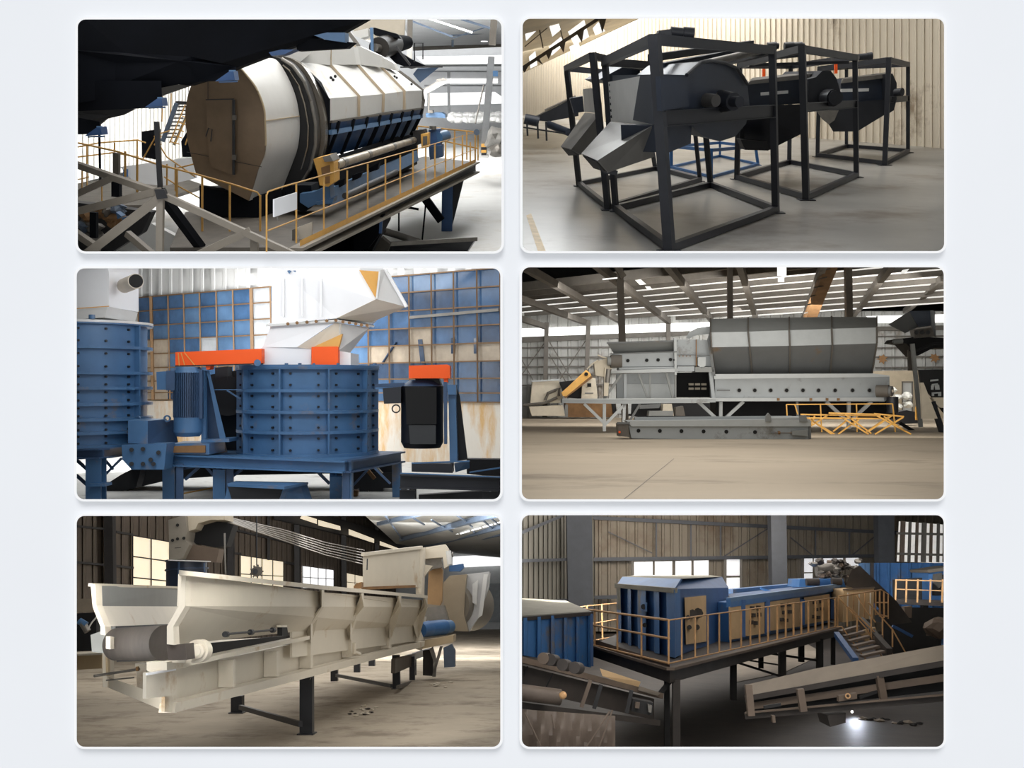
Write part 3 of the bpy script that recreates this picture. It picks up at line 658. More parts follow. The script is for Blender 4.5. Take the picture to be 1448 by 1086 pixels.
t = Thing('dark_signboard', 'tall black board with white block characters at the right edge', 'sign')
t.part('board', MB().pf(47,.2, 1300,523, 1348,522, 1348,600, 1318,560, 1303,545), M('board_black', (26,27,29), rough=.6))
t.part('board_leg', MB().pb(1318,568,1334,616,46.8,7), m_blk)
for c in ((1316,537,1327,536,1327,538.5,1316,539.5),(1318,543,1326,542,1327,544,1318,545),(1317,545,1321,545,1320,551,1317,551),(1322,545,1328,544,1329,551,1323,551),(1318,555,1331,554,1331,556,1318,557),(1318,557,1321,557,1321,560,1318,560),(1327,556,1331,556,1331,560,1327,560)):
    t.part('white_lettering', MB().pf(46.9,.05,*c), m_gl)
t.part('base_panel', MB().pf(46.7,.3, 1318,562, 1348,562, 1348,578, 1328,576), m_cream4)
t = Thing('tall_triangular_plate', 'narrow white triangular brace between thin column and black board', 'brace')
t.part('plate', MB().pf(46.5,.15, 1302,541, 1306,541, 1326,592, 1304,592), m_cream4)
t = Thing('service_door', 'pale door with dark frame on beige wall behind the end pulley', 'door')
t.part('door_panel', MB().pf(DB-2.2,.1, 1276,541, 1290,541, 1290,590, 1276,590), m_wall4)
for a in ((1276,540,1276,590),(1290,540,1290,590),(1275,540,1291,540)): t.part('frame_bar', MB().pb(*a, DB-2.3, 1.5), m_col)
t = Thing('white_bags', 'pale crumpled bags piled on floor beside the service door', 'bags')
random.seed(4)
for x, y, r in ((1262,552,5),(1268,562,6),(1282,560,6),(1284,572,6),(1270,575,5)): 
    c = P(x,y,62); t.part('bag', MB().blob(c, W(r,62), .5, W(r*.9,62)), M('pale_film', (196,196,190), rough=.5, var=.2, scale=2))
t = Thing('forklift', 'dark small vehicle with yellow post by the right wall', 'vehicle')
t.part('body', MB().pf(58,1.5, 1262,584, 1282,580, 1302,584, 1304,598, 1270,600), m_blk); t.part('mast', MB().pb(1296,575,1296,594,57,3), YM)
t.part('fork', MB().pb(1272,598,1296,612,50,4), m_void)
mb = MB(); mb.add([G(882,705.8), G(883,706.2), G(953,649), G(952.6,648.6)], [(0,1,2,3)])
for v in mb.v: v.z += .004
solo('floor_joint', mb, m_col, 'thin dark diagonal joint line in the tan concrete floor', 'floor joint')
# ================================================================ MIDDLE LEFT HALL: blue drum crusher under a white hopper
R3 = Room(545, 2.0, 2); use(R3)
lid_fill_lamps(98, 718, YA+1.5, ((15,19),(19,25),(25,31)), (.8,1.6,2.8), (1,1,1))
sill_strip(120, 700, YA+9, 20, .35, .14)
lamp((-7.5,24,2.2), (-13.5,35,4.2), 4, 3, 750)

m_wallw = M('white_plaster', (226,226,224), rough=.7, var=.04, scale=.5)
m_wallstain = M('stained_white_plaster', (222,216,206), rough=.7, var=.06, scale=.8, dirt=(206,166,108), damt=.54, dscale=.55, stretch=(1.6,1.6,.45), detail=9)
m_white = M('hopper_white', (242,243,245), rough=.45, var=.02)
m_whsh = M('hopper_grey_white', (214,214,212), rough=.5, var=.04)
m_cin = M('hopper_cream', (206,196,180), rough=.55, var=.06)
m_gold = M('primer_gold', (220,166,86), rough=.6, var=.08)
m_gl3 = [M('blue_glass_a', (88,120,156), rough=.12, var=.22, scale=1.2, spec=.7), M('blue_glass_b', (66,98,136), rough=.12, var=.3, scale=1.5, spec=.7), M('blue_glass_c', (54,76,106), rough=.12, var=.35, scale=1.8, spec=.7), M('glass_reflecting_building', (178,164,146), rough=.2, var=.2, scale=2), M('glass_pale', (184,188,192), rough=.2, var=.15, scale=2)]  # beige panes carry a building's reflection as painted colour
m_mull = M('brown_mullion', (120,92,62), rough=.6, var=.2, scale=2)
m_blue3 = M('crusher_blue', (70,108,148), rough=.38, var=.14, scale=1.6, dirt=(120,112,108), damt=.12, dscale=1.0)
m_blue3d = M('crusher_blue_dark', (56,80,112), rough=.42, var=.2, scale=2)  # darker copy of the crusher blue, shade put into the colour
m_dk3 = M('black_motor', (16,18,24), rough=.5, var=.3)
m_floor3 = M('pale_yard_concrete', (206,206,202), rough=.8, var=.1, scale=.6, dirt=(168,166,160), damt=.2)
floor(m_floor3, 92,717.2, 723,717.2, 723,630, 92,630)
wl = vplane(P(707,640,25), P(108,640,38))
struct('wall_back', MB().plate(LO(wl, 0, 90,368.5, 722,368.5, 722,566, 90,566), .2), m_wallw)
mbs = corr(wl, 90, 721, const(368.5), lambda x: 424-(x-190)*.083, .6, .02); struct('wall_cladding', mbs, m_wallw)
struct('wall_lower', MB().plate(LO(wl, .12, 90,566, 722,569, 722,660, 90,650), .2), m_wallstain)
# window wall: every pane set between brown mullions
def col_x():
    xs = [195,213.5,237.5,259.5,282,305.5,329,355,382]
    xs2 = [x for x in (405,430,456,483,520,549.5,578,609.5,641,674,707,721)]
    return xs+xs2
CX = col_x()
def rowy(k, x):   # row k boundary at column x
    top = 421-(x-195)*.083; bot = 565+(x-195)*.008
    f = [0,.135,.28,.42,.555,.69,.82,.93,1][k]
    return top+(bot-top)*f
random.seed(11); panes = {}
for i in range(len(CX)-1):
    for k in range(8):
        x0, x1 = CX[i], CX[i+1]; cx = (x0+x1)/2; cy = (rowy(k,cx)+rowy(k+1,cx))/2
        q = random.random(); mi = 0 if q < .45 else 1
        if cx > 510: mi = 1 if q < .6 else 2
        if cx > 510 and k == 0: mi = 0 if q < .5 else 1
        if cx < 500 and k >= 6: mi = 2
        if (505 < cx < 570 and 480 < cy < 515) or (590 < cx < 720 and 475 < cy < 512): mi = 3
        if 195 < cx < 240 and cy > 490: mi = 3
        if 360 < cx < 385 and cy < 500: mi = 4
        if 275 < cx < 300 and k in (3,4) or 300 < cx < 330 and k == 4: mi = 4 if q < .6 else 0
        panes.setdefault(mi, MB()).plate(LO(wl, .10, x0,rowy(k,x0), x1,rowy(k,x1), x1,rowy(k+1,x1), x0,rowy(k+1,x0)), .03)
for mi, mb in panes.items(): struct('window_5', mb, m_gl3[mi])
mb = MB()
for k in range(9): mb.bar(O(wl,CX[0],rowy(k,CX[0]),.16), O(wl,CX[-1],rowy(k,CX[-1]),.16), .035)
for i, x in enumerate(CX): mb.bar(O(wl,x,rowy(0,x),.17), O(wl,x+(3 if x < 520 else 1.5),rowy(8,x),.17), .09 if i in (1,7,12) else .04)
struct('window_frame', mb, m_mull)
# reflections of beams in the glass, imitated by added bars before the panes
for c in ((577,448,707,437,3),(588,430,600,470,2)): pass
struct('window_rail', MB().bar(O(wl,580,449,.2), O(wl,706,438,.2), .07), M('reflected_grey', (128,124,118), rough=.5))  # added bar standing in for a beam's reflection in the glass
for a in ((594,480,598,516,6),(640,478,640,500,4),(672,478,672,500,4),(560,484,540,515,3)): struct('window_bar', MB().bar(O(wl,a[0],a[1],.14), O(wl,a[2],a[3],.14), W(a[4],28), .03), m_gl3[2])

def shell_rings(t, c, r, zb, zt, levels, angs, bspan=1):
    """bolted drum shell: levels = flange heights, angs = rib directions in degrees (-90 faces the viewer)"""
    n = 48; bm_ = MB(); bm_.cyl(Vector((c[0],c[1],zb)), Vector((c[0],c[1],zt)), r, n=n)
    body = t.part('shell', bm_, m_blue3)
    for z in levels:
        t.part('flange_ring', MB().ring(Vector((c[0],c[1],z-.025)), Vector((c[0],c[1],z+.025)), r+.09, r-.02, n), m_blue3)
    for a in angs:
        a = math.radians(a); ca, sa = math.cos(a), math.sin(a)
        p = Vector((c[0]+ca*(r+.04), c[1]+sa*(r+.04), zb))
        t.part('vertical_rib', MB().bar(p, p+Vector((0,0,zt-zb)), .03, .1, up=(ca,sa,0)), m_blue3)
    nb = 0
    for i in range(len(angs)-1):
        for j in range(len(levels)-1):
            for fz in (.25,.75):
                for fa in (.2,.8) if bspan == 1 else (.15,.5,.85):
                    deg = angs[i]+(angs[i+1]-angs[i])*fa
                    if not -178 < deg < -2 or nb >= 98: continue
                    a = math.radians(deg); ca, sa = math.cos(a), math.sin(a); z = levels[j]+(levels[j+1]-levels[j])*fz; nb += 1
                    q = Vector((c[0]+ca*r, c[1]+sa*r, z)); t.part('bolt', MB().cyl(q, q+Vector((ca,sa,0))*.035, .021, n=6, smooth=False), m_dk3, sub=body)
# ---- central crusher
t = Thing('drum_crusher', 'central blue bolted drum crusher with ring flanges, carrying the white hopper', 'crusher')
dc = 18.0; cx_ = P(436,580,dc).x; r_ = W(93,dc-.3)
lv = [P(436,y,dc-1.1).z for y in (645,612,583,552.5,520)]
shell_rings(t, (cx_,dc), r_, lv[0], lv[-1], lv, (-172,-140,-101,-63,-25,2))
t.part('lid_plate', MB().cyl(Vector((cx_,dc,lv[-1])), Vector((cx_,dc,lv[-1]+.05)), r_+.1, n=48), m_blue3)
random.seed(2)
for x in (343,352,369,405,424,444,478,530): t.part('lid_bolt', MB().cyl(P(x,516,dc-1.0), P(x,513.5,dc-1.0), .03, n=8), m_blue3)
ct = G(436,1).z if 0 else 0
# table
def table(t, zt, d0, x0, x1, dn, h_px, corner):
    pass
tb = Thing('steel_stand', 'blue I-beam table with braced legs under the central crusher', 'stand')
tb.part('top_beam', MB().ib(P(231,650,16.9), P(488,660,16.2), .2, W(17,16.5)), m_blue3)
tb.part('top_beam', MB().ib(P(488,660,16.2), P(566,646,18.6), .2, W(17,17)), m_blue3d)
tb.part('top_beam', MB().ib(P(231,650,16.9), P(300,640,19.5), .2, W(14,17)), m_blue3d)
tb.part('top_plate', MB().loft([P(231,643,16.8),P(488,652,16.1),P(566,638.5,18.6),P(330,632,19.8)], [P(231,645,16.8),P(488,654,16.1),P(566,640.5,18.6),P(330,634,19.8)]), m_blue3)
for x0,x1,d,yt_ in ((233,249,16.9,656),(304,320,16.9,662),(466,484,16.4,668)):
    tb.part('leg', MB().ib(P((x0+x1)/2,yt_,d), G((x0+x1)/2,G2Y(d) if 0 else 715.5), .2, .2), m_blue3)
    tb.part('leg_plate', MB().pf(d-.14,.03, x1,yt_, x1+10,yt_, x1+10,714, x1,714), m_blue3d)
tb.part('leg', MB().ib(P(561,655,18.4), P(562,712,18.4), .16, .16), m_blue3)
for a in ((250,664,290,658,3),(262,678,283,659,4),(291,659,304,674,4),(322,678,342,664,4),(450,668,466,684,4),(496,690,520,664,3),(530,662,552,684,3)):
    tb.part('gusset', MB().pb(a[0],a[1],a[2],a[3],16.9,a[4]), m_blue3d)
tb.part('corner_bracket', MB().pf(16.3,.2, 484,653, 497,652, 497,715, 486,715), m_blue3)
# feed hopper
t = Thing('feed_hopper', 'large white folded-sheet hopper standing on the central crusher', 'hopper')
dh = 17.6
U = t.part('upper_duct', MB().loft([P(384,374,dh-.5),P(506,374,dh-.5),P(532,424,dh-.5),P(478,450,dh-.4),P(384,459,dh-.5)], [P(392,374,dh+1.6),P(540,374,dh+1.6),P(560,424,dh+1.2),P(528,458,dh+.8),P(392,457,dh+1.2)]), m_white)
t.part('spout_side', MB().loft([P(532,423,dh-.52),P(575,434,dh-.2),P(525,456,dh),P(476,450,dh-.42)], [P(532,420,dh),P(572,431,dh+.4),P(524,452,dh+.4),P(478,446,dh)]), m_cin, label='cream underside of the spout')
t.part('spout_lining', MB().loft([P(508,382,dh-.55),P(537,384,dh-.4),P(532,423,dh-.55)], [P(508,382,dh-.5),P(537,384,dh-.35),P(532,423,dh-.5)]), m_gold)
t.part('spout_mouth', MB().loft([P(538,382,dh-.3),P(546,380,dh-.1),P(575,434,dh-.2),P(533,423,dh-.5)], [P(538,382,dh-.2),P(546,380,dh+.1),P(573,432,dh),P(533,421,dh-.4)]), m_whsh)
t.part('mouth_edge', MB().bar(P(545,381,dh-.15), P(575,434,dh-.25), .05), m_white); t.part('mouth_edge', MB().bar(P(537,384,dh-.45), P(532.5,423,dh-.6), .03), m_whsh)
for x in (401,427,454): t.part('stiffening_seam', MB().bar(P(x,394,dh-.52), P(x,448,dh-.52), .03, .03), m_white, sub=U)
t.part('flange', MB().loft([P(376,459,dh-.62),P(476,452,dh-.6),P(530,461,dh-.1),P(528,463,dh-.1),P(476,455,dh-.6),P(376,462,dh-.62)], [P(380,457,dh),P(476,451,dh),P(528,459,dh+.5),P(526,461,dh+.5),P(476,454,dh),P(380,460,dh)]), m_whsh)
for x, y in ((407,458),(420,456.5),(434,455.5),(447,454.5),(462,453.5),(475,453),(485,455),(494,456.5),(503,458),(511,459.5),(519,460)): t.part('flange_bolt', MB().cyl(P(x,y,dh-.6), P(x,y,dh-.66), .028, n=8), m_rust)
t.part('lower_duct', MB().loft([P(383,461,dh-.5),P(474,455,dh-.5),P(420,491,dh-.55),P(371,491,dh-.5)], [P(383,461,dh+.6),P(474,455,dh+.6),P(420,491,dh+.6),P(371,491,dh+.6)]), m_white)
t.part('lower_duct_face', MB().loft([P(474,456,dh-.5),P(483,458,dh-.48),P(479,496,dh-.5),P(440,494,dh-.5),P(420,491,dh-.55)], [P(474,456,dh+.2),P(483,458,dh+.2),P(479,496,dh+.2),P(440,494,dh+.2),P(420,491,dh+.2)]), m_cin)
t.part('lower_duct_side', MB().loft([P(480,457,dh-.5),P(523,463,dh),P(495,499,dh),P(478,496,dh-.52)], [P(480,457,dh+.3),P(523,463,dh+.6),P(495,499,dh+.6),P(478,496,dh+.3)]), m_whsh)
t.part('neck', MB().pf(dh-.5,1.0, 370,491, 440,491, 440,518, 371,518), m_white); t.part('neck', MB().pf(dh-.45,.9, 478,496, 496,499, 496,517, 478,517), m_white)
t.part('orange_gate', MB().pf(dh-.62,.5, 440.5,490.5, 478,490, 478,517, 440.5,516.5), m_ora, label='flat orange rectangular gate')
t.part('primed_corner', MB().pf(dh-.6,.1, 444,490, 484,472, 479,491), m_gold)
t.part('round_mark', MB().pf(dh-.53,.02, 406,383, 409,382, 412,383, 409,387.5), m_blue3); t.part('stencil_text', MB().pf(dh-.53,.02, 415,382.5, 418,382.5, 418,384, 415,384), m_blue3)
# orange guard left of the hopper
t = Thing('belt_guard', 'long orange belt guard box left of the white hopper neck', 'guard', 'orange belt guards')
k = t.part('guard_box', MB().pf(16.9,.35, 248,498, 370,493, 370,513.5, 248,517), m_ora)
for c in ((252,499,253.5,517),(256,499,261,516),(261,499,275,516)): t.part('paint_scratch', MB().pb(*c, 16.87, 1.2, hpx=.4), m_gold, sub=k)
t.part('bottom_edge', MB().pb(248,517.5,372,514.5,16.9,1.5), m_dk3); t.part('tab', MB().pf(16.95,.2, 290,515, 298,515, 297,522, 292,523), m_ora)
t.part('end_knob', MB().cyl(P(364,513,16.85), P(364,513,16.7), .055), m_blue3)
t = Thing('belt_guard', 'short orange belt guard box on top of the black motor at right', 'guard', 'orange belt guards')
t.part('guard_box', MB().pf(16.9,.4, 578,517, 632,515.5, 636,517, 636,535, 578,535), m_ora); t.part('tab', MB().pf(16.95,.2, 627,534, 633,534, 633,541, 628,541), m_ora)
# ---- left motor on its stand
t = Thing('finned_motor', 'blue upright finned electric motor under the long orange guard', 'motor')
dm_ = 17.0; cm = P(266,560,dm_); rm = W(20,dm_)
t.part('top_cover', MB().cyl(Vector((cm.x,dm_,P(266,527,dm_).z)), Vector((cm.x,dm_,P(266,519,dm_).z)), rm, rm*.85), m_blue3)
fb = MB(); za, zb_ = P(266,590,dm_).z, P(266,527,dm_).z
fb.cyl(Vector((cm.x,dm_,za)), Vector((cm.x,dm_,zb_)), rm*.86)
for i in range(44):
    a = 2*math.pi*i/44; q = Vector((math.cos(a), math.sin(a), 0)); p = Vector((cm.x,dm_,za))+q*rm*.93
    fb.bar(p, p+Vector((0,0,zb_-za)), .012, rm*.18, up=q)
t.part('finned_body', fb, m_blue3d)
t.part('fan_cowl', MB().cyl(Vector((cm.x,dm_,P(266,611,dm_).z)), Vector((cm.x,dm_,za)), rm*.98), m_blue3); t.part('fan_cowl', MB().cyl(Vector((cm.x,dm_,P(266,617,dm_).z)), Vector((cm.x,dm_,P(266,611,dm_).z)), rm*.8, rm*.98), m_blue3)
jb = t.part('terminal_box', MB().pf(dm_-.2,.35, 221,526, 233,525, 244,525, 244,551, 222,551), m_blue3); t.part('box_lid', MB().pf(dm_-.22,.03, 235,524, 247,524, 247,552, 235,552), m_blue3d, sub=jb)
t = Thing('motor_bracket', 'tall blue upright with slanted gusset holding the finned motor', 'bracket', 'motor brackets')
t.part('upright', MB().pib(288,524,289,625,17.1,8), m_blue3); t.part('bolt_plate', MB().pf(16.9,.08, 279,523, 286,523, 286,592, 279,592), m_blue3d)
t.part('slanted_gusset', MB().loft([P(292,524,17.1),P(296,524,17.1),P(320,622,17.1),P(311,622,17.1)], [P(292,524,17.5),P(296,524,17.5),P(320,622,17.5),P(311,622,17.5)]), m_blue3)
t.part('web_plate', MB().pf(17.3,.04, 292,530, 312,622, 292,622), m_blue3d); t.part('foot_plate', MB().pf(16.9,.6, 284,622, 324,620, 324,625, 284,626), m_blue3)
t = Thing('bracket_base', 'blue rectangular frame box under the finned motor, on the table corner', 'frame')
t.part('base_frame', MB().pf(16.7,.9, 236,628, 296,627, 296,643, 237,642), m_blue3); t.part('recess', MB().pf(16.66,.05, 240,631, 290,630, 290,640, 241,640), m_rust)
t.part('side_plate', MB().loft([P(290,629,16.8),P(318,623,18),P(322,641,18),P(292,643,16.8)], [P(290,629,16.9),P(318,623,18.1),P(322,641,18.1),P(292,643,16.9)]), m_dk3)
t = Thing('counterweight_box', 'blue steel box with eye bolts beside the left crusher', 'box')
t.part('box_front', MB().pf(16.4,.9, 181,594, 209,595, 209,628, 181,627), m_blue3); t.part('box_side', MB().loft([P(209,595,16.4),P(245,594,17.3),P(252,626,17.3),P(209,628,16.4)], [P(209,595,16.5),P(245,594,17.4),P(252,626,17.4),P(209,628,16.5)]), m_blue3d)
t.part('eye_bolt', MB().ring(P(236,592,17), P(236,592,17)+Vector((0,.03,0)), .06, .035, 14), m_blue3); t.part('eye_bolt', MB().ring(P(194,592,17), P(194,592,17)+Vector((0,.03,0)), .05, .03, 14), m_blue3)
t = Thing('bolted_skirt', 'blue chamfered plate with bolts hanging below the steel box', 'plate')
k = t.part('skirt_plate', MB().pf(16.3,.4, 172,629, 236,627, 232,664, 186,664, 173,650), m_blue3)
for x, y in ((186,636),(202,635),(186,656),(202,656),(213,650),(224,640),(217,656)): t.part('skirt_bolt', MB().cyl(P(x,y,16.3), P(x,y,16.24), .035, n=8), m_dk3, sub=k)
# black drive behind
t = Thing('drive_housing', 'black round drive housing between the blue bracket and the central crusher', 'housing')
t.part('housing', MB().cyl(P(322,560,18.2), P(322,560,18.9), W(28,18.2), n=28), m_dk3); t.part('housing_base', MB().pf(18.6,.6, 296,530, 345,522, 345,636, 300,636), m_dk3)
t.part('brace_arm', MB().pb(321,552,340,564,17.3,2), m_blue3); t.part('brace_rod', MB().pb(300,551,342,551,17.2,1.2), m_blue3)
t.part('block', MB().pf(18.2,.3, 304,520, 322,518, 322,538, 304,537), M('charcoal', (40,40,44)))
# ---- left crusher
t = Thing('drum_crusher', 'blue bolted drum crusher cut off by the left edge, with stepped flanges', 'crusher')
dc = 17.4; cx_ = P(112,560,dc).x; r_ = W(91,dc)
lv = [P(112,y,dc-1).z for y in (632,613,594,572,549,527,490,455)]
shell_rings(t, (cx_,dc), r_, lv[0], lv[-1], lv, (-112,-77,-15), 2)
t.part('lid_plate', MB().cyl(Vector((cx_,dc,lv[-1])), Vector((cx_,dc,lv[-1]+.04)), r_+.1, n=48), m_whsh)
t.part('lid_bolt', MB().cyl(P(130,451,16.4), P(130,445,16.4), .05), m_blue3)
t = Thing('steel_stand', 'blue braced table under the crusher at left edge', 'stand')
t.part('top_beam', MB().ib(P(96,642,16.3), P(146,641,16.2), .25, W(14,16.5)), m_blue3d); t.part('top_beam', MB().ib(P(146,641,16.2), P(186,636,17.5), .2, W(13,17)), m_blue3d)
t.part('leg', MB().ib(P(136,648,16.3), P(136,715,16.3), .24, .24), m_blue3); t.part('leg_sleeve', MB().pf(16.1,.3, 126,684, 148,684, 148,688, 126,688), m_blue3)
for a in ((108,650,128,668,4),(108,672,128,690,4),(150,670,172,648,3),(150,652,160,664,3)): t.part('brace', MB().pb(*a, 16.5, a[4] if 0 else 3) if 0 else MB().pb(a[0],a[1],a[2],a[3],16.5,a[4]), m_blue3d)
t.part('rear_leg', MB().pf(18.5,.3, 186,666, 200,640, 206,640, 192,690), m_dk3)
t = Thing('white_hood', 'white hood with round open pipe stub over the left crusher', 'hood')
t.part('hood_body', MB().loft(L(16.8, 96,372, 151,372, 154,385, 154,434, 96,440), L(18.6, 96,372, 196,372, 196,385, 196,441, 96,441)), m_white)
t.part('hood_skirt', MB().loft(L(16.6, 96,437, 152,433, 148,449, 96,452), L(18.4, 98,437, 195,442, 191,455, 98,452)), m_whsh); t.part('seam', MB().pb(98,437,154,433,16.5,1.2), m_gold)
t.part('pipe_stub', MB().cyl(P(176,404,17.3), P(192,397.5,16.6), W(10.5,17)), m_cin); t.part('pipe_mouth', MB().cyl(P(192,397.5,16.6), P(192.5,397.3,16.58), W(9.3,17)), m_hole)
# ---- right motor
t = Thing('black_motor', 'large black upright motor with oval cable eye, right of central crusher', 'motor')
c = P(597,580,17.3); rr = W(30,17.3)
zt_, zb2 = P(597,546,17.3).z, P(597,625,17.3).z
t.part('motor_body', MB().cyl(Vector((c.x,17.3,zb2)), Vector((c.x,17.3,zt_)), rr, n=28), m_dk3); t.part('motor_foot', MB().cyl(Vector((c.x,17.3,P(597,633,17.3).z)), Vector((c.x,17.3,zb2)), rr*.86, rr), m_dk3)
t.part('motor_top', MB().cyl(Vector((c.x,17.3,zt_)), Vector((c.x,17.3,P(597,538,17.3).z)), rr, rr*.6), m_blue3d)
t.part('face_panel', MB().pf(16.88,.1, 578,601, 616,601, 616,628, 580,628), M('motor_grey', (44,46,48), rough=.5, var=.2)); t.part('face_panel', MB().pf(16.86,.1, 573,548, 617,548, 617,600, 575,600), m_hole)
t.part('terminal_box', MB().pf(17,.4, 541,549, 567,547, 567,570, 543,571), m_blk); t.part('cable_eye', MB().ring(P(560,578,17), P(560,578,17.05), .075, .052, 16), m_dk3)
t.part('top_shaft', MB().pf(17.2,.3, 586,534, 620,534, 624,545, 590,545), m_dk3); t.part('belt_arm', MB().pb(531,546,572,544,17.2,6), m_blue3d); t.part('belt_arm', MB().pb(531,549,555,549,17.1,3), m_blue3)
t = Thing('motor_bracket', 'blue upright and dark tapered gusset right of the black motor', 'bracket', 'motor brackets')
t.part('upright', MB().pf(17,.3, 634,546, 644,545, 647,652, 636,652), m_blue3); t.part('bolt_plate', MB().pf(16.9,.1, 627,540, 632,540, 632,628, 628,628), m_blue3d)
t.part('tapered_gusset', MB().pf(17.3,.1, 644,544, 650,560, 661,650, 645,652), m_dk3); t.part('head_clip', MB().pf(16.9,.3, 632,544, 645,544, 645,558, 633,558), m_blue3)
t = Thing('motor_skid', 'dark blue-black channel frame under the black motor at lower right', 'frame')
t.part('front_beam', MB().pib(566,680,716,684,16.4,20), M('frame_black_blue', (34,36,42), rough=.5, var=.15)); t.part('beam_edge', MB().pb(566,669,716,675,16.2,1.5), m_blue3)
t.part('cross_channel', MB().pf(16.8,.4, 582,656, 640,656, 640,669, 582,667), m_blk); t.part('cross_channel_edge', MB().pb(582,655,664,652,16.8,2), m_blue3)
t.part('side_channel', MB().loft([P(642,655,16.8),P(664,651,18),P(664,662,18),P(644,668,16.8)], [P(642,655,16.9),P(664,651,18.1),P(664,662,18.1),P(644,668,16.9)]), m_blue3)
t.part('rear_channel', MB().pf(18.5,.3, 660,649, 716,650, 716,676, 660,670), m_dk3); t.part('cross_strut', MB().pb(664,668,716,660,17.4,2), m_blue3)
t.part('leg', MB().ib(P(577,692,16.6), P(577,716,16.6), .25, .25), m_blk); t.part('leg', MB().ib(P(693,694,16.6), P(693,716,16.6), .25, .25), m_blk)
t.part('lower_web', MB().pf(17.6,.2, 592,700, 716,692, 716,716, 592,716), m_dk3)
# ---- below
t = Thing('outlet_hopper', 'blue open-topped outlet hopper under the table, between its legs', 'hopper')
k = t.part('front_lip', MB().loft([P(321,684,15.6),P(402,688,15.4),P(402,692,15.4),P(323,688,15.6)], [P(334,680,16.8),P(436,682,16.6),P(436,685,16.6),P(336,683,16.8)]), m_blue3)
t.part('hopper_body', MB().loft(L(15.6, 322,688, 400,692, 392,714, 330,714), L(16.8, 336,683, 434,684, 430,714, 346,714)), m_dk3)
t.part('hopper_side', MB().loft([P(400,692,15.5),P(434,683,16.7),P(444,714,16.7),P(392,714,15.5)], [P(400,692,15.6),P(434,683,16.8),P(444,714,16.8),P(392,714,15.6)]), m_blue3)
t.part('hopper_wing', MB().pf(15.7,.2, 322,688, 330,692, 326,714, 315,714), m_blue3); t.part('mouth', MB().loft([P(350,685.6,15.7),P(400,688,15.6),P(418,683.6,16.4),P(362,682.4,16.6)], [P(350,686,15.75),P(400,688.4,15.65),P(418,684,16.45),P(362,682.8,16.65)]), m_hole)
solo('dark_conveyor', MB().loft(L(19.4, 170,672, 230,640, 300,640, 420,640, 560,650, 560,668, 330,672, 242,678, 150,700, 142,690), L(20.4, 170,672, 230,640, 300,640, 420,640, 560,650, 560,662, 330,666, 242,674, 150,696, 142,690)), m_dk3, 'black conveyor running in the shade behind the blue table legs', 'conveyor')
t = Thing('under_table_machinery', 'dark pipes and plates seen through the right end of the table', 'machinery')
t.part('rear_plate', MB().pf(19.3,.2, 496,668, 560,668, 560,690, 542,690, 540,716, 520,716, 522,690, 512,716, 508,690, 498,694), m_dk3); t.part('copper_bar', MB().pb(519,664,530,677,18.9,5), m_rust); t.part('copper_bar', MB().pb(532,661,540,670,18.9,4), m_cin)
t.part('pipe_end', MB().cyl(P(500,698,18.5), P(506,699,18.5), .08), m_rust)
t.part('strut', MB().pb(248,700,300,690,18.5,2), m_gold)
# ================================================================ BOTTOM LEFT HALL: long cream belt feeder
R5 = Room(859, 2.8, 4, 1.09); use(R5)
lid_fill_lamps(98, 718, YC+1.5, ((15,24),(24,40),(40,58)), (.45,1.35,1.9), (1,.98,.95))
lamp((-.25,30,3.2), (-6,32,1.2), 16, 3, 120, (1,.97,.93))
lamp((-5,60,6.8), (-7,104,16), 10, 2, 6500, (1,1,1))
lamp((-6,76,7.2), (-6,88,0), 10, 3, 1800)
side_strip(100, 740, 1045, 50, .35, .14, (1,.98,.95))
sill_strip(120, 700, YC+9, 90, .6, .14, (1,.98,.94))
m_cream = M('feeder_cream', (214,205,188), rough=.45, var=.04, scale=1.2, dirt=(178,150,112), damt=.1, dscale=.6)
m_creamd = M('tan_undercoat', (190,170,138), rough=.5, var=.06, scale=1.2)  # darker copy of the feeder cream, shade put into the colour
m_dkwall = M('dark_brown_cladding', (84,74,64), rough=.75, var=.14, scale=.5)
m_ibeam5 = M('hall_column_dark', (44,42,42), rough=.7, var=.15)
m_floor5 = M('worn_concrete_tan', (172,160,142), rough=.8, var=.1, scale=.7, dirt=(132,120,104), damt=.4, dscale=.5, detail=10)
m_win5 = M('warm_window_daylight', (226,212,186), rough=.5, var=.08, scale=.3, emit=.85)
m_winw = M('white_window_daylight', (250,250,250), rough=.5, var=.02, emit=1.0)
m_bluegrey = M('blue_grey_beam', (84,98,116), rough=.6, var=.15)
m_roof5 = M('pale_roof_sheet', (168,168,164), rough=.7, var=.1, scale=.3)
floor(m_floor5, 92,1073.4, 723,1073.4, 723,880, 92,880)
w5 = vplane(P(108,925,62), P(620,888,140))
def T5(x): return 735+(x-108)*.0 
struct('wall_left', corr(w5, 92, 560, const(719.5), lambda x: 928-(x-108)*.078, 1.1, .12), m_dkwall)
def win5(n, mat, x0, y0t, x1, y1t, y0b, y1b, cols, rows, gap=1.6):
    g = MB(); f = MB()
    g.plate(LO(w5, .25, x0,y0t, x1,y1t, x1,y1b, x0,y0b), .05)
    struct('window_%d' % n, g, mat)
    for i in range(cols+1):
        k = i/cols; f.bar(O(w5,x0+(x1-x0)*k,y0t+(y1t-y0t)*k,.4), O(w5,x0+(x1-x0)*k,y0b+(y1b-y0b)*k,.4), gap*.05)
    for j in range(rows+1):
        k = j/rows; f.bar(O(w5,x0,y0t+(y0b-y0t)*k,.4), O(w5,x1,y1t+(y1b-y1t)*k,.4), gap*.05)
    struct('window_frame', f, m_ibeam5)
win5(6, m_win5, 187.5,757, 240,766, 846,850, 2, 3); win5(7, m_win5, 340,785, 401,794, 838,836, 4, 2, 1.4)
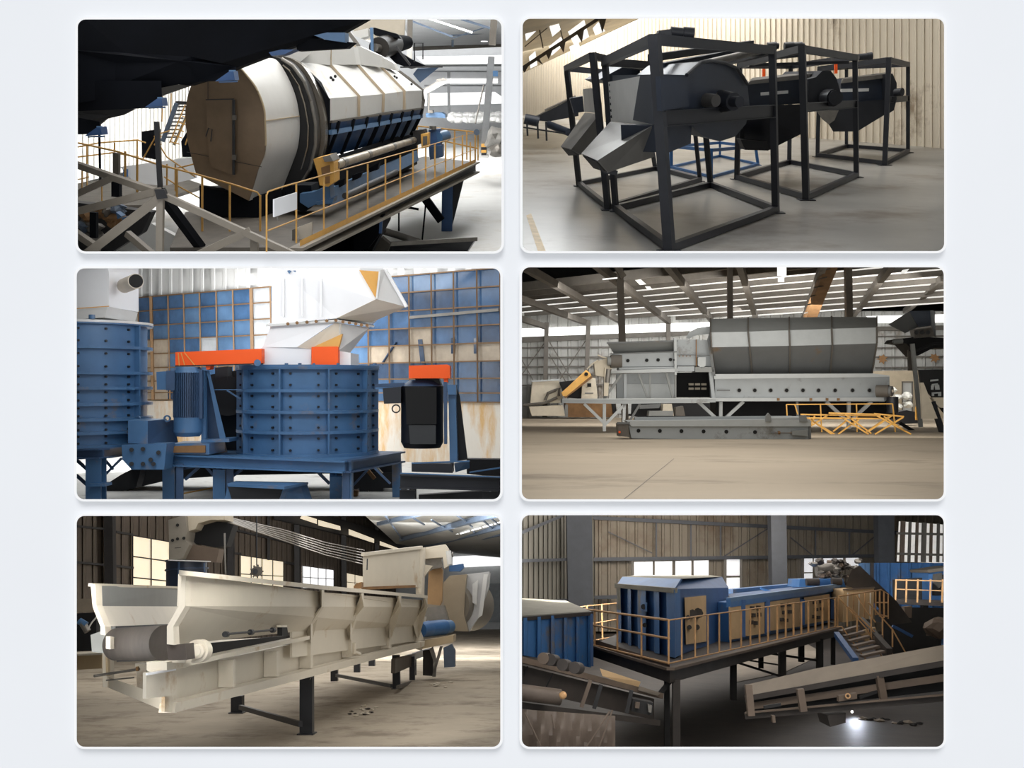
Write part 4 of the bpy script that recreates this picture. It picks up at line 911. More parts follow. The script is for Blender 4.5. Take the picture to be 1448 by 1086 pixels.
win5(8, m_winw, 428,800, 472,806, 832,832, 4, 2, 1.2); win5(9, m_win5, 490,810, 514,815, 836,836, 2, 2, 1.2)
for x0,x1,w_,y1 in ((155,157,12,880),(326,327,8,880),(420,421,7,870),(486,487,6.5,850),(533,533,5,800),(568,568,4,790)):
    struct('column', MB().bar(O(w5,x0,722,.8), O(w5,x1,y1,.8), W(w_, O(w5,x0,760).y)), m_ibeam5)
for a in ((108,744,148,748),(163,752,187,756),(108,795,150,799),(162,800,188,803),(326,748,420,770),(326,782,340,783),(402,795,418,798),(380,722,380,792),(400,735,560,775)):
    struct('wall_rail', MB().bar(O(w5,a[0],a[1],.5), O(w5,a[2],a[3],.5), W(3, O(w5,a[0],a[1]).y)), m_ibeam5)
struct('wall_girder', MB().plate(LO(w5, 1.2, 395,719, 430,719, 620,775, 620,787, 395,735), .5), m_ibeam5)
for c in ((428,728,448,734,448,741,424,733),(450,735,481,744,482,750,450,743),(493,748,529,762,529,768,493,756),(537,765,565,776,562,778,537,771)): struct('window_10', MB().add(LO(w5, 1.8, *c), [(0,1,2,3)]), m_win5)
# roof at the right with blue-grey trusses, far end wall
struct('wall_back', MB().pf(138,.3, 560,760, 723,700, 723,890, 560,890), M('pale_far_wall', (176,178,178), rough=.8, var=.06))
struct('window_11', MB().add(L(137, 640,787, 723,783, 723,799, 640,803), [(0,1,2,3)]), m_winw)
struct('door_1', MB().pf(137,.2, 691,825, 723,825, 723,880, 691,880), M('far_door_grey', (140,144,146), rough=.7))
mb = MB(); mb.add([P(505,719,60), P(723,719,60), P(723,790,136), P(568,776,136)], [(0,1,2,3)]); struct('ceiling', mb, m_roof5)
rp5 = (mb.v[0]-Vector((0,0,.45)), (mb.v[1]-mb.v[0]).cross(mb.v[3]-mb.v[0]).normalized())
for a in ((535,741,616,721,5,70,62),(567,763,706,726,5,100,80),(598,774,723,741,4,112,95),(607,778,723,752,3,125,108),(640,779,700,769,5,132,126)):
    p, q = O(rp5,a[0],a[1]), O(rp5,a[2],a[3]); struct('roof_beam', MB().bar(p, q, W(a[4],p.y), W(a[4],p.y)), m_bluegrey)
for a in ((540,722,568,762),(580,730,600,742),(618,740,640,752),(655,735,668,745),(610,735,628,746),(645,728,660,738),(680,733,697,748),(640,758,655,768),(670,752,682,764),(690,730,706,742)):
    p, q = O(rp5,a[0],a[1]), O(rp5,a[2],a[3]); struct('roof_purlin', MB().bar(p, q, .1), m_bluegrey)
for i in range(6): struct('window_12', MB().add(LO(rp5, 0, 618+i*16,763-i*4.6, 632+i*16,759-i*4.6, 633+i*16,761-i*4.6, 619+i*16,765-i*4.6), [(0,1,2,3)]), m_winw)
# cable bundle crossing high along the wall
t = Thing('cable_bundle', 'bundle of thin pale cables slung high along the dark wall', 'cables')
for i in range(6): t.part('cable', MB().tube([P(300+i*4,727+i*2,40), P(400,749+i*3,52), P(460,767+i*3.5,62), P(515,778+i*4,72)], .035, 6), m_steel)

# ---- the feeder: its side stands in an upright plane running away to the right
sA, sB = P(247,1008,15.2), P(600,915,40.9)
SP = vplane(sA, sB)
def S(x, y, off=0.0): return O(SP, x, y, off)
def strip(pts, off0, t_, mat, name, th, sub=None, label=None):
    return th.part(name, MB().plate([S(x,y,o+off0) for x,y,o in pts], t_), mat, sub, label)
t = Thing('belt_feeder', 'long cream trough belt feeder on black legs, running from lower left to right', 'feeder')
# lower frame
fr = strip([(250,946,0),(420,909,0),(603,872,0),(600,906,0),(440,946,0),(250,993,0)], -.2, .06, m_cream, 'frame_web', t)
t.part('top_flange', MB().plate([S(232,944,.15),S(292,930,.15),S(438,899,.15),S(438,904,.15),S(292,936,.15),S(232,949,.15)], .25), m_cream)
t.part('bottom_flange', MB().plate([S(249,994,.15),S(440,946.5,.15),S(601,906,.15),S(600,914,.15),S(440,957,.15),S(247,1008,.15)], .25), m_cream)
for x,y0,y1,w_ in ((331,933,972,3.5),(393,921,957,3.5),(441,903,945,3),(498,895,929,3),(552,888,917,3),(590,880,908,3)):
    t.part('frame_rib', MB().plate([S(x-w_/2,y0,.08),S(x+w_/2,y0-.5,.08),S(x+w_/2,y1-.8,.08),S(x-w_/2,y1,.08)], .27), m_cream, sub=fr)
e_ = t.part('end_block', MB().plate([S(207,951,.2),S(250,944,.2),S(250,983,.2),S(207,988,.2)], .05), m_cream)
t.part('block_edge', MB().plate([S(209,952,.25),S(249,945,.25),S(249,948,.25),S(209,955,.25)], .03), m_white, sub=e_)
t.part('corner_gusset', MB().plate([S(233,985,.1),S(250,981,.1),S(250,1008,.1),S(233,1006,.1)], .05), m_cream)
bd = [S(300,940,-.25),S(600,900,-.25),S(600,900)+Vector((-3.4,0,0)),S(400,916)+Vector((-2.2,0,0)),S(300,940)+Vector((-.6,0,0))]
t.part('belt_bed', MB().slab(bd, (0,0,.12)), m_cream)  # unseen bed added to shade the floor under the feeder
# front cross beam and left end
dF = 15.2
c1, c2 = P(146,965,17.2), P(247,1003,15.1)
t.part('cross_beam', MB().loft([P(152,957,17.2),P(236,986,15.2),P(236,1007,15.2),P(152,972,17.2)], [P(152,957,17.4),P(236,986,15.4),P(236,1007,15.4),P(152,972,17.4)]), m_cream)
t.part('corner_post', MB().pf(17.1,.3, 145,922, 152,920, 152,972, 145,971), m_cream)
t.part('bolt_plate', MB().pf(17.05,.1, 149,928, 152,928, 153,956, 150,956), m_creamd)
t.part('left_bracket', MB().pf(17,.3, 192,939, 207,940, 207,988, 194,984), m_cream); t.part('bracket_cap', MB().pf(16.95,.35, 191,938, 209,940, 209,943, 191,943), m_cream)
t.part('tension_rod', MB().cyl(P(133,956,16), P(197,946,16.6), W(2,16)), m_steel); t.part('rod_nut', MB().cyl(P(196,945.5,16.5), P(193,946,16.5), W(3.5,16)), m_rust)
t.part('tension_rod', MB().cyl(P(150,962,16.9), P(190,958,16.9), W(1.2,16)), m_steel)
# trough side with ribs
t.part('trough_wall', MB().plate([S(257,812,.55),S(340,822,.55),S(462,838,.55),S(603,849,.45),S(601,858.5,.45),S(255,857,.55)], .05), m_cream, label='vertical upper trough wall')
t.part('trough_slope', MB().plate([S(255,857,.55),S(601,858,.45),S(592,885,0),S(420,893,0),S(247,912,0)], .05), m_cream)
t.part('trough_skirt', MB().plate([S(413,893,0),S(592,884,0),S(600,905,0),S(413,930,0)], .05), m_cream)
t.part('slot_shadow', MB().plate([S(292,910,-.1),S(412,898,-.1),S(412,911,-.1),S(292,927,-.1)], .05), m_rubber, label='black rubber belt edge in the slot')  # black strip puts the slot's shadow into the colour
t.part('top_rim', MB().loft([S(253,806,.75),S(460,828,.7),S(605,842,.6),S(605,846,.6),S(460,834,.7),S(253,813,.75)], [S(253,806,.35),S(460,828,.3),S(605,842,.3),S(605,846,.3),S(460,834,.3),S(253,813,.35)]), m_cream)
for xt,xb,yt0,y1,yb in ((457,441,834,882,908),(513,497,839,878,905),(566,552,843,877,902),(603,591,846,873,902)):
    t.part('side_rib', MB().loft([S(xt-2,yt0,.75),S(xt-2,858,.7),S(xb-1.5,y1,.2),S(xb-1.5,yb,.15),S(xb+1.5,yb,.15),S(xb+1.5,y1,.2),S(xt+1.5,858,.7),S(xt+1.5,yt0,.75)],
        [S(xt-2-3,yt0,.5),S(xt-5,858,.5),S(xb-10,y1,.0),S(xb-4,yb,.0),S(xb,yb,.0),S(xb-6,y1,.0),S(xt-4,858,.5),S(xt-4,yt0,.5)]), m_cream)
# near end rib of the trough: shaped frame plate facing the viewer
def endrib(d, pts, tt, w): t.part('end_rib', MB().back(L(d, *pts), tt), m_cream)
dE = (S(255,830,.5).y-.1)/R5.k
endrib(dE, (253,806, 263,807, 262,857, 245,886, 246,912, 236,911, 236,886, 253,856), .25, 0)
t.part('left_end_rib', MB().pf(dE+1.2,.25, 128,826, 135,827, 136,856, 148,886, 149,898, 142,897, 142,886, 131,858), m_cream)
dL2 = 24
t.part('far_wall_upper', MB().loft([P(134,828,dE+1.4),P(256,832,dL2),P(256,858,dL2),P(135,857,dE+1.4)], [P(134,828,dE+1.5),P(256,832,dL2+.1),P(256,858,dL2+.1),P(135,857,dE+1.5)]), m_galv if 0 else m_grey3, label='grey inner face of the far trough side')
t.part('far_wall_slope', MB().loft([P(135,857,dE+1.4),P(256,857.5,dL2),P(250,882,dL2-2),P(149,886,dE+1.4)], [P(135,857,dE+1.5),P(256,857.5,dL2+.1),P(250,882,dL2-1.9),P(149,886,dE+1.5)]), m_cream)
t.part('far_rim', MB().bar(P(128,827,dE+1.3), P(256,831,dL2), .07, .05), m_cream)
t.part('belt', MB().cyl(P(165,911,dE+1.3), P(232,909,dE+.6), W(24,dE+1), W(25,dE+1), n=40), M('dusty_rubber_belt', (48,43,39), rough=.7, var=.35, scale=1.2, stretch=(6,1,1)))
t.part('belt_run', MB().pf(dE+1.6,2, 160,886, 236,884, 240,934, 165,936), m_rubber)
t.part('end_drop_plate', MB().pf(dE+1.5,.1, 128,898, 160,886, 162,925, 130,922), m_creamd if 0 else m_grey3)
t.part('inner_post', MB().pf(dE+.8,.15, 150,900, 156,901, 156,918, 150,917), m_cream)
t.part('hanger_strap', MB().pf(dE+.1,.4, 236,913, 262,910, 264,933, 238,934), M('belt_edge', (70,62,56), rough=.8, var=.2))
# bearing
bc = S(278,921,.5); ax_ = Vector((-.0,-1,0))
b_ = t.part('bearing_housing', MB().cyl(bc+Vector((0,.25,0)), bc, W(16,15.6), n=32), m_cream)
t.part('bearing_cap', MB().cyl(bc+Vector((.02,0,0)), bc+Vector((.04,-.14,0)), W(11,15.6), W(9.5,15.6), n=28), m_cream, sub=b_)
t.part('bearing_hub', MB().cyl(bc+Vector((.04,-.14,0)), bc+Vector((.05,-.2,0)), W(6,15.6), n=24), m_cream, sub=b_)
t.part('bearing_foot', MB().plate([S(262,925,.5),S(296,922,.5),S(296,931,.5),S(262,937,.5)], .25), m_cream, sub=b_); t.part('slide_bracket', MB().plate([S(236,936,.3),S(262,932,.3),S(262,943,.3),S(236,948,.3)], .3), m_cream)
k = t.part('level_rod', MB().cyl(S(322,896.5,.35), S(384,891,.35), .02), m_blk)
for x,y in ((319.5,897),(355,894),(386,891)): t.part('rod_knob', MB().cyl(S(x-1.5,y,.35), S(x+1.5,y,.35), .05), m_blk, sub=k)
t.part('bracket_stub', MB().plate([S(399,886,.35),S(406,886,.35),S(408,899,.35),S(399,899,.35)], .1), m_rubber); t.part('stub_cap', MB().plate([S(398,884,.36),S(406,884,.36),S(406,887,.36),S(398,887,.36)], .1), m_cream)
t.part('drain_pipe', MB().tube([S(501,909,.2),S(501,922,.2),S(509,925,.2)], .05), m_cream)
# legs
for x0,y0,x1,y1,w_ in ((434,956,434,1038,17),(560,926,561,974,10),(336,984,336,1008,15)):
    b = G(x1,y1); p = t.part('leg', MB().bar(P(x0,y0,b.y/R5.k), b, W(w_,b.y), W(w_*.9,b.y), up=(0,1,0)), m_blk)
    t.part('foot_plate', MB().bx(b, W(w_*1.3,b.y), .5, .03), m_blk, sub=p)
for a in ((340,1000,425,1024,7,26.8,23.2),(430,952,440,958,8,23,23),(476,955,554,970,4,40,35.2)): t.part('cross_rail', MB().bar(P(a[0],a[1],a[5]), P(a[2],a[3],a[6]), .1, .12), m_blk)
for a in ((473,938,473,963,10,41),(505,932,505,953,9,47),(526,928,526,948,9,52),(583,928,583,962,8,42),(588,926,588,962,2,45)): t.part('leg', MB().pb(a[0],a[1],a[2],a[3],a[5],a[4]), m_blk)
t.part('rear_frame', MB().bar(P(556,942,35), P(585,932,44), .15, .5), M('frame_brown', (92,84,76), rough=.6)); t.part('rear_frame', MB().bar(P(562,972,35.2), P(588,962,44.5), .1, .12), m_col)
t.part('rear_frame', MB().bar(P(585,928,44), P(610,920,52), .15, .3), m_blk)
# ---- square hood on the feeder
t = Thing('feeder_cover', 'cream box cover with slanted top standing on the far end of the feeder', 'cover')
k = t.part('cover_front', MB().loft([P(513,786,34),P(516,781,34),P(595,774,40),P(594,830,40),P(513,831,34)], [P(513,786,36),P(516,781,36),P(597,774,42),P(597,830,42),P(513,831,36)]), m_cream)
t.part('cover_rim', MB().bar(P(513,784,33.9), P(596,774,39.9), .12), m_cream, sub=k); t.part('cover_edge', MB().bar(P(513,832,33.8), P(586,829,39), .1), m_rust, sub=k)
t.part('cover_end', MB().loft([P(587,775,39.8),P(600,774,40),P(596,843,40),P(588,840,39.8)], [P(588,775,43),P(602,774,43),P(600,843,43),P(589,840,43)]), m_cream)
for a in ((519.5,790,519,806),(584,785,584,793)): t.part('latch', MB().pb(*a, 33.6 if a[0] < 550 else 39.2, 1.6), m_blk)
t.part('clamp', MB().cyl(P(594,832,39.6), P(594,838,39.6), W(3,40)), m_cream)
t = Thing('orange_roller_end', 'small orange brown curved guard peeping left of the cream cover', 'guard')
t.part('guard', MB().pf(33,.5, 500,829, 504,825, 511,823, 511,832, 500,832), m_rust)
# ---- drive group at the far end
t = Thing('drum_screen', 'tan and grey rotating drum with cream top frame beyond the feeder', 'machine')
m_tan = M('tan_guard', (168,134,94), rough=.55, var=.1)
t.part('guard_panel', MB().pf(44,.6, 606,808, 623,802, 626,806, 625,850, 622,856, 604,854, 605,830), m_tan)
t.part('drum', MB().cyl(P(632,856,46), P(664,856,50), W(34,47), W(38,50), n=32), M('dull_grey_tan', (142,134,122), rough=.4, metal=.3, var=.12, scale=.4))
t.part('drum_face', MB().pf(45.5,2, 627,824, 636,814, 660,812, 658,830, 656,868, 662,893, 640,892, 628,872), M('tan_grey_sheet', (150,136,114), rough=.45, var=.1))
t.part('drum_wrap', MB().pf(46.5,3, 660,812, 692,808, 690,828, 676,874, 663,893, 656,868, 658,830), M('plastic_wrap', (188,188,188), rough=.3, var=.2, scale=.5)); t.part('wrap_fold', MB().pf(46.3,.1, 668,826, 676,820, 674,856, 668,852), m_whsh); t.part('wrap_fold', MB().pf(46.3,.1, 684,812, 690,812, 682,870, 676,874), m_whsh)
t.part('top_frame', MB().pf(43,1, 597,778, 630,770, 634,776, 634,800, 628,804, 626,788, 600,790), m_cream); t.part('frame_rail', MB().pb(598,776,630,771,42.5,3), m_cream); t.part('frame_arm', MB().pf(42.5,.4, 598,798, 612,800, 600,815, 596,812), m_cream)
t.part('grey_inner', MB().pf(43.5,.5, 600,790, 624,788, 626,802, 606,806), m_steel); t.part('pipe', MB().cyl(P(634,779,42), P(636,798,42), W(4,42)), m_whsh); t.part('wheel', MB().cyl(P(639,784,42.4), P(641,784,42.4), W(4,42)), m_steel)
t.part('lower_body', MB().pf(44,1, 597,860, 628,856, 636,884, 606,896, 597,880), m_steel); t.part('blue_motor', MB().pf(43.5,.6, 635,800, 655,797, 656,803, 650,808, 635,808), m_blue)
t.part('end_plate', MB().pf(41.2,.3, 586,896, 598,892, 600,905, 596,920, 588,918), m_cream); t.part('end_plate', MB().pf(41,.3, 592,868, 600,858, 604,858, 596,884, 588,900, 586,896), m_cream)
t = Thing('blue_gear_motor', 'bright blue geared motor beside the far end of the feeder', 'motor')
t.part('gearbox', MB().cyl(P(594,891,40.8), P(606,889,41.4), W(11,41), W(12,41), n=20), m_blue); t.part('motor', MB().cyl(P(606,889,41.4), P(628,887,42.2), W(11.5,41.5), n=20), m_blue); t.part('fan_cover', MB().cyl(P(628,887,42.2), P(636,886,42.6), W(10,42), n=20), m_blue3)
t.part('shaft_end', MB().cyl(P(589,889,40.6), P(594,890,40.8), W(3,41)), m_blk)
t = Thing('motor_stand', 'cream and dark floor stand with slanted legs under the blue motor', 'stand')
t.part('stand_top', MB().pf(41,2, 597,906, 641,898, 641,908, 597,918), m_creamd); t.part('leg', MB().pf(42,.6, 598,920, 612,918, 612,956, 598,955), m_ibeam5)
t.part('leg', MB().pf(41.8,.2, 607,918, 612,914, 618,936, 616,957, 612,957, 614,938), m_steel); t.part('leg', MB().pf(41.8,.2, 622,914, 626,914, 617,945, 615,957, 611,957, 613,945), m_steel)
t.part('leg', MB().pf(44,.8, 627,916, 638,911, 643,920, 643,943, 628,944), m_bluegrey)
# ---- blue crusher behind
t = Thing('crusher_tower', 'grey folded hopper above a dark blue drum, standing behind the feeder at left', 'crusher')
t.part('drum', MB().cyl(P(264,850,30), P(264,792,30), W(30,30), n=28), M('deep_blue_drum', (30,44,66), rough=.4, var=.25))
for y in (792,805): t.part('flange_ring', MB().ring(P(264,y+1,30), P(264,y-1,30), W(32,30), W(29,30), 28), M('drum_edge_blue', (44,64,92), rough=.4))
t.part('vertical_rib', MB().pb(253,795,253,830,29.2,2.5), m_blue3d); t.part('vertical_rib', MB().pb(289,796,289,810,29.3,2), m_blue3d)
h = t.part('hopper_front', MB().pf(29,1.2, 238,735, 262,728, 264,752, 262,764, 268,770, 258,790, 240,792, 239,760), M('hopper_grey_brown', (128,122,112), rough=.6, var=.1))
t.part('hopper_top', MB().pf(29.2,1, 262,728, 318,722, 318,735, 298,735, 280,740, 276,748, 264,752), M('hopper_beige', (176,166,148), rough=.6, var=.08))
t.part('hopper_inside', MB().pf(29.8,.6, 264,752, 280,742, 300,735, 330,742, 320,772, 304,774, 262,766), m_void)
t.part('hopper_skirt', MB().pf(29.3,.6, 268,769, 310,776, 306,795, 258,791), M('skirt_brown', (92,78,66), rough=.6)); t.part('hopper_rim', MB().pb(238,792,298,794,28.8,1.6), m_cream4 if 0 else m_whsh)
for x,y in ((251,742.5),(244,764),(251,762),(260,761)): t.part('port_hole', MB().cyl(P(x,y,29), P(x,y,28.95), W(2.4,29), n=12), m_hole, sub=h)
t.part('handle', MB().pb(247,775,256,774,28.95,.8), m_hole, sub=h); t.part('stand_pole', MB().pb(317.5,754,319,812,28,2), m_steel)
t = Thing('sprocket_valve', 'small round toothed valve wheel hanging before the window', 'valve')
k = t.part('wheel', MB().cyl(P(363,808,34), P(363,808,34.3), W(8,34), n=18), m_col); t.part('hub', MB().cyl(P(361,808,33.9), P(361,808,34), W(4,34), n=12), m_blk, sub=k)
for i in range(9): a = i*.698; p = P(363,808,34.1)+Vector((math.cos(a),0,math.sin(a)))*W(8,34); t.part('tooth', MB().bar(p, p+Vector((math.cos(a),0,math.sin(a)))*W(2.2,34), .05), m_col, sub=k)
t.part('chain', MB().cyl(P(363,722,34.2), P(363,800,34.2), .02), m_blk)
# ---- left edge things
t = Thing('side_table', 'cream edged low bench at far left edge behind the feeder', 'bench')
t.part('bench_top', MB().loft([P(96,926,24),P(144,923,22),P(152,920,26),P(96,922,27)], [P(96,928,24),P(144,926,22),P(152,922,26),P(96,924,27)]), m_cream); t.part('bench_side', MB().pf(24.5,.4, 96,928, 144,925, 144,945, 96,948), m_creamd)
t = Thing('dark_barrel', 'black machine with blue and silver fittings at the left edge', 'machine')
t.part('body', MB().pf(28,2, 96,868, 136,866, 136,920, 96,921), m_void); t.part('silver_fitting', MB().cyl(P(116,880,27), P(124,893,27), W(5,27)), m_steel); t.part('blue_fitting', MB().cyl(P(112,878,27), P(122,884,27), W(5,27)), m_blue3); t.part('hose', MB().pt(27,1.2, 124,890, 130,880, 137,872), m_whsh)
struct('wall_ledge', MB().pf(40,.5, 96,848, 132,846, 140,865, 96,866), m_creamd if 0 else M('ledge_grey', (128,118,104), rough=.7))
# ---- litter on the floor
random.seed(9)
ORD = ['first','second','third','fourth','fifth','sixth','seventh','eighth','ninth','tenth','eleventh']
def rub(i): return ORD[i//2]+(' from the left, nearer' if i % 2 else ' from the left, farther')
m_lit = M('pale_litter', (206,196,178), rough=.7, var=.25, scale=6); m_lit2 = M('dark_litter', (60,54,48), rough=.8)
for i in range(22):
    x = 515+random.gauss(0,14); y = 1007+random.gauss(0,4)-(x-515)*.12; p = G(x,y); s_ = random.uniform(.04,.1)
    mb = MB().blob(p+Vector((0,0,s_*.3)), s_, s_, s_*.35, rough=.5)
    solo('stone_chip', mb, m_lit if i % 4 else m_lit2, ('pale' if i % 4 else 'dark')+' rubble chip right of the tall black leg, '+rub(i), 'rubble', 'rubble chips on the tan floor')
for i in range(6):
    x = 623+random.gauss(0,6); y = 968+random.gauss(0,1.5); p = G(x,y); s_ = random.uniform(.06,.13)
    solo('stone_chip', MB().blob(p+Vector((0,0,s_*.3)), s_, s_, s_*.35, rough=.5), m_lit if i % 2 else m_cin, ('white' if i % 2 else 'tan')+' flake on floor right of motor stand, '+ORD[i]+' of the group', 'rubble', 'pale flakes by the motor stand')
# ================================================================ TOP LEFT HALL: white drum screen on a railed platform
R1 = Room(125, 4.4, 0); use(R1)
lamp((-4.5,26,10.5), (-4,28,2), 9, 16, 1500, (1,.98,.95))
sill_strip(130, 690, 8, 6, .35, .2)
lamp((-1.5,46,9.5), (-5,28,2), 8, 5, 900, (.95,.98,1))
lamp((-5,75,17), (-5,85,2), 20, 40, 26000, (1,1,1))
lamp((-11,42,9), (-13,50,4), 8, 8, 3000)
m_floor1 = M('bright_factory_floor', (206,206,204), rough=.6, var=.08, scale=.4, dirt=(176,170,160), damt=.3, dscale=.2)
m_w1 = M('white_cladding', (228,226,220), rough=.6, var=.04, scale=.5)
m_hood1 = M('hood_cream_white', (214,213,209), rough=.42, var=.05, scale=1, dirt=(190,172,144), damt=.12, dscale=.5)
m_brz = M('brown_steel_face', (138,118,96), rough=.3, metal=.5, var=.22, scale=.9)
m_ring = M('black_drum_ring', (22,22,24), rough=.4, var=.2); m_shiny = M('polished_ring', (150,142,130), rough=.25, metal=.8, var=.15)
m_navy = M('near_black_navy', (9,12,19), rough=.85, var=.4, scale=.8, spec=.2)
m_shblue = M('shell_blue', (56,88,134), rough=.4, var=.14, scale=1.5); m_ltblue = M('channel_blue', (92,126,164), rough=.45, var=.12)
m_ogre = M('tan_grey_girder', (142,134,122), rough=.55, var=.14, scale=1.5); m_ogrd = M('dark_girder', (44,44,46), rough=.6, var=.2)
m_yr = M('railing_ochre', (206,158,82), rough=.5, var=.2, scale=4); m_ochd = M('toe_board_yellow', (226,172,84), rough=.55, var=.12)
m_deck = M('dark_chequer_plate', (92,86,78), rough=.6, var=.25, scale=3)
floor(m_floor1, 92,366.5, 723,366.5, 723,176, 92,176)
struct('wall_back', MB().pf(118,.3, 440,-20, 723,-20, 723,190, 440,190), M('far_wall_grey', (206,208,210), rough=.8, var=.04))
struct('wall_left', corr(vplane(P(100,250,40),P(300,212,62)), 92, 330, const(-20), line(100,262,300,212), .62, .06), m_w1)
for c in ((588,80,723,78,723,91,600,91),(590,132,700,130,723,146,600,150)): struct('window_13', MB().add(L(116, *c), [(0,1,2,3)]), m_winw)
gr = M('haze_grey', (150,152,154), rough=.7, var=.1)
for a in ((584,69,723,63,5),(590,93,723,92,3),(594,101,723,101,2),(600,121,723,121,2)): struct('roof_beam', MB().pb(a[0],a[1],a[2],a[3],112,a[4]), m_col if a[4] == 5 else gr)
struct('ceiling', MB().add([P(560,15,62), P(723,15,62), P(723,62,112), P(584,66,112)], [(0,1,2,3)]), M('roof_sheet_pale', (176,178,180), rough=.7, var=.1, scale=.3))
for a in ((583,30,640,52,2.5,70),(652,27,700,42,3,70),(640,55,640,66,3,100),(638,50,723,44,2,90),(640,54,700,34,1.5,80)): struct('roof_beam', MB().pb(*a[:4],a[5],a[4]), m_bluegrey)
struct('window_14', MB().pb(606,26,668,46,66,2.4), m_winw)
for c in ((602,32,612,36),(680,56,692,60)): struct('roof_light', MB().cyl(P(c[0]+5,c[1]+2,80), P(c[0]+5,c[1]+3,80), .25), m_winw)
struct('column', MB().pb(580,24,579,92,60,6.5), m_col)
struct('column', MB().pb(699,22,696,64,58,9), m_col)
struct('wall_panel', MB().pf(60,.3, 500,24, 573,24, 571,58, 540,66, 500,50), M('beige_cladding', (150,142,128), rough=.7, var=.06))
t = Thing('striped_column', 'grey steel building column at right with yellow and black banded foot', 'column')
k = t.part('column_shaft', MB().bar(P(695,80,52), P(684,216,52), W(9,52), up=(0,1,0)), M('column_paint_grey', (118,120,122), rough=.6)); t.part('crane_pole', MB().pt(51,1, 684,120, 672,175), m_steel)
for i, m_ in enumerate((m_ochd,m_blk,m_ochd,m_blk)): t.part('foot_band', MB().pf(51.2,1, 680.5,204+i*4, 687.5,204+i*4, 687.5,208+i*4, 680.5,208+i*4), m_)
t.part('base_plate', MB().pf(51,1.2, 678,220, 690,220, 690,223, 678,223), m_whsh); t.part('bracket', MB().pf(51.5,1, 697,100, 704,100, 704,108, 697,108), m_blue3)
for x0,y0,x1,y1 in ((634,100,635,160),(635,100,635,110),(606,131,606,160)): struct('column', MB().pb(x0,y0,x1,y1,95,3.5), gr)
random.seed(5)
m_bale = M('white_bale', (226,226,224), rough=.6, var=.15, scale=1.5); m_bale2 = M('grey_scrap', (128,126,122), rough=.7, var=.35, scale=2)
for i in range(16):
    x = 640+i%8*9.5+random.uniform(-2,2); y = 163+(i//8)*6+random.uniform(-1,1)
    o_ = 'upper' if i < 8 else 'lower'
    solo('wrapped_bale', MB().blob(P(x,y,82-(i//8)*2), .42, .5, .27, rough=.12), m_bale, 'white wrapped bale, %s from the left in the %s row behind the striped column' % (('first','second','third','fourth','fifth','sixth','seventh','eighth')[i%8], o_), 'bale', 'white bales stacked far right')
t = Thing('blue_machine', 'small blue machine far off between white bales and drum', 'machine'); t.part('body', MB().pf(80,2, 602,160, 624,159, 629,162, 630,167, 602,166), m_ltblue); t.part('cab', MB().pf(79.5,1, 606,156, 612,156, 612,160, 606,160), m_steel)
solo('scrap_pile', MB().blob(P(701,196,50), .5, 1, .6, rough=.25), m_bale2, 'grey scrap heap with white bags behind the striped column foot', 'scrap heap')
solo('dark_pile', MB().blob(P(703,213,49), .4, .8, .3, rough=.2), m_steel, 'dark round heap at right edge beside the striped column', 'scrap heap')
t = Thing('white_pipe_rack', 'white inclined conveyor gallery with posts in bright background', 'conveyor')
t.part('gallery', MB().pf(70,.6, 598,127, 626,111, 704,111, 704,118, 630,118, 598,135), m_whsh); t.part('roof_line', MB().pb(598,127,628,110,69.8,1.5), m_steel); t.part('post', MB().pb(607,131,606,160,69.8,1.6), m_steel)
for x, y in ((619,112),(626,112)): t.part('bracket', MB().pf(69.8,.2, x-2,y, x+4,y-1, x+6,y+1, x-2,y+2), m_steel)

# ---- platform
ZD = G(430,351).z; 
def DZ(x, y, z): return G(x, y, z)
zd = P(430,351,16.2).z
e0, e1 = G(428,352,zd), G(672,229,zd)
EP = vplane(e0, e1)
def E(x, y, off=0.0): return O(EP, x, y, off)
t = Thing('platform', 'raised steel platform with dark deck and edge girder carrying the white drum', 'platform')
t.part('deck', MB().slab([G(430,350,zd),G(672,229,zd),G(600,221,zd),G(262,300,zd),G(240,350,zd)], (0,0,-.06)), m_deck)
t.part('edge_girder', MB().loft([E(418,352,.0),E(673,229,.0),E(673,243,.0),E(424,364,.0)], [E(418,352,-.25),E(673,229,-.25),E(673,243,-.25),E(424,364,-.25)]), m_ogrd)
t.part('girder_flange', MB().bar(E(418,353,.1), E(674,229.5,.1), .22, .05), m_ogre); t.part('girder_flange', MB().bar(E(424,363,.1), E(674,243,.1), .22, .05), m_ogre)
t.part('toe_board', MB().loft([E(424,340,.12),E(672,225,.12),E(672,231,.12),E(424,352,.12)], [E(424,340,.1),E(672,225,.1),E(672,231,.1),E(424,352,.1)]), m_ochd)
for x0,y0,x1,y1,w_ in ((633,258,632,338,15),): t.part('leg', MB().bar(P(x0,y0,33), P(x1,y1,33), W(w_,33), W(12,33), up=(0,1,0)), m_shblue)
t.part('leg_plate', MB().loft([P(641,255,33),P(657,250,33),P(640,318,33),P(636,318,33)], [P(641,255,33.4),P(657,250,33.4),P(640,318,33.4),P(636,318,33.4)]), m_ogrd)
t.part('leg_brace', MB().pb(600,279,624,312,32.6,11), m_navy); t.part('foot', MB().pf(33,.5, 622,338, 638,338, 638,343, 622,343), m_blk)
t.part('near_leg', MB().pf(21,.5, 500,318, 541,306, 541,326, 520,352, 500,356), m_shblue if 0 else m_navy); t.part('leg_edge', MB().pb(539,312,538,330,20.8,4), m_shblue)
for a in ((564,299,564,327),(602,288,597,340)): t.part('hanger', MB().pb(*a, 27, 2.2), m_navy)
t.part('pipe', MB().cyl(P(541,326,24), P(592,342,27), W(5,25)), m_col); t.part('small_pipe', MB().pb(575,293,592,296,27,3), m_navy)
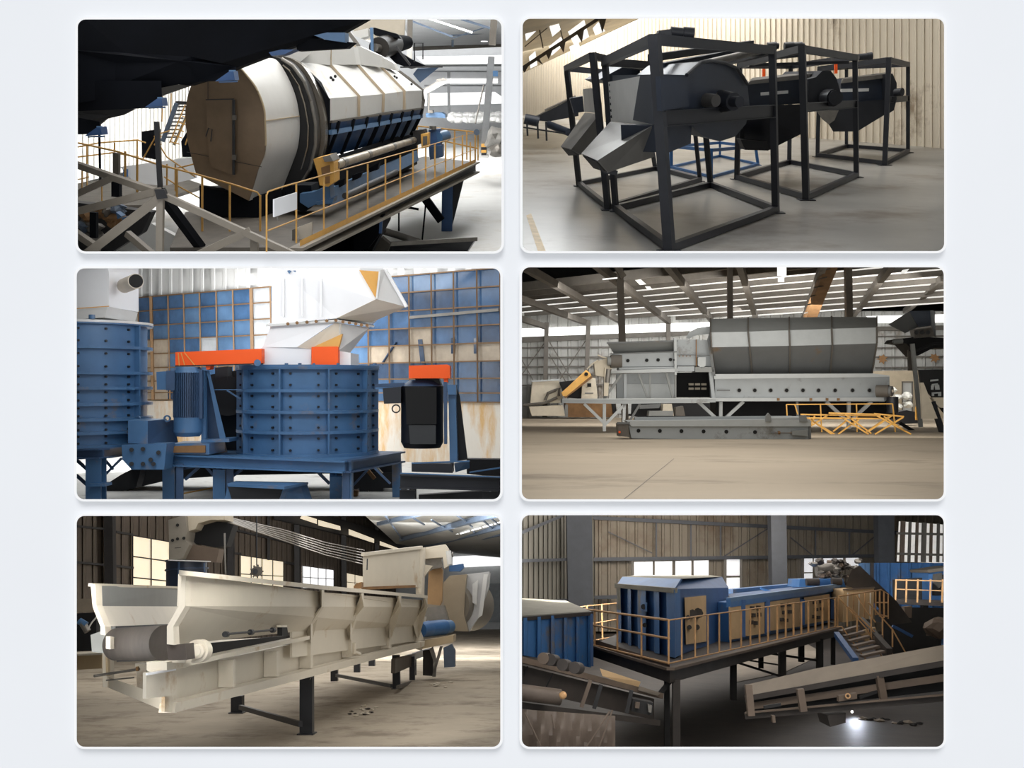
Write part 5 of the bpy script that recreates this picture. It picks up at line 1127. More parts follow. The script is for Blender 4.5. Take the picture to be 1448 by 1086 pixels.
t.part('under_structure', MB().pf(21.5,1, 440,352, 545,306, 545,318, 520,366, 440,366), m_navy)
t = Thing('waste_bin', 'dark open steel skip in lower right corner below the platform', 'skip')
t.part('front', MB().loft([P(552,345,24),P(672,338,26),P(655,364,26),P(524,364,24)], [P(556,345,25),P(674,338,27),P(657,364,27),P(530,364,25)]), m_blk); t.part('rim', MB().bar(P(550,345,23.9), P(674,338,25.9), .06, .1), m_steel)
t.part('liner', MB().pf(23.5,.3, 524,344, 540,336, 552,346, 545,364, 518,364), m_col)
# railing along the platform edge
pz = [(418,279+1,352-18),(458,251,338),(491,241,321),(520,232,306),(545,225,294),(566,219,283),(584,213,272),(602,207,264),(615,203,257),(630,199,249),(642,195,243),(654,191,238),(665,201,234),(672,188,229)]
def ytop(x): return 283-(x-377)*.327 if x > 377 else 283
railing('yellow_railing', 'long ochre guard rail with yellow toe board along the right platform edge', m_yr,
    [[E(377,277,.1),E(379,271,.1),E(400,264,.1),E(672,187,.1)], [E(379,326,.1),E(400,318,.1),E(564,253,.1),E(672,211,.1)]],
    [(E(x,a,.1),E(x,b,.1)) for x,a,b in pz if x not in (418,)]+[(E(419,259,.1),E(419,344,.1)),(E(377,275,.1),E(377,356,.1))], 1.1, 'ochre guard railings')
zr_ = P(672,229,35).z
t = railing('yellow_railing', 'ochre guard rail closing the far end of the platform by blue motor', m_yr,
    [[P(588,178,34),P(676,187,35)],[P(630,200,34.5),P(676,210,35)]], [(P(x,y,34.8),P(x,y+40,34.8)) for x,y in ((590,179),(643,184),(660,186),(676,187))], 1.0, 'ochre guard railings')
t.part('knob', MB().cyl(P(674,187,34.8), P(674,187,34.5), .1), m_bluegrey)
# sign
t = Thing('blank_sign', 'blank white sign plate tied to the railing near the drum foot', 'sign')
t.part('plate', MB().plate([E(388,282,.3),E(420,272,.3),E(420,296,.3),E(388,307,.3)], .02), m_white); t.part('tie', MB().bar(E(392,307,.3), E(393,311,.3), .02), m_steel)
t = Thing('leaning_board', 'small pale board standing on the deck behind the railing', 'board')
t.part('board', MB().pf(17.2,.05, 420,322, 441,314, 441,336, 424,342), m_cin); t.part('small_board', MB().pf(17.1,.05, 413,325, 419,323, 419,338, 413,340), m_col)
# ---- the drum screen
t = Thing('drum_screen', 'huge white and blue drum screen with brown end face, on the platform', 'machine')
dF, dR = 20.0, 22.0
FR = (272,118, 283,107, 300,101, 318,96, 330,93, 339,96, 350,108, 363,126, 373,152, 375,175, 375,213, 365,240, 352,284, 277,246, 265,200, 262,165, 265,138)
RR = (316,100, 326,92, 345,86, 366,83, 380,82, 391,85, 401,98, 413,122, 421,148, 424,178, 421,209, 412,235, 399,268, 330,250, 316,210, 310,170, 311,130)
def smooth(c, k, n=5):
    p = [Vector((c[i],c[i+1])) for i in range(0,len(c),2)]; out = []; N_ = len(p)
    for i in range(N_):
        if i in k: 
            a, b, e, f = p[(i-1)%N_], p[i], p[(i+1)%N_], p[(i+2)%N_]
            if (i-1)%N_ not in k: a = b*2-e
            if (i+1)%N_ not in k: f = e*2-b
            for j in range(n):
                u = j/n; q = .5*((2*b)+(-a+e)*u+(2*a-5*b+4*e-f)*u*u+(-a+3*b-3*e+f)*u**3); out += [q.x,q.y]
        else: out += [p[i].x,p[i].y]
    return tuple(out)
FR = smooth(FR, set(range(0,11))|{14,15,16}); RR = smooth(RR, set(range(0,11))|{14,15,16})
body = t.part('end_hood', MB().loft(L(dF,*FR), L(dR,*RR), smooth=True, caps=False), m_hood1, label='cream white hood band')
t.part('end_face', MB().back(L(dF-.04,*FR), .05), m_brz, label='brown steel end face'); 
dr = t.part('door', MB().pf(dF-.12,.06, 291,141, 330,140, 330,247, 296,236), m_brz)
t.part('door_edge', MB().pb(330.5,141,330.5,247,dF-.16,3.4), m_ogrd, sub=dr); t.part('door_edge', MB().pb(291,141,331,140,dF-.16,1.4), m_ogrd, sub=dr)
for y in (166,222): t.part('hinge', MB().pf(dF-.2,.06, 328,y-3, 333.5,y-3, 333.5,y+4, 328,y+4), m_col, sub=dr)
t.part('door_handle', MB().pt(dF-.2,.8, 291,193, 295,181, 300,183, 298,200), m_ogrd, sub=dr); t.part('face_seam', MB().pb(264,215,370,236,dF-.07,.7), m_ogrd); t.part('face_seam', MB().pb(294,100,294,141,dF-.07,.7), m_ogrd)
t.part('hood_seam', MB().bar(P(375.5,171,dF-.02), P(423.5,164,dR-.02), .015), m_creamd); 
t.part('face_lip', MB().tube(L(dF-.04,*FR[30:100]), .018, 6), m_creamd)
t.part('base_skirt', MB().loft(L(20.2, 282,262, 352,283, 366,276, 366,318, 300,318, 282,300), L(21.5, 290,262, 360,272, 398,266, 400,296, 300,310, 290,300)), m_navy)
t.part('base_curve', MB().cyl(G(325,300,zd), G(325,300,zd)+Vector((0,0,.5)), .55, n=24), m_ogrd)
t.part('black_ring', MB().back(L(22.05, *smooth((345,84, 372,79, 398,83, 414,93, 430,115, 440,143, 446,175, 446,205, 438,240, 424,262, 405,287, 370,286, 350,250, 335,150), set(range(0,10)))), .5), m_ring)
t.part('ring_lip', MB().tube([P(x,y,22.02) for x,y in ((398,83),(414,93),(430,115),(440,143),(446,175),(446,205),(438,240),(424,262))], .035), m_steel)
t.part('ring_lip', MB().tube([P(x,y,22.02) for x,y in ((400,92),(410,100),(423,122),(431,148),(436,178),(435,207),(426,240))], .02), m_shiny)
t.part('polished_ring', MB().back(L(22.6, *smooth((360,80, 400,80, 418,86, 432,98, 446,122, 456,150, 460,180, 458,210, 450,236, 436,258, 400,270, 370,200), set(range(0,10)))), .35), m_shiny)
t.part('inner_drum', MB().back(L(22.96, 380,78, 424,88, 450,116, 466,140, 466,170, 460,215, 440,250, 400,250), .4), m_navy)
# upper white covers: sections at growing distance
SEC = [((398,104),(424,88),(466,139),(466,172),23.0), ((440,84),(466,92),(507,136),(507,165),25.2), ((478,84),(504,91),(542,133),(541,159),27.3), ((512,90),(538,95),(571,129),(571,155),29.4), ((540,96),(561,100),(597,128),(596,153),31.4)]
for i in range(4):
    a, b = SEC[i], SEC[i+1]; e = 1.6
    A = [P(*a[0],a[4]), P(*a[1],a[4]), P(*a[2],a[4]), P(*a[3],a[4]), P(a[3][0]-55,a[3][1],a[4])]
    B = [P(*b[0],b[4]), P(*b[1],b[4]), P(*b[2],b[4]), P(*b[3],b[4]), P(b[3][0]-45,b[3][1],b[4])]
    k = t.part('cover_section', MB().loft(A, B), m_hood1)
    up = ((467,62),(500,58),(534,72),(559,86))[i]
for i, s in enumerate(SEC[1:4]):
    d = s[4]; tp = ((466,70),(500,64),(533,77))[i]
    t.part('cover_rib', MB().loft([P(tp[0],tp[1],d-.1),P(s[1][0]-1,s[1][1],d-.1),P(s[2][0]-1.5,s[2][1],d-.1),P(s[3][0]-1.5,s[3][1],d-.1),P(s[3][0]+2.5,s[3][1],d-.1),P(s[2][0]+2.5,s[2][1]-1,d-.1),P(s[1][0]+3,s[1][1]-1,d-.1),P(tp[0]+3,tp[1],d-.1)],
        [P(tp[0],tp[1],d+.1),P(s[1][0]-1,s[1][1],d+.1),P(s[2][0]-1.5,s[2][1],d+.1),P(s[3][0]-1.5,s[3][1],d+.1),P(s[3][0]+2.5,s[3][1],d+.1),P(s[2][0]+2.5,s[2][1]-1,d+.1),P(s[1][0]+3,s[1][1]-1,d+.1),P(tp[0]+3,tp[1],d+.1)]), M('rib_tan', (176,160,136), rough=.5, var=.1))
# upper hip plates of the cover
for a, b, da, db in (((424,88,455,62,467,63,466,92),None,23.3,25.1),((466,92,466,72,500,66,504,91),None,25.4,27),((504,91,500,66,508,65,536,78,538,95),None,27.4,29),((538,95,534,77,556,89,561,100),None,29.5,31)):
    t.part('hip_plate', MB().back([P(a[i],a[i+1],da+(db-da)*(a[i]-a[0])/45) for i in range(0,len(a),2)], .8), m_hood1)
t.part('crown_flap', MB().loft(L(23.2, 400,96, 424,88, 455,62, 440,66, 403,80), L(23.8, 400,96, 424,88, 455,62, 440,66, 403,80)), m_hood1)
t.part('end_rim', MB().tube([P(561,99,31.5),P(579,112,31.5),P(597,128,31.5),P(599,142,31.5),P(596,160,31.5),P(590,172,31.5),P(581,188,31.5)], .05), m_col)
for x, y, d in ((468,110,24),(471,113,24),(474,108,24),(558,108,30),(561,110,30),(582,119,31)): t.part('sight_hole', MB().cyl(P(x,y,d-.35), P(x,y,d-.45), .035, n=8), m_ring)
# blue lower shell
def lowsec(x, y, d, x2, y2, x3, y3): return [P(x,y,d),P(x2,y2,d),P(x3,y3,d),P(x3-50,y3,d),P(x-70,y,d)]
LA = lowsec(466,172,23.1, 463,187, 448,226); LB = lowsec(596,153,31.3, 593,164, 580,190)
t.part('lower_shell', MB().loft(LA, LB), m_shblue)
for k in range(8):
    q = (k+.35)/7.6; pa = [LA[i].lerp(LB[i], q) for i in range(3)]; 
    o_ = Vector((.1,-.1,0)); mb = MB(); mb.bar(pa[0]+o_, pa[1]+o_, .07, .1); mb.bar(pa[1]+o_, pa[2]+o_, .07, .1); t.part('shell_rib', mb, m_navy)
mb = MB(); mb.bar(LA[1]+Vector((.08,-.1,0)), LB[1]+Vector((.08,-.1,0)), .08, .1); t.part('shell_rail', mb, m_ltblue); t.part('cover_edge', MB().bar(LA[0]+Vector((.05,-.1,0)), LB[0]+Vector((.05,-.1,0)), .07, .05), m_col)
t.part('dark_base', MB().loft([P(400,262,22.5),P(470,222,22.5),P(470,300,22.5),P(390,302,21.5)], [P(560,190,33),P(590,184,33),P(590,232,33),P(560,240,33)]), m_navy)
# roller shaft, guards, channel, motor
t = Thing('roller_shaft', 'long worn steel drive shaft with yellow guards lying beside the drum', 'shaft')
s0, s1 = P(474,233,20.4), P(586,198,30.5)
t.part('shaft', MB().cyl(s0, s1, W(6,22), n=20), M('worn_shaft', (168,156,138), rough=.35, metal=.4, var=.3, scale=3))
for q in (.05,.3,.62,.9): t.part('shaft_collar', MB().cyl(s0.lerp(s1,q), s0.lerp(s1,q+.03), W(6.6,22), n=20), m_steel)
g = t.part('guard', MB().pf(19.9,.7, 443,225, 450,223, 466,219, 472,230, 472,258, 464,264, 452,262, 449,245), m_ochd, label='large yellow guard box'); t.part('guard_mesh', MB().pf(19.86,.05, 454,237, 466,233, 467,246, 455,248), m_rust, sub=g); t.part('guard_mesh', MB().pf(19.86,.05, 460,250, 466,249, 466,259, 460,260), m_rust, sub=g); t.part('guard_top', MB().pf(19.8,.8, 456,222, 466,219, 471,228, 459,229), m_steel, sub=g)
g = t.part('guard', MB().pf(30,.6, 595,190, 606,188, 606,208, 596,210), m_ochd, label='small far yellow guard box'); t.part('guard_mesh', MB().pf(29.9,.05, 598,193, 604,192, 604,204, 598,206), m_col, sub=g)
t.part('bearing_block', MB().pf(30.4,.8, 583,186, 600,183, 604,200, 588,206), m_ogrd)
t = Thing('blue_drive_motor', 'blue geared motor at the far end of the platform', 'motor'); t.part('gearbox', MB().pf(32,.7, 606,184, 622,182, 624,218, 607,222), m_shblue); t.part('motor_body', MB().cyl(P(618,195,32), P(630,192,33), W(8,32)), m_blue3); t.part('base', MB().pf(31.8,.6, 608,208, 626,205, 626,222, 608,226), m_blue3d); t.part('cooling_cap', MB().cyl(P(612,183,32), P(612,178,32), W(5,32)), m_steel)
t = Thing('base_channel', 'light blue steel channel running along the foot of the drum', 'channel')
t.part('channel_web', MB().loft([P(464,268,20.6),P(590,213,30.2),P(592,227,30.2),P(468,292,20.6)], [P(460,268,21),P(588,213,30.6),P(588,227,30.6),P(464,292,21)]), m_ltblue)
t.part('end_bracket', MB().pf(20.3,.5, 424,274, 442,272, 466,262, 468,284, 444,290, 436,294, 424,286), m_blue3); t.part('foot', MB().pf(20.2,.5, 446,286, 472,280, 470,288, 448,290), m_blue3); t.part('dark_block', MB().pf(20.6,.8, 402,262, 440,262, 442,288, 430,300, 404,292), m_navy)
t.part('saddle', MB().pf(21.4,.3, 474,258, 488,252, 486,262, 474,268), m_navy); t.part('saddle', MB().pf(22.4,.3, 498,248, 512,243, 508,252, 498,256), m_navy); t.part('saddle', MB().pf(24,.3, 522,238, 536,230, 534,240, 522,244), m_navy)
t.part('pipe_run', MB().cyl(P(488,277,19.6), P(560,243,25), .06), m_ogrd)
# ---- overhead dark conveyor structure
t = Thing('overhead_structure', 'massive near-black overhead platform filling the top left corner', 'platform')
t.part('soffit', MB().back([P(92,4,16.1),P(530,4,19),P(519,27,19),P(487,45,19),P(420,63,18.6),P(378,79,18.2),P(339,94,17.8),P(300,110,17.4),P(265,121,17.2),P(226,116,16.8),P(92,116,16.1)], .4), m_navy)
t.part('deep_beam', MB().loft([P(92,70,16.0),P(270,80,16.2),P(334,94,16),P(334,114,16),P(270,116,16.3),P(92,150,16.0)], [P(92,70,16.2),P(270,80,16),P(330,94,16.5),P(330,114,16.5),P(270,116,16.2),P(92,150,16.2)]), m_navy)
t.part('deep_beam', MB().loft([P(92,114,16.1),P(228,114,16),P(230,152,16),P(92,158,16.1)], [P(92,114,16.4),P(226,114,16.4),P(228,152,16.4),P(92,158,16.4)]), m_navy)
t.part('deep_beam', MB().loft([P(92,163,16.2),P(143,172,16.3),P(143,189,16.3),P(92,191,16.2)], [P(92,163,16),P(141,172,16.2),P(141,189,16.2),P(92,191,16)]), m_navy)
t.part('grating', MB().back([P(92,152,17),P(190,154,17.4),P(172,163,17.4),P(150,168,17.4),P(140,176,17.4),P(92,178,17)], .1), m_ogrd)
t.part('grating', MB().back([P(150,117,17.6),P(272,120,18),P(232,134,18),P(196,152,18),P(150,152,17.6)], .1), M('soffit_grey', (104,102,98), rough=.7, var=.3))
for x, y, s_ in ((332,92,1.0),(230,131,.9),(144,172,.9)):
    mb = MB(); d = 15.75
    mb.pf(d,.25, x-28*s_,y+23*s_, x-8*s_,y+9*s_, x-2,y+8*s_, x,y+21*s_); k = t.part('beam_end', mb, m_shblue, label='blue end of a transverse beam')
    t.part('beam_flange', MB().pf(d-.05,.4, x-10,y-11*s_+2, x+1,y-10*s_+0, x+1,y-8*s_+0, x-10,y-8*s_+2) if 0 else MB().pb(x-22*s_,y+24*s_,x+4,y+23*s_,d-.05,2.2), m_blue3d, sub=k)
    t.part('beam_flange', MB().pb(x-8*s_,y+8*s_,x+1,y+8*s_,d-.05,1.8), m_ltblue, sub=k)
t.part('hanger_plate', MB().pf(18.5,.3, 345,72, 378,62, 392,58, 394,70, 360,86), m_navy)
t.part('blue_joint', MB().pf(17.4,.4, 380,74, 398,70, 416,70, 402,77, 384,79), m_shblue); t.part('blue_joint', MB().pf(18.2,.4, 444,50, 462,46, 488,46, 488,60, 460,56), m_ltblue)
t.part('dark_cross_beam', MB().pf(18.4,.4, 418,54, 440,54, 500,60, 490,68, 420,72), m_navy)
# ---- drive group above the drum
t = Thing('head_drive', 'black motor and drum pulley assembly above the far end of the drum screen', 'motor')
t.part('drum_pulley', MB().cyl(P(536,68,34), P(556,62,36), W(14,34), W(15,34), n=24), M('pulley_brown_black', (40,36,33), rough=.5)); t.part('pulley_hub', MB().cyl(P(530,67,33.6), P(536,68,34), W(5,34)), m_steel); t.part('motor_body', MB().cyl(P(556,62,36), P(576,60,37), W(13,35), W(9,35), n=20), m_navy)
t.part('top_plate', MB().pf(35,.5, 522,40, 530,39, 562,48, 566,54, 530,50), m_navy); t.part('blue_post', MB().pb(525.5,39,526.5,73,33.5,4), m_ltblue); t.part('white_box', MB().pf(34,1, 497,45, 520,40, 521,51, 510,54, 500,50), m_hood1)
t.part('support', MB().pf(35.5,.6, 548,78, 566,74, 582,84, 600,92, 580,97, 560,90), m_navy); t.part('brace', MB().pb(560,66,580,92,34.5,3), m_ogrd); t.part('pipe', MB().pb(492,44,508,66,33,5), m_steel)
t.part('guard_frame', MB().pt(35,1, 586,88, 586,61, 598,61, 598,84), m_ogrd)
t = Thing('feed_chute', 'blue grey triangular chute below the black head drive', 'chute'); t.part('chute_side', MB().loft(L(34, 584,105, 590,97, 621,95, 594,117), L(36, 586,103, 592,96, 621,95, 596,114)), M('chute_slate_blue', (66,88,116), rough=.5, var=.2)); t.part('chute_rim', MB().pb(566,95,626,94.5,33.9,2), m_ogrd)
# ---- foreground lattice
t = Thing('truss', 'big grey square-tube lattice girder crossing the lower left foreground', 'truss')
for a in ((100,230,222,272,9,17,15.4),(222,272,426,365,9,15.4,15.2),(96,302,226,270,10,16,15.4),(116,364,228,278,12,15.1,15.4),(227,276,226,366,9,15.4,15.2),(232,280,284,350,12,15.6,16.4),(272,364,354,326,10,15.2,15.3),(96,280,158,252,8,16.6,16.2),(180,330,220,364,9,16,15.8),(360,332,360,362,10,15.4,15.4),(96,322,140,352,9,15.4,15.2)):
    t.part('chord' if a[4] == 9 else 'diagonal', MB().bar(P(a[0],a[1],a[5]), P(a[2],a[3],a[6]), W(a[4],15.5), W(a[4],15.5)), m_ogre if a[4] not in (12,) or a[0] == 116 else m_navy)
t.part('node_plate', MB().pf(15.3,.1, 218,268, 232,268, 236,280, 222,282), m_ogrd)
t = Thing('black_pole', 'thin black vertical pole rising from the lattice joint', 'pole'); t.part('pole', MB().pb(221.5,172,227,274,15.6,6), m_ring); t.part('pole_foot', MB().pf(15.5,.1, 221,266, 231,266, 231,274, 221,274), m_ring)
# ---- left platform and railings
t = Thing('side_platform', 'dark lower platform with steel posts left of the drum', 'platform')
zs = G(200,300,zd).z-.4
t.part('deck', MB().slab([G(96,262,zs),G(226,240,zs),G(290,262,zs),G(200,290,zs),G(96,290,zs)], (0,0,-.1)), m_deck); t.part('lower_deck', MB().pf(19,.3, 96,285, 214,300, 200,330, 150,362, 96,366), m_ogrd)
t.part('column', MB().pb(165,216,165,246,18.5,8), m_rust if 0 else m_col); t.part('column', MB().pb(165,250,165,278,18.4,11), m_navy); t.part('column', MB().pb(133,300,133,336,17,9), m_navy); t.part('thin_post', MB().pb(140.5,190,142,262,19,2.6), m_navy)
t.part('blue_part', MB().pf(18,.2, 164,300, 172,306, 166,310), m_blue3); t.part('blue_part', MB().pf(17,.2, 172,308, 180,306, 184,312, 174,314), m_blue3)
t = Thing('white_sheets', 'bright white sheets lying on lower floor behind ochre railings', 'sheets')
t.part('sheet', MB().pf(24,.1, 170,236, 272,222, 277,252, 236,262, 222,262, 190,258), m_white); t.part('blue_mark', MB().pf(23.9,.05, 174,240, 180,239, 180,250, 174,251), m_blue)
t = Thing('ground_slab', 'pale concrete slab strips seen between the lattice tubes', 'slab'); t.part('slab', MB().pf(21,.2, 186,330, 214,316, 260,340, 300,362, 214,362), m_whsh); t.part('yellow_line', MB().pb(248,356,264,350,20.8,3), m_ochd)
def lr(lb, rails, posts, d, r=1.0):
    railing('yellow_railing', lb, m_yr, [[P(x,y,d) for x,y in r_] for r_ in rails], [(P(x,y,d),P(x2,y2,d)) for x,y,x2,y2 in posts], r, 'ochre guard railings')
lr('ochre railing sweeping from left edge down to the drum foot', [[(96,196),(110,202),(165,214),(222,232),(276,246),(330,261),(364,272),(368,278)]], [(177,214,177,250),(194,222,194,272),(250,239,250,290),(286,250,286,334),(325,262,325,340),(368,276,368,345)], 18.2, 1.3)
lr('pale ochre railing before the white corrugated wall', [[(110,208),(140,202),(195,198),(206,202)],[(110,222),(160,216),(196,222)]], [(123,204,123,232),(162,202,162,232),(194,198,194,240)], 23)
lr('ochre railing corner in the far lower left by the black pole', [[(96,256),(120,252),(126,250)],[(110,290),(130,292)]], [(116,236,116,268),(123,236,123,266),(144,262,144,284)], 20, .8)
lr('curved ochre hand rails behind the black pole', [[(202,225),(222,190),(240,185)],[(222,200),(236,222),(276,250)],[(232,250),(250,262),(300,290)],[(228,236),(250,238),(274,232)]], [(236,232,236,262),(248,232,248,270)], 21)
t = Thing('stairs', 'blue grey steel stairs with ochre mesh rails left behind the drum', 'stairs')
t.part('stringer', MB().pb(230,200,250,146,26,5), m_bluegrey); t.part('stringer', MB().pb(246,205,270,150,25.8,3), m_steel); t.part('landing', MB().pf(26,.3, 248,143, 266,144, 266,148, 248,148), m_ogrd)
for i in range(9): t.part('step', MB().pb(234+i*2.3,194-i*5.4,248+i*2.3,194-i*5.4,26.2,2), m_steel)
for i in range(6): t.part('rail_bar', MB().pb(240+i*4.5,200-i*9,254+i*3,204-i*9,25.6,1.2), m_yr)
for a in ((240,202,262,148),(247,204,268,156),(218,205,228,192),(228,205,218,192),(262,205,270,180)): t.part('rail_bar', MB().pb(*a,25.6,1.4), m_yr)
t.part('black_side', MB().pf(27,.3, 200,186, 222,183, 222,226, 201,222), m_navy); t.part('black_side', MB().pf(26.8,.3, 256,200, 270,176, 272,222, 258,222), m_navy)
for x in (230,242): struct('wall_stripe', MB().pb(x,132,x-1,172,38,1.4), m_yr)
t = Thing('machine_heap', 'cluttered dark scrap and blue parts under the lattice', 'scrap'); random.seed(8)
for i in range(10): t.part('scrap_piece', MB().blob(P(120+random.uniform(0,60),296+random.uniform(0,40),18.6), .15, .15, .12, rough=.4), random.choice([m_col,m_bluegrey,m_rust,m_steel]))
# ================================================================ BOTTOM RIGHT HALL: dim hall with blue containers on a railed deck
R6 = Room(800, 3.7, 5); use(R6)
lid_fill_lamps(728, 1346, YC+1.5, ((15,22),(22,34),(34,52)), (.6,1.2,1.6), (1,.94,.87))
sill_strip(750, 1320, YC+9, 34, .5, .14, (1,.94,.86))
lamp((10,54,6.6), (10,64,3), 12, 3, 900, (1,.92,.82))
lamp((2.5,30,4.5), (4,46,3), 4, 2, 900, (1,.95,.88))
lamp((15,42,4.4), (22,56,2.5), 6, 3, 500, (.95,.97,1))
m_w6 = M('dim_brown_cladding', (118,110,98), rough=.75, var=.12, scale=.5, dirt=(92,78,62), damt=.35, dscale=.2)
m_w6l = M('dim_grey_cladding', (126,122,112), rough=.7, var=.14, scale=.6)
m_col6 = M('hall_column_grey', (70,73,79), rough=.7, var=.12)
m_fl6 = M('black_wet_floor', (46,40,36), rough=.55, var=.3, scale=.8, dirt=(30,28,26), damt=.5, dscale=.6, bump=.5, detail=9)
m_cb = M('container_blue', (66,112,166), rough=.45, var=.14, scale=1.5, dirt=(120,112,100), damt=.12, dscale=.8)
m_cbd = M('container_blue_dark', (46,82,130), rough=.5, var=.16)  # darker copy of the container blue for shaded walls and recesses
m_croof = M('container_roof_grey', (120,118,108), rough=.7, var=.15, scale=1.5)
m_be = M('beige_door', (196,166,126), rough=.6, var=.1, scale=2)
m_dk6 = M('oily_dark_steel', (52,46,42), rough=.6, var=.3, scale=2)
m_dk6b = M('sooty_steel', (28,27,27), rough=.7, var=.3)  # near-black steel copy with the shade in its colour
m_br6 = M('dusty_brown_steel', (98,84,72), rough=.6, var=.2, scale=1.5)
m_rail6 = M('dull_ochre_rail', (186,144,98), rough=.55, var=.2, scale=4)
m_tarp = M('brown_tarp', (92,80,70), rough=.6, var=.25, scale=1.2, bump=.4)
m_belt6 = M('dusty_belt_grey', (132,122,110), rough=.6, var=.2, scale=.8)
floor(m_fl6, 726,1073.4, 1350,1073.4, 1350,893, 726,893)
D6 = 62.0
wb = vplane(P(840,880,58), P(1334,880,66))
struct('wall_back', corr(wb, 838, 1352, const(719.5), const(893), .55, .09), m_w6)
wl6 = vplane(P(738,900,38), P(842,884,58))
struct('wall_left', corr(wl6, 726, 842, const(719.5), const(905), 1.0, .05), m_w6l)
for a in ((738,793,805,791,3),(738,852,810,848,4),(738,753,796,729,1)): struct('wall_rail', MB().bar(O(wl6,a[0],a[1],.3), O(wl6,a[2],a[3],.3), W(a[4],45), .12), m_col6)
for a in ((835,732,1338,757,4),(838,791,1245,786,3),(838,845,872,844,3)): struct('wall_rail', MB().bar(O(wb,a[0],a[1],.4), O(wb,a[2],a[3],.4), W(a[4],60), .2), m_col6)
for x,y0,y1 in ((928,738,790),(977,740,790),(1019,742,788),(1153,748,788),(1201,750,788)): struct('wall_rail', MB().bar(O(wb,x,y0,.3), O(wb,x,y1,.3), .08), m_col6)
for a in ((860,752,922,782),(1022,788,1088,746),(1118,760,1150,786),(1204,786,1240,756)): struct('wall_brace', MB().bar(O(wb,a[0],a[1],.35), O(wb,a[2],a[3],.35), .05), m_col6)
for x,w_,d in ((819,36,46),(1101,22,57),(1253,23,60)): struct('column', MB().pf(d,.8, x-w_/2,719.5, x+w_/2,719.5, x+w_/2+2,880, x-w_/2+3,880), m_col6)
m_win6 = M('grey_daylight_window', (222,222,224), rough=.4, var=.06, scale=.4, emit=.72)
def w6(n, *c): struct('window_%d' % n, MB().add(LO(wb, .25, *c), [(0,1,2,3)]), m_win6)
m_wf6 = M('window_frame_grey', (96,92,86), rough=.6)
for i,(x0,x1) in enumerate(((896.5,923),(926,950.5),(955,977.5),(981,1002))): w6(15+i, x0,794.5-i*.6, x1,794-i*.6, x1,816, x0,816)
for x0,x1,y0,y1 in ((1027.5,1046,791,814),(1027.5,1046,817,837),(1137,1149,789,809),(1151,1162,789,801),(1137,1149,811,830),(1164,1178,788.5,798),(1180,1192,788,794),(1196,1214,788,800)): w6(19, x0,y0, x1,y0-.4, x1,y1, x0,y1)
for a in ((894,792,1006,790),(894,817,1006,815),(894,792,894,817),(1025,789,1048,789),(1025,789,1025,838),(1048,789,1048,838),(1134,787,1218,786),(1134,787,1134,832),(1217,786,1217,802)): struct('window_frame', MB().bar(O(wb,a[0],a[1],.4), O(wb,a[2],a[3],.4), .1), m_wf6)
m_win6b = M('bright_barred_window', (206,204,200), rough=.4, var=.25, scale=1.2, emit=.7)
wg = MB(); wg.add([P(1271,737,58),P(1350,743,55),P(1350,797,55),P(1268,794,58)], [(0,1,2,3)]); struct('window_20', wg, m_win6b)
for i in range(9): struct('window_frame', MB().bar(P(1277+i*10,737+i*.7,54), P(1275+i*10.2,795,54), W(3.2 if i%3 else 5,57)), m_wf6 if i % 2 else m_br6)
for y in (755,784): struct('window_frame', MB().bar(P(1268,y-1,53.8), P(1350,y+1,53.8), .12), m_wf6)
# blue fence and far container
t = Thing('blue_cladding_fence', 'blue corrugated sheet fence at right below the barred window', 'fence')
bf = vplane(P(1210,860,54), P(1340,860,54)); t.part('sheet', corr(bf, 1214, 1350, const(796), const(862), .55, .12), m_cb); t.part('pale_sheet', corr(bf, 1215, 1232, const(796), const(818), .4, .1, off=.3), m_ltblue)
t.part('post', MB().pb(1233,796,1233,862,53,4), m_dk6); t.part('post', MB().pb(1307,806,1307,862,50,8), m_dk6b)
t = Thing('small_container', 'small blue container with round window at the right edge', 'container')
k = t.part('body', MB().pf(49,2, 1313,809, 1350,806, 1350,850, 1312,850), m_cb); t.part('window', MB().pf(48.9,.1, 1320,813, 1346,812, 1346,842, 1319,842), m_dk6b, sub=k); t.part('pane', MB().pf(48.8,.1, 1320,812, 1332,810, 1333,826, 1328,832, 1320,824), m_steel, sub=k)
t.part('roof', MB().pf(48.8,2.2, 1311,806, 1350,800, 1350,806, 1313,810), m_w6)
t = Thing('side_walkway', 'dark raised walkway with ochre railing beside the small blue container', 'walkway')
t.part('deck', MB().pf(46,1.5, 1240,846, 1350,850, 1350,858, 1240,853), m_dk6); t.part('dark_cladding', MB().pf(47,.5, 1268,820, 1304,817, 1304,848, 1268,848), m_dk6b)
for x in (1267,1282,1298,1316,1333): t.part('rail_post', MB().pb(x,819,x-1,852,45.5,1.8), m_rail6)
t.part('rail', MB().pb(1266,820,1350,822,45.5,1.6), m_rail6); t.part('rail', MB().pb(1266,833,1350,836,45.5,1.4), m_rail6)
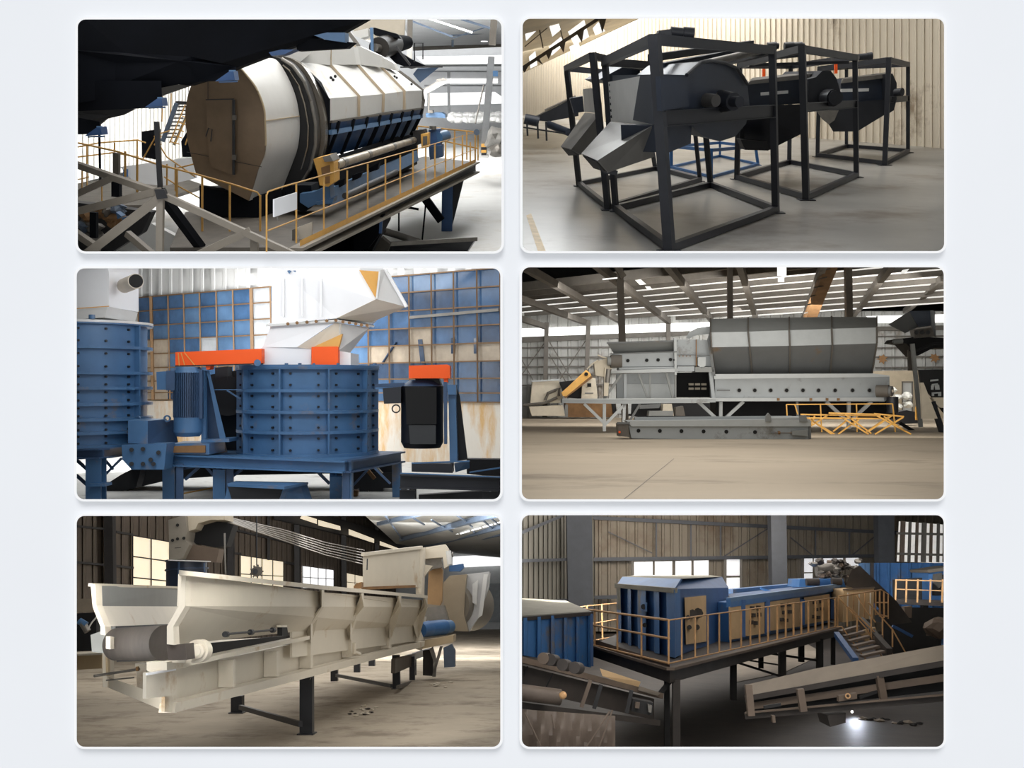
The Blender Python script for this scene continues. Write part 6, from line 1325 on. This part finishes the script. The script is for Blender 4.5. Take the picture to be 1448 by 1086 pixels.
# ---- deck
zk = P(947,944,20.0).z
def K(x, y, z=None): return G(x, y, zk if z is None else z)
cN, cL, cR = K(947,944), K(838,912), K(1187,886)
LP, RP = vplane(cL, cN), vplane(cN, cR)
def Lp(x, y, o=0.0): return O(LP, x, y, o)
def Rp(x, y, o=0.0): return O(RP, x, y, o)
t = Thing('deck_platform', 'raised steel deck on dark columns carrying the blue containers', 'platform')
bk = K(1100,870); t.part('deck', MB().slab([cN, cR, K(1150,868), K(880,893), cL], (0,0,-.08)), m_dk6)
t.part('edge_beam', MB().loft([Lp(836,912),Lp(947,945),Lp(947,966),Lp(836,928)], [Lp(836,912,-.2),Lp(947,945,-.2),Lp(947,966,-.2),Lp(836,928,-.2)]), m_dk6)
t.part('edge_beam', MB().loft([Rp(947,945),Rp(1190,886),Rp(1190,898),Rp(947,966)], [Rp(947,945,-.2),Rp(1190,886,-.2),Rp(1190,898,-.2),Rp(947,966,-.2)]), m_dk6)
t.part('beam_flange', MB().bar(Lp(836,913,.05), Lp(948,946,.05), .15, .05), m_br6); t.part('beam_flange', MB().bar(Rp(947,946,.05), Rp(1190,887,.05), .15, .05), m_br6)
t.part('toe_plate', MB().loft([Lp(840,904,.02),Lp(947,938,.02),Lp(947,947,.02),Lp(840,914,.02)], [Lp(840,904),Lp(947,938),Lp(947,947),Lp(840,914)]), m_br6)
for x,y0,y1,d,w_ in ((956,960,1068,20.3,10),(943,962,1068,22,7),(1037,935,990,25,8),(1106,918,960,29,9),(1076,925,945,33,6),(1133,910,936,33,7),(1159,903,948,31,8),(1178,900,940,33,5)):
    t.part('column', MB().pb(x,y0,x,y1,d,w_), m_dk6 if w_ > 8 else m_dk6b)
for a in ((1040,936,1106,957,28,3),(1076,922,1156,934,31,3),(1060,934,1100,940,28,2),(930,985,950,960,20.5,6)): t.part('brace', MB().pb(*a[:4],a[4],a[5]), m_dk6b)
solo('light_patch', MB().add([G(1040,965),G(1100,955),G(1155,925),G(1150,912),G(1040,935)], [(0,1,2,3,4)]) if 0 else MB().slab([G(1038,966)+Vector((0,0,.01)),G(1108,952)+Vector((0,0,.01)),G(1165,925)+Vector((0,0,.01)),G(1140,910)+Vector((0,0,.01)),G(1030,932)+Vector((0,0,.01))], (0,0,.01)), m_belt6, 'pale dusty concrete patch seen between the deck columns', 'floor patch')  # flat patch, paler than the floor around it
# ---- big blue cabin
t = Thing('control_cabin', 'big bright blue corrugated cabin with sloping grey roof edges and beige door', 'cabin')
dC = 22.0; cF = G(953,930,zk+.0); 
cA = P(876,912,27.0); CL = vplane(cA, cF); CR = vplane(cF, P(1030,910,28.5))
def Cl(x, y, o=0.0): return O(CL, x, y, o)
def Cr(x, y, o=0.0): return O(CR, x, y, o)
inn = Vector((.6,3.0,0))
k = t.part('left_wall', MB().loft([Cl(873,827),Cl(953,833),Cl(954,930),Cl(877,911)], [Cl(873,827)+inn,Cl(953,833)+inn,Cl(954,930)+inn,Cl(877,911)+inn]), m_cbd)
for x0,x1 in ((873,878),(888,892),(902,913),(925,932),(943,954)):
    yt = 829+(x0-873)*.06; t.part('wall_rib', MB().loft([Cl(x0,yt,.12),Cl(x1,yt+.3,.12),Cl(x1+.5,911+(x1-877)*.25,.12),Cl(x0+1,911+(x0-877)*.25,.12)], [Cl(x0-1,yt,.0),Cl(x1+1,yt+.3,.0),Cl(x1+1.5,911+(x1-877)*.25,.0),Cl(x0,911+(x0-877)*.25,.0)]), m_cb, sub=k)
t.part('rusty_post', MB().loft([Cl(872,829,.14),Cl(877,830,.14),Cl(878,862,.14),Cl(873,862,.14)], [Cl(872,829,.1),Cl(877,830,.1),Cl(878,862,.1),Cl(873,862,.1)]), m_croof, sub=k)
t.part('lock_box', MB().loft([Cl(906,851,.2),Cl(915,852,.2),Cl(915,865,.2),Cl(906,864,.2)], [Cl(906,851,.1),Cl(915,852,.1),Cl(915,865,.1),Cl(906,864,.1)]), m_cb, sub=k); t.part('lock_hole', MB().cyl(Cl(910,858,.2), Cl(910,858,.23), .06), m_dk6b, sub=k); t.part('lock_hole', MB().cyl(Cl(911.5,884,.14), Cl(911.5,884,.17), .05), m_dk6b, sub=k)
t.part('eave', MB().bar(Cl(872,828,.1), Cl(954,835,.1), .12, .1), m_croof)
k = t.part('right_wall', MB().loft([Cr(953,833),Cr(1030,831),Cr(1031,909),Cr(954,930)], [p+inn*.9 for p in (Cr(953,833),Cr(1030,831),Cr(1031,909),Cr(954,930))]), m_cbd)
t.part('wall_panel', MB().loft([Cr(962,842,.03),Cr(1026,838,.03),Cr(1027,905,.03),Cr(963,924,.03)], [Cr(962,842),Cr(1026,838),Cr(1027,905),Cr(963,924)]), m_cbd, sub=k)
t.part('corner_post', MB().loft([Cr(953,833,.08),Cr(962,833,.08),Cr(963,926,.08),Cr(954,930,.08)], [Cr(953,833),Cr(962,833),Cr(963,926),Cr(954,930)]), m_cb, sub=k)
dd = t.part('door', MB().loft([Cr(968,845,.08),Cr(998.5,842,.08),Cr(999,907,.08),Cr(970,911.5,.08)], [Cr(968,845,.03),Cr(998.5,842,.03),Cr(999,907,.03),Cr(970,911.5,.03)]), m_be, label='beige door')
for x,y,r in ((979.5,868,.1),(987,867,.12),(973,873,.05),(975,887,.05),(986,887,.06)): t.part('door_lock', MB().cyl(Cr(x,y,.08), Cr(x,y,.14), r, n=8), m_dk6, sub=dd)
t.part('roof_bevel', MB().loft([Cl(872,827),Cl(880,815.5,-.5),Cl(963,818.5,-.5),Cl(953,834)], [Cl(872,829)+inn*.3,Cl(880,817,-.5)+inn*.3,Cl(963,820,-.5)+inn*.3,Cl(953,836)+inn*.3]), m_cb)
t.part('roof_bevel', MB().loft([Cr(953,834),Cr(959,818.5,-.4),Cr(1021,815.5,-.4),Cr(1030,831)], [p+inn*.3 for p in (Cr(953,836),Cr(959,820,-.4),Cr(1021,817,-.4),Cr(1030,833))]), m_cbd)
t.part('roof', MB().add([Cl(880,815.5,-.5),Cl(961,818.5,-.5),Cr(1021,815.5,-.4),P(1005,813.5,31),P(905,813,31)], [(0,1,2,3,4)]), m_croof)
# ---- row of open tanks
t = Thing('tank_row', 'row of low open blue tanks with beige doors behind the long railing', 'tanks')
TR = vplane(P(1031,909,26.5), P(1186,877,36)); 
def Tr(x, y, o=0.0): return O(TR, x, y, o)
tin = Vector((-1.5,2.2,0))
k = t.part('tank_side', MB().loft([Tr(1030,852),Tr(1188,829),Tr(1188,877),Tr(1031,909)], [p+Vector((-.2,.5,0)) for p in (Tr(1030,852),Tr(1188,829),Tr(1188,877),Tr(1031,909))]), m_cb)
t.part('top_edge', MB().bar(Tr(1030,848,.05), Tr(1190,827,.05), .12, .1), m_ltblue); t.part('side_rail', MB().bar(Tr(1030,853,.06), Tr(1176,832,.06), .1, .2), m_cb)
t.part('far_edge', MB().bar(P(1030,838,32), P(1130,828,42), .3, .2), m_cb); t.part('inner_dark', MB().back([P(1031,840,31),P(1130,829,41),P(1176,829,36),P(1034,848,28)], .1), m_cbd)
for a in ((1075,832,1100,840,33),(1120,829,1150,833,38)): t.part('cross_beam', MB().pb(*a, 3), m_cb)
for c in ((1030.5,858,1048,855,1048,902,1031,905),(1051.5,854,1081,851,1081,896,1052,900),(1088,851,1131,845,1131,886,1089,892),(1137,845,1173,840,1173,877,1138,883)):
    d_ = t.part('door', MB().loft(LO(TR,.1,*c), LO(TR,.04,*c)), m_be, label='beige door')
    cx = (c[0]+c[2])/2
    if c[0] > 1050:
        for i, (u, v) in enumerate(((-5,-12),(4,-13),(-3,-2),(5,-3),(0,9),(-6,8))): t.part('door_fitting', MB().bar(Tr(cx+u,872+v-(cx-1066)*.09,.12), Tr(cx+u+3,872+v-(cx-1066)*.09,.12), .1), m_dk6, sub=d_)
for x in (1049.5,1084.5,1134,1177): t.part('tank_post', MB().bar(Tr(x,848,.1), Tr(x,905-(x-1031)*.2,.1), .14), m_cbd)
t = Thing('beige_cabinet', 'upright beige cabinet with vertical streaks right of the tank row', 'cabinet'); t.part('cabinet_body', MB().pf(34,1.5, 1193,834, 1236,831, 1235,874, 1192,880), m_be); t.part('cabinet_top', MB().pb(1192,834,1237,831,33.9,2), m_br6)
for i in range(5): t.part('streak_strip', MB().pb(1199+i*8,838,1198+i*8,876,33.9,1.4), m_rail6 if i%2 else m_cin)
t = Thing('engine_unit', 'cluster of dark engine parts and round silencers above the tank row', 'machine'); random.seed(12)
t.part('silencer', MB().cyl(P(1154,806,37), P(1186,805,37), W(9,37)), m_steel); t.part('silencer', MB().cyl(P(1170,796,37.5), P(1196,797,37.5), W(4,37)), m_br6); t.part('blue_bed', MB().pf(36,1.5, 1131,819, 1192,818, 1196,830, 1130,830), m_cb)
for i in range(26): t.part('engine_part', MB().blob(P(1150+random.uniform(0,66),801+random.uniform(-9,24),36.5), W(random.uniform(2,6),36), .3, W(random.uniform(2,5),36), rough=.4), random.choice([m_dk6,m_br6,m_steel,m_col]))
t.part('intake', MB().cyl(P(1140,823,35.6), P(1158,823,35.6), W(5,36)), m_dk6); t.part('outlet', MB().cyl(P(1176,822,35.6), P(1190,822,35.6), W(5,36)), m_dk6)
solo('inclined_conveyor', MB().loft(L(34.5, 1204,806, 1216,800, 1268,850, 1290,880, 1262,884, 1224,838, 1196,828), L(35.5, 1204,806, 1216,800, 1268,850, 1290,880, 1262,884, 1224,838, 1196,828)), m_dk6, 'dark conveyor sloping down right from the engine cluster', 'conveyor')
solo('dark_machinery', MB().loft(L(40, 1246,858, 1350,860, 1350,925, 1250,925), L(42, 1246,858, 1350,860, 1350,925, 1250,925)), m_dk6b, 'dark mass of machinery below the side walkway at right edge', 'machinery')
t = Thing('scrap_parts', 'small tan and blue parts in the gloom below the side walkway', 'scrap')
t.part('tan_plate', MB().pf(39,.3, 1279,858, 1290,857, 1289,874, 1280,872), m_br6); t.part('tan_mound', MB().blob(P(1328,888,38), .5, .4, .35), m_br6); t.part('blue_pipe', MB().pb(1262,885,1290,900,38.5,4), m_cbd); t.part('blue_post', MB().pb(1333,885,1333,912,38,3), m_cb); t.part('pale_bar', MB().pb(1310,898,1336,896,38.5,2), m_br6)
# ---- railings of the deck
lp = [(841,861,914),(873,866.5,921),(907,872,933),(945.5,877,938)]
railing('ochre_railing', 'ochre tube railing along the left deck edge before the cabin', m_rail6,
    [[Lp(812,859.5,.05),Lp(946,877,.05)],[Lp(838,884,.05),Lp(946,903,.05)],[Lp(838,912,.05),Lp(946,938,.05)]], [(Lp(x,a,.05),Lp(x,b,.05)) for x,a,b in lp], 1.3, 'ochre deck railings')
rx = [964,983,1001,1017,1033,1048,1061,1074,1086,1099,1111,1122,1133,1143,1153,1163,1172,1181]
railing('ochre_railing', 'long ochre railing with many posts along the right deck edge before the tanks', m_rail6,
    [[Rp(946,877,.05),Rp(1182,845,.05)],[Rp(946,938,.05),Rp(1184,886,.05)]], [(Rp(x,877-(x-946)*.136,.05),Rp(x,938-(x-946)*.2185,.05)) for x in rx], 1.1, 'ochre deck railings')
railing('ochre_railing', 'short ochre railing behind the cabin at the far left deck end', m_rail6,
    [[P(810,860,30),P(830,857,32),P(872,853,34)],[P(838,882,30),P(872,876,33)],[P(838,906,30),P(872,900,33)]], [(P(830,857,31),P(831,868,31)),(P(851,855,32),P(852,905,32)),(P(838,885,29),P(838,914,29))], 1.0, 'ochre deck railings')
railing('ochre_railing', 'ochre railing above the stairs beside the beige cabinet', m_rail6,
    [[P(1186,843,33),P(1196,842,33),P(1246,834,34),P(1256,840,34),P(1256,875,34)],[P(1238,852,34),P(1256,852,34)],[P(1240,868,34),P(1256,872,34)]], [(P(1238,834,34),P(1238,870,34)),(P(1244,834,34),P(1244,872,34)),(P(1250,836,34),P(1250,874,34)),(P(1186,842,33),P(1184,890,33))], 1.0, 'ochre deck railings')
t = Thing('deck_stairs', 'steel stairs with ochre rails and blue stringer at right end of the deck', 'stairs')
t.part('stringer', MB().bar(P(1183,897,30), P(1210,934,27), W(7,29), W(7,29)), m_cbd); t.part('stringer', MB().bar(P(1218,880,31), P(1258,925,28), .15, .3), m_dk6)
for i in range(6): t.part('tread', MB().bar(P(1188+i*6,893+i*7,30-i*.5), P(1214+i*7,886+i*7,30-i*.5), .3, .06), m_br6)
for a in ((1184,886,1190,886,1224,932),(1186,845,1226,890,1248,930),(1200,858,1236,893,1262,925),(1228,852,1262,890,1280,922),(1212,842,1224,862,1238,880)): t.part('hand_rail', MB().pt(29.5,1.0,*a), m_rail6)
for a in ((1198,858,1198,886),(1212,870,1212,908),(1232,860,1232,900),(1248,872,1248,920),(1262,890,1262,915)): t.part('rail_post', MB().pb(*a,29.5,1.6), m_rail6)
t.part('tan_panel', MB().pf(29.8,.1, 1214,893, 1238,887, 1244,908, 1228,912), m_be); t.part('tan_panel', MB().pf(29.2,.1, 1236,900, 1248,898, 1252,920, 1240,924), m_br6)
# ---- left container
t = Thing('blue_container', 'blue corrugated container with dusty roof at the left edge', 'container')
bc_ = vplane(P(738,930,21.5), P(837,940,24))
t.part('side_wall', corr(bc_, 726, 837, line(738,874,836,866), line(738,926,836,944), .5, .07), m_cb); t.part('roof', MB().slab([P(724,876,21.3),P(836,868,24),P(800,852,32),P(724,848,31)], (0,0,.06)), m_croof)
t.part('roof_edge', MB().bar(P(724,876,21.2), P(837,867.5,23.9), .08), m_dk6); t.part('end_post', MB().pb(836,868,837,942,23.8,4), m_cbd); t.part('body', MB().pf(24.5,3, 724,876, 835,870, 836,938, 724,926), m_cbd)
# ---- foreground conveyors
t = Thing('belt_conveyor', 'long dusty inclined conveyor crossing the lower right foreground', 'conveyor')
d0, d1 = 18.5, 17.2
t.part('belt_cover', MB().loft([P(1056,968,d0),P(1150,946,18.1),P(1350,909,d1),P(1350,931,d1-.3),P(1140,972,17.9),P(1054,986,d0-.2)], [P(1056,969,d0+.1),P(1150,947,18.2),P(1350,910,d1+.1),P(1350,932,d1-.2),P(1140,973,18),P(1054,987,d0-.1)]), m_belt6)
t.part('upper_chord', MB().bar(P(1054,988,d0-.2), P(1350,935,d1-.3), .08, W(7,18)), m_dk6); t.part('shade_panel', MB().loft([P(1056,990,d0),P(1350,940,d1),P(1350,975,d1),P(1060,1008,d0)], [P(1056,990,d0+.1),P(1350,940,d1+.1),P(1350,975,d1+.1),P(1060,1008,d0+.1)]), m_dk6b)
t.part('middle_strip', MB().bar(P(1066,998,d0-.1), P(1350,956,d1-.2), .06, W(9,18)), m_br6)
t.part('lower_chord', MB().bar(P(1054,1012,d0-.3), P(1350,985,d1-.4), .1, W(9,18)), m_dk6); t.part('chord_lip', MB().bar(P(1054,1008,d0-.4), P(1350,981,d1-.5), .05, .03), m_br6)
for x0,y0,x1,y1,w_ in ((1058,968,1062,1012,9),(1131,974,1136,1006,9),(1243,955,1250,993,9)): t.part('upright', MB().pb(x0,y0,x1,y1,17.4,w_), m_br6)
t.part('roller_bracket', MB().pf(17.3,.1, 1186,984, 1212,980, 1212,988, 1186,992), m_be if 0 else m_br6); t.part('bearing_ring', MB().ring(P(1199,984,17.2), P(1199,984,17.25), .045, .025, 14), m_rail6)
for a in ((1215,986,1240,978),(1262,972,1290,966),(1296,968,1312,962),(1080,1000,1104,996)): t.part('hanger', MB().pb(*a,17.5,4), m_dk6b)
t.part('under_box', MB().pf(17.6,.6, 1170,1012, 1196,1008, 1196,1022, 1174,1028), m_dk6); t.part('drop_bolt', MB().pf(17.4,.1, 1092,1012, 1096,1012, 1097,1022, 1093,1022), m_br6)
gb = G(1207,1012)
def weld(name, kind, p, energy):
    l = bpy.data.lights.new(name, kind); l.energy = energy; l.color = (.8,.88,1); l.shadow_soft_size = .04
    o = bpy.data.objects.new(name, l); COL.objects.link(o); o.matrix_world = R.M @ Matrix.Translation(p); return o
weld('welding_lamp', 'POINT', gb+Vector((0,-.05,.16)), 2.5)
o = weld('welding_spot', 'SPOT', gb+Vector((0,-.1,.45)), 60); o.data.spot_size = math.radians(110); o.data.spot_blend = 1
b_ = R.M @ G(1262,1042); a_ = o.matrix_world.translation.copy(); o.matrix_world = Matrix.Translation(a_) @ (b_-a_).to_track_quat('-Z','Y').to_matrix().to_4x4()
solo('spark_lamp', MB().blob(P(1205,1006.5,17.05), .02, .02, .02, rough=.1), M('spark_white', (255,250,240), emit=6.0, var=0), 'tiny glaring white light under the foreground conveyor', 'lamp')
random.seed(21)
for i in range(12):
    p = G(1222+i*7+random.uniform(-3,3), 1016+i*.8+random.uniform(-2,3)); s_ = random.uniform(.04,.1)
    solo('stone_chip', MB().blob(p+Vector((0,0,s_*.3)), s_*1.3, s_, s_*.5, rough=.5), m_dk6b if i % 3 else m_belt6, ('black' if i % 3 else 'pale')+' lump on the lit wet floor under the conveyor, '+ORD[min(i,10)]+(' from left' if i < 11 else ' and last from left'), 'rubble', 'lumps on the lit floor')
t = Thing('belt_conveyor', 'dark conveyor frame with yellowish plates sloping through the lower left foreground', 'conveyor')
t.part('upper_chord', MB().bar(P(726,930,16.4), P(935,984,19.5), .1, W(8,17)), m_br6); t.part('side_panel', MB().loft([P(726,938,16.6),P(925,988,19.6),P(925,1018,19.6),P(726,972,16.6)], [P(726,938,16.7),P(925,988,19.7),P(925,1018,19.7),P(726,972,16.7)]), m_dk6)
for a in ((746,942,738,962),(782,952,772,972),(835,962,822,1000),(850,968,840,1002),(893,976,886,1008)): t.part('panel_rib', MB().pb(*a,16.8,5 if a[0] > 800 else 2), m_br6 if a[0] in (835,) else m_dk6b)
t.part('tan_plate', MB().loft([P(848,945,18.4),P(906,964,19),P(902,974,19),P(852,956,18.4)], [P(848,945,18.5),P(906,964,19.1),P(902,974,19.1),P(852,956,18.5)]), m_be); t.part('tan_plate', MB().loft([P(904,970,18.8),P(934,980,19.2),P(930,984,19.2),P(902,976,18.8)], [P(904,970,18.9),P(934,980,19.3),P(930,984,19.3),P(902,976,18.9)]), m_belt6)
t.part('cloth_roll', MB().cyl(P(730,978,16), P(792,986,16.2), W(11,16)), m_tarp); t.part('lower_chord', MB().bar(P(726,996,16), P(930,1022,18.6), .1, W(8,17)), m_dk6)
t.part('orange_lamp', MB().blob(P(796,983,15.9), .06, .05, .055, rough=.1), m_rail6, label='small orange side lamp'); t.part('control_box', MB().pf(18.2,.3, 895,988, 924,994, 922,1012, 893,1006), m_dk6b); t.part('box_window', MB().pf(18.1,.1, 899,993, 905,994, 904,1002, 898,1001), m_br6); t.part('box_window', MB().pf(18.1,.1, 916,996, 922,998, 921,1008, 917,1007), m_steel)
t = Thing('pulley_blocks', 'three dark round pulley housings lying on the left conveyor', 'pulleys')
for x, y in ((768,931),(778,933),(795,940),(812,944)): t.part('pulley', MB().cyl(P(x,y,16.3), P(x+7,y+1,16.6), W(8,16.4), n=20), m_dk6 if x != 768 else m_br6)
t = Thing('brown_tarp', 'brown folded tarpaulin hanging in the lower left corner', 'tarpaulin')
mb = MB(); nx, ny = 26, 8; V = []
for j in range(ny+1):
    for i in range(nx+1):
        x = 726+i*(870-726)/nx; yt = 1003+(x-738)*.07; y = yt+(1074-yt)*j/ny; V.append(P(x, y, 15.9+.12*math.sin(i*1.3+j*.5)*(.3+j/ny)-(j/ny)*.5))
mb.add(V, [(j*(nx+1)+i, j*(nx+1)+i+1, (j+1)*(nx+1)+i+1, (j+1)*(nx+1)+i) for j in range(ny) for i in range(nx)], True); t.part('cloth', mb, m_tarp)
for a in ((742,1008,772,1070),(780,1010,784,1030),(862,1006,822,1068),(866,1004,846,1060)): t.part('fold', MB().pt(15.4,1.2,*a), m_br6)
for t in THINGS: t.flush()
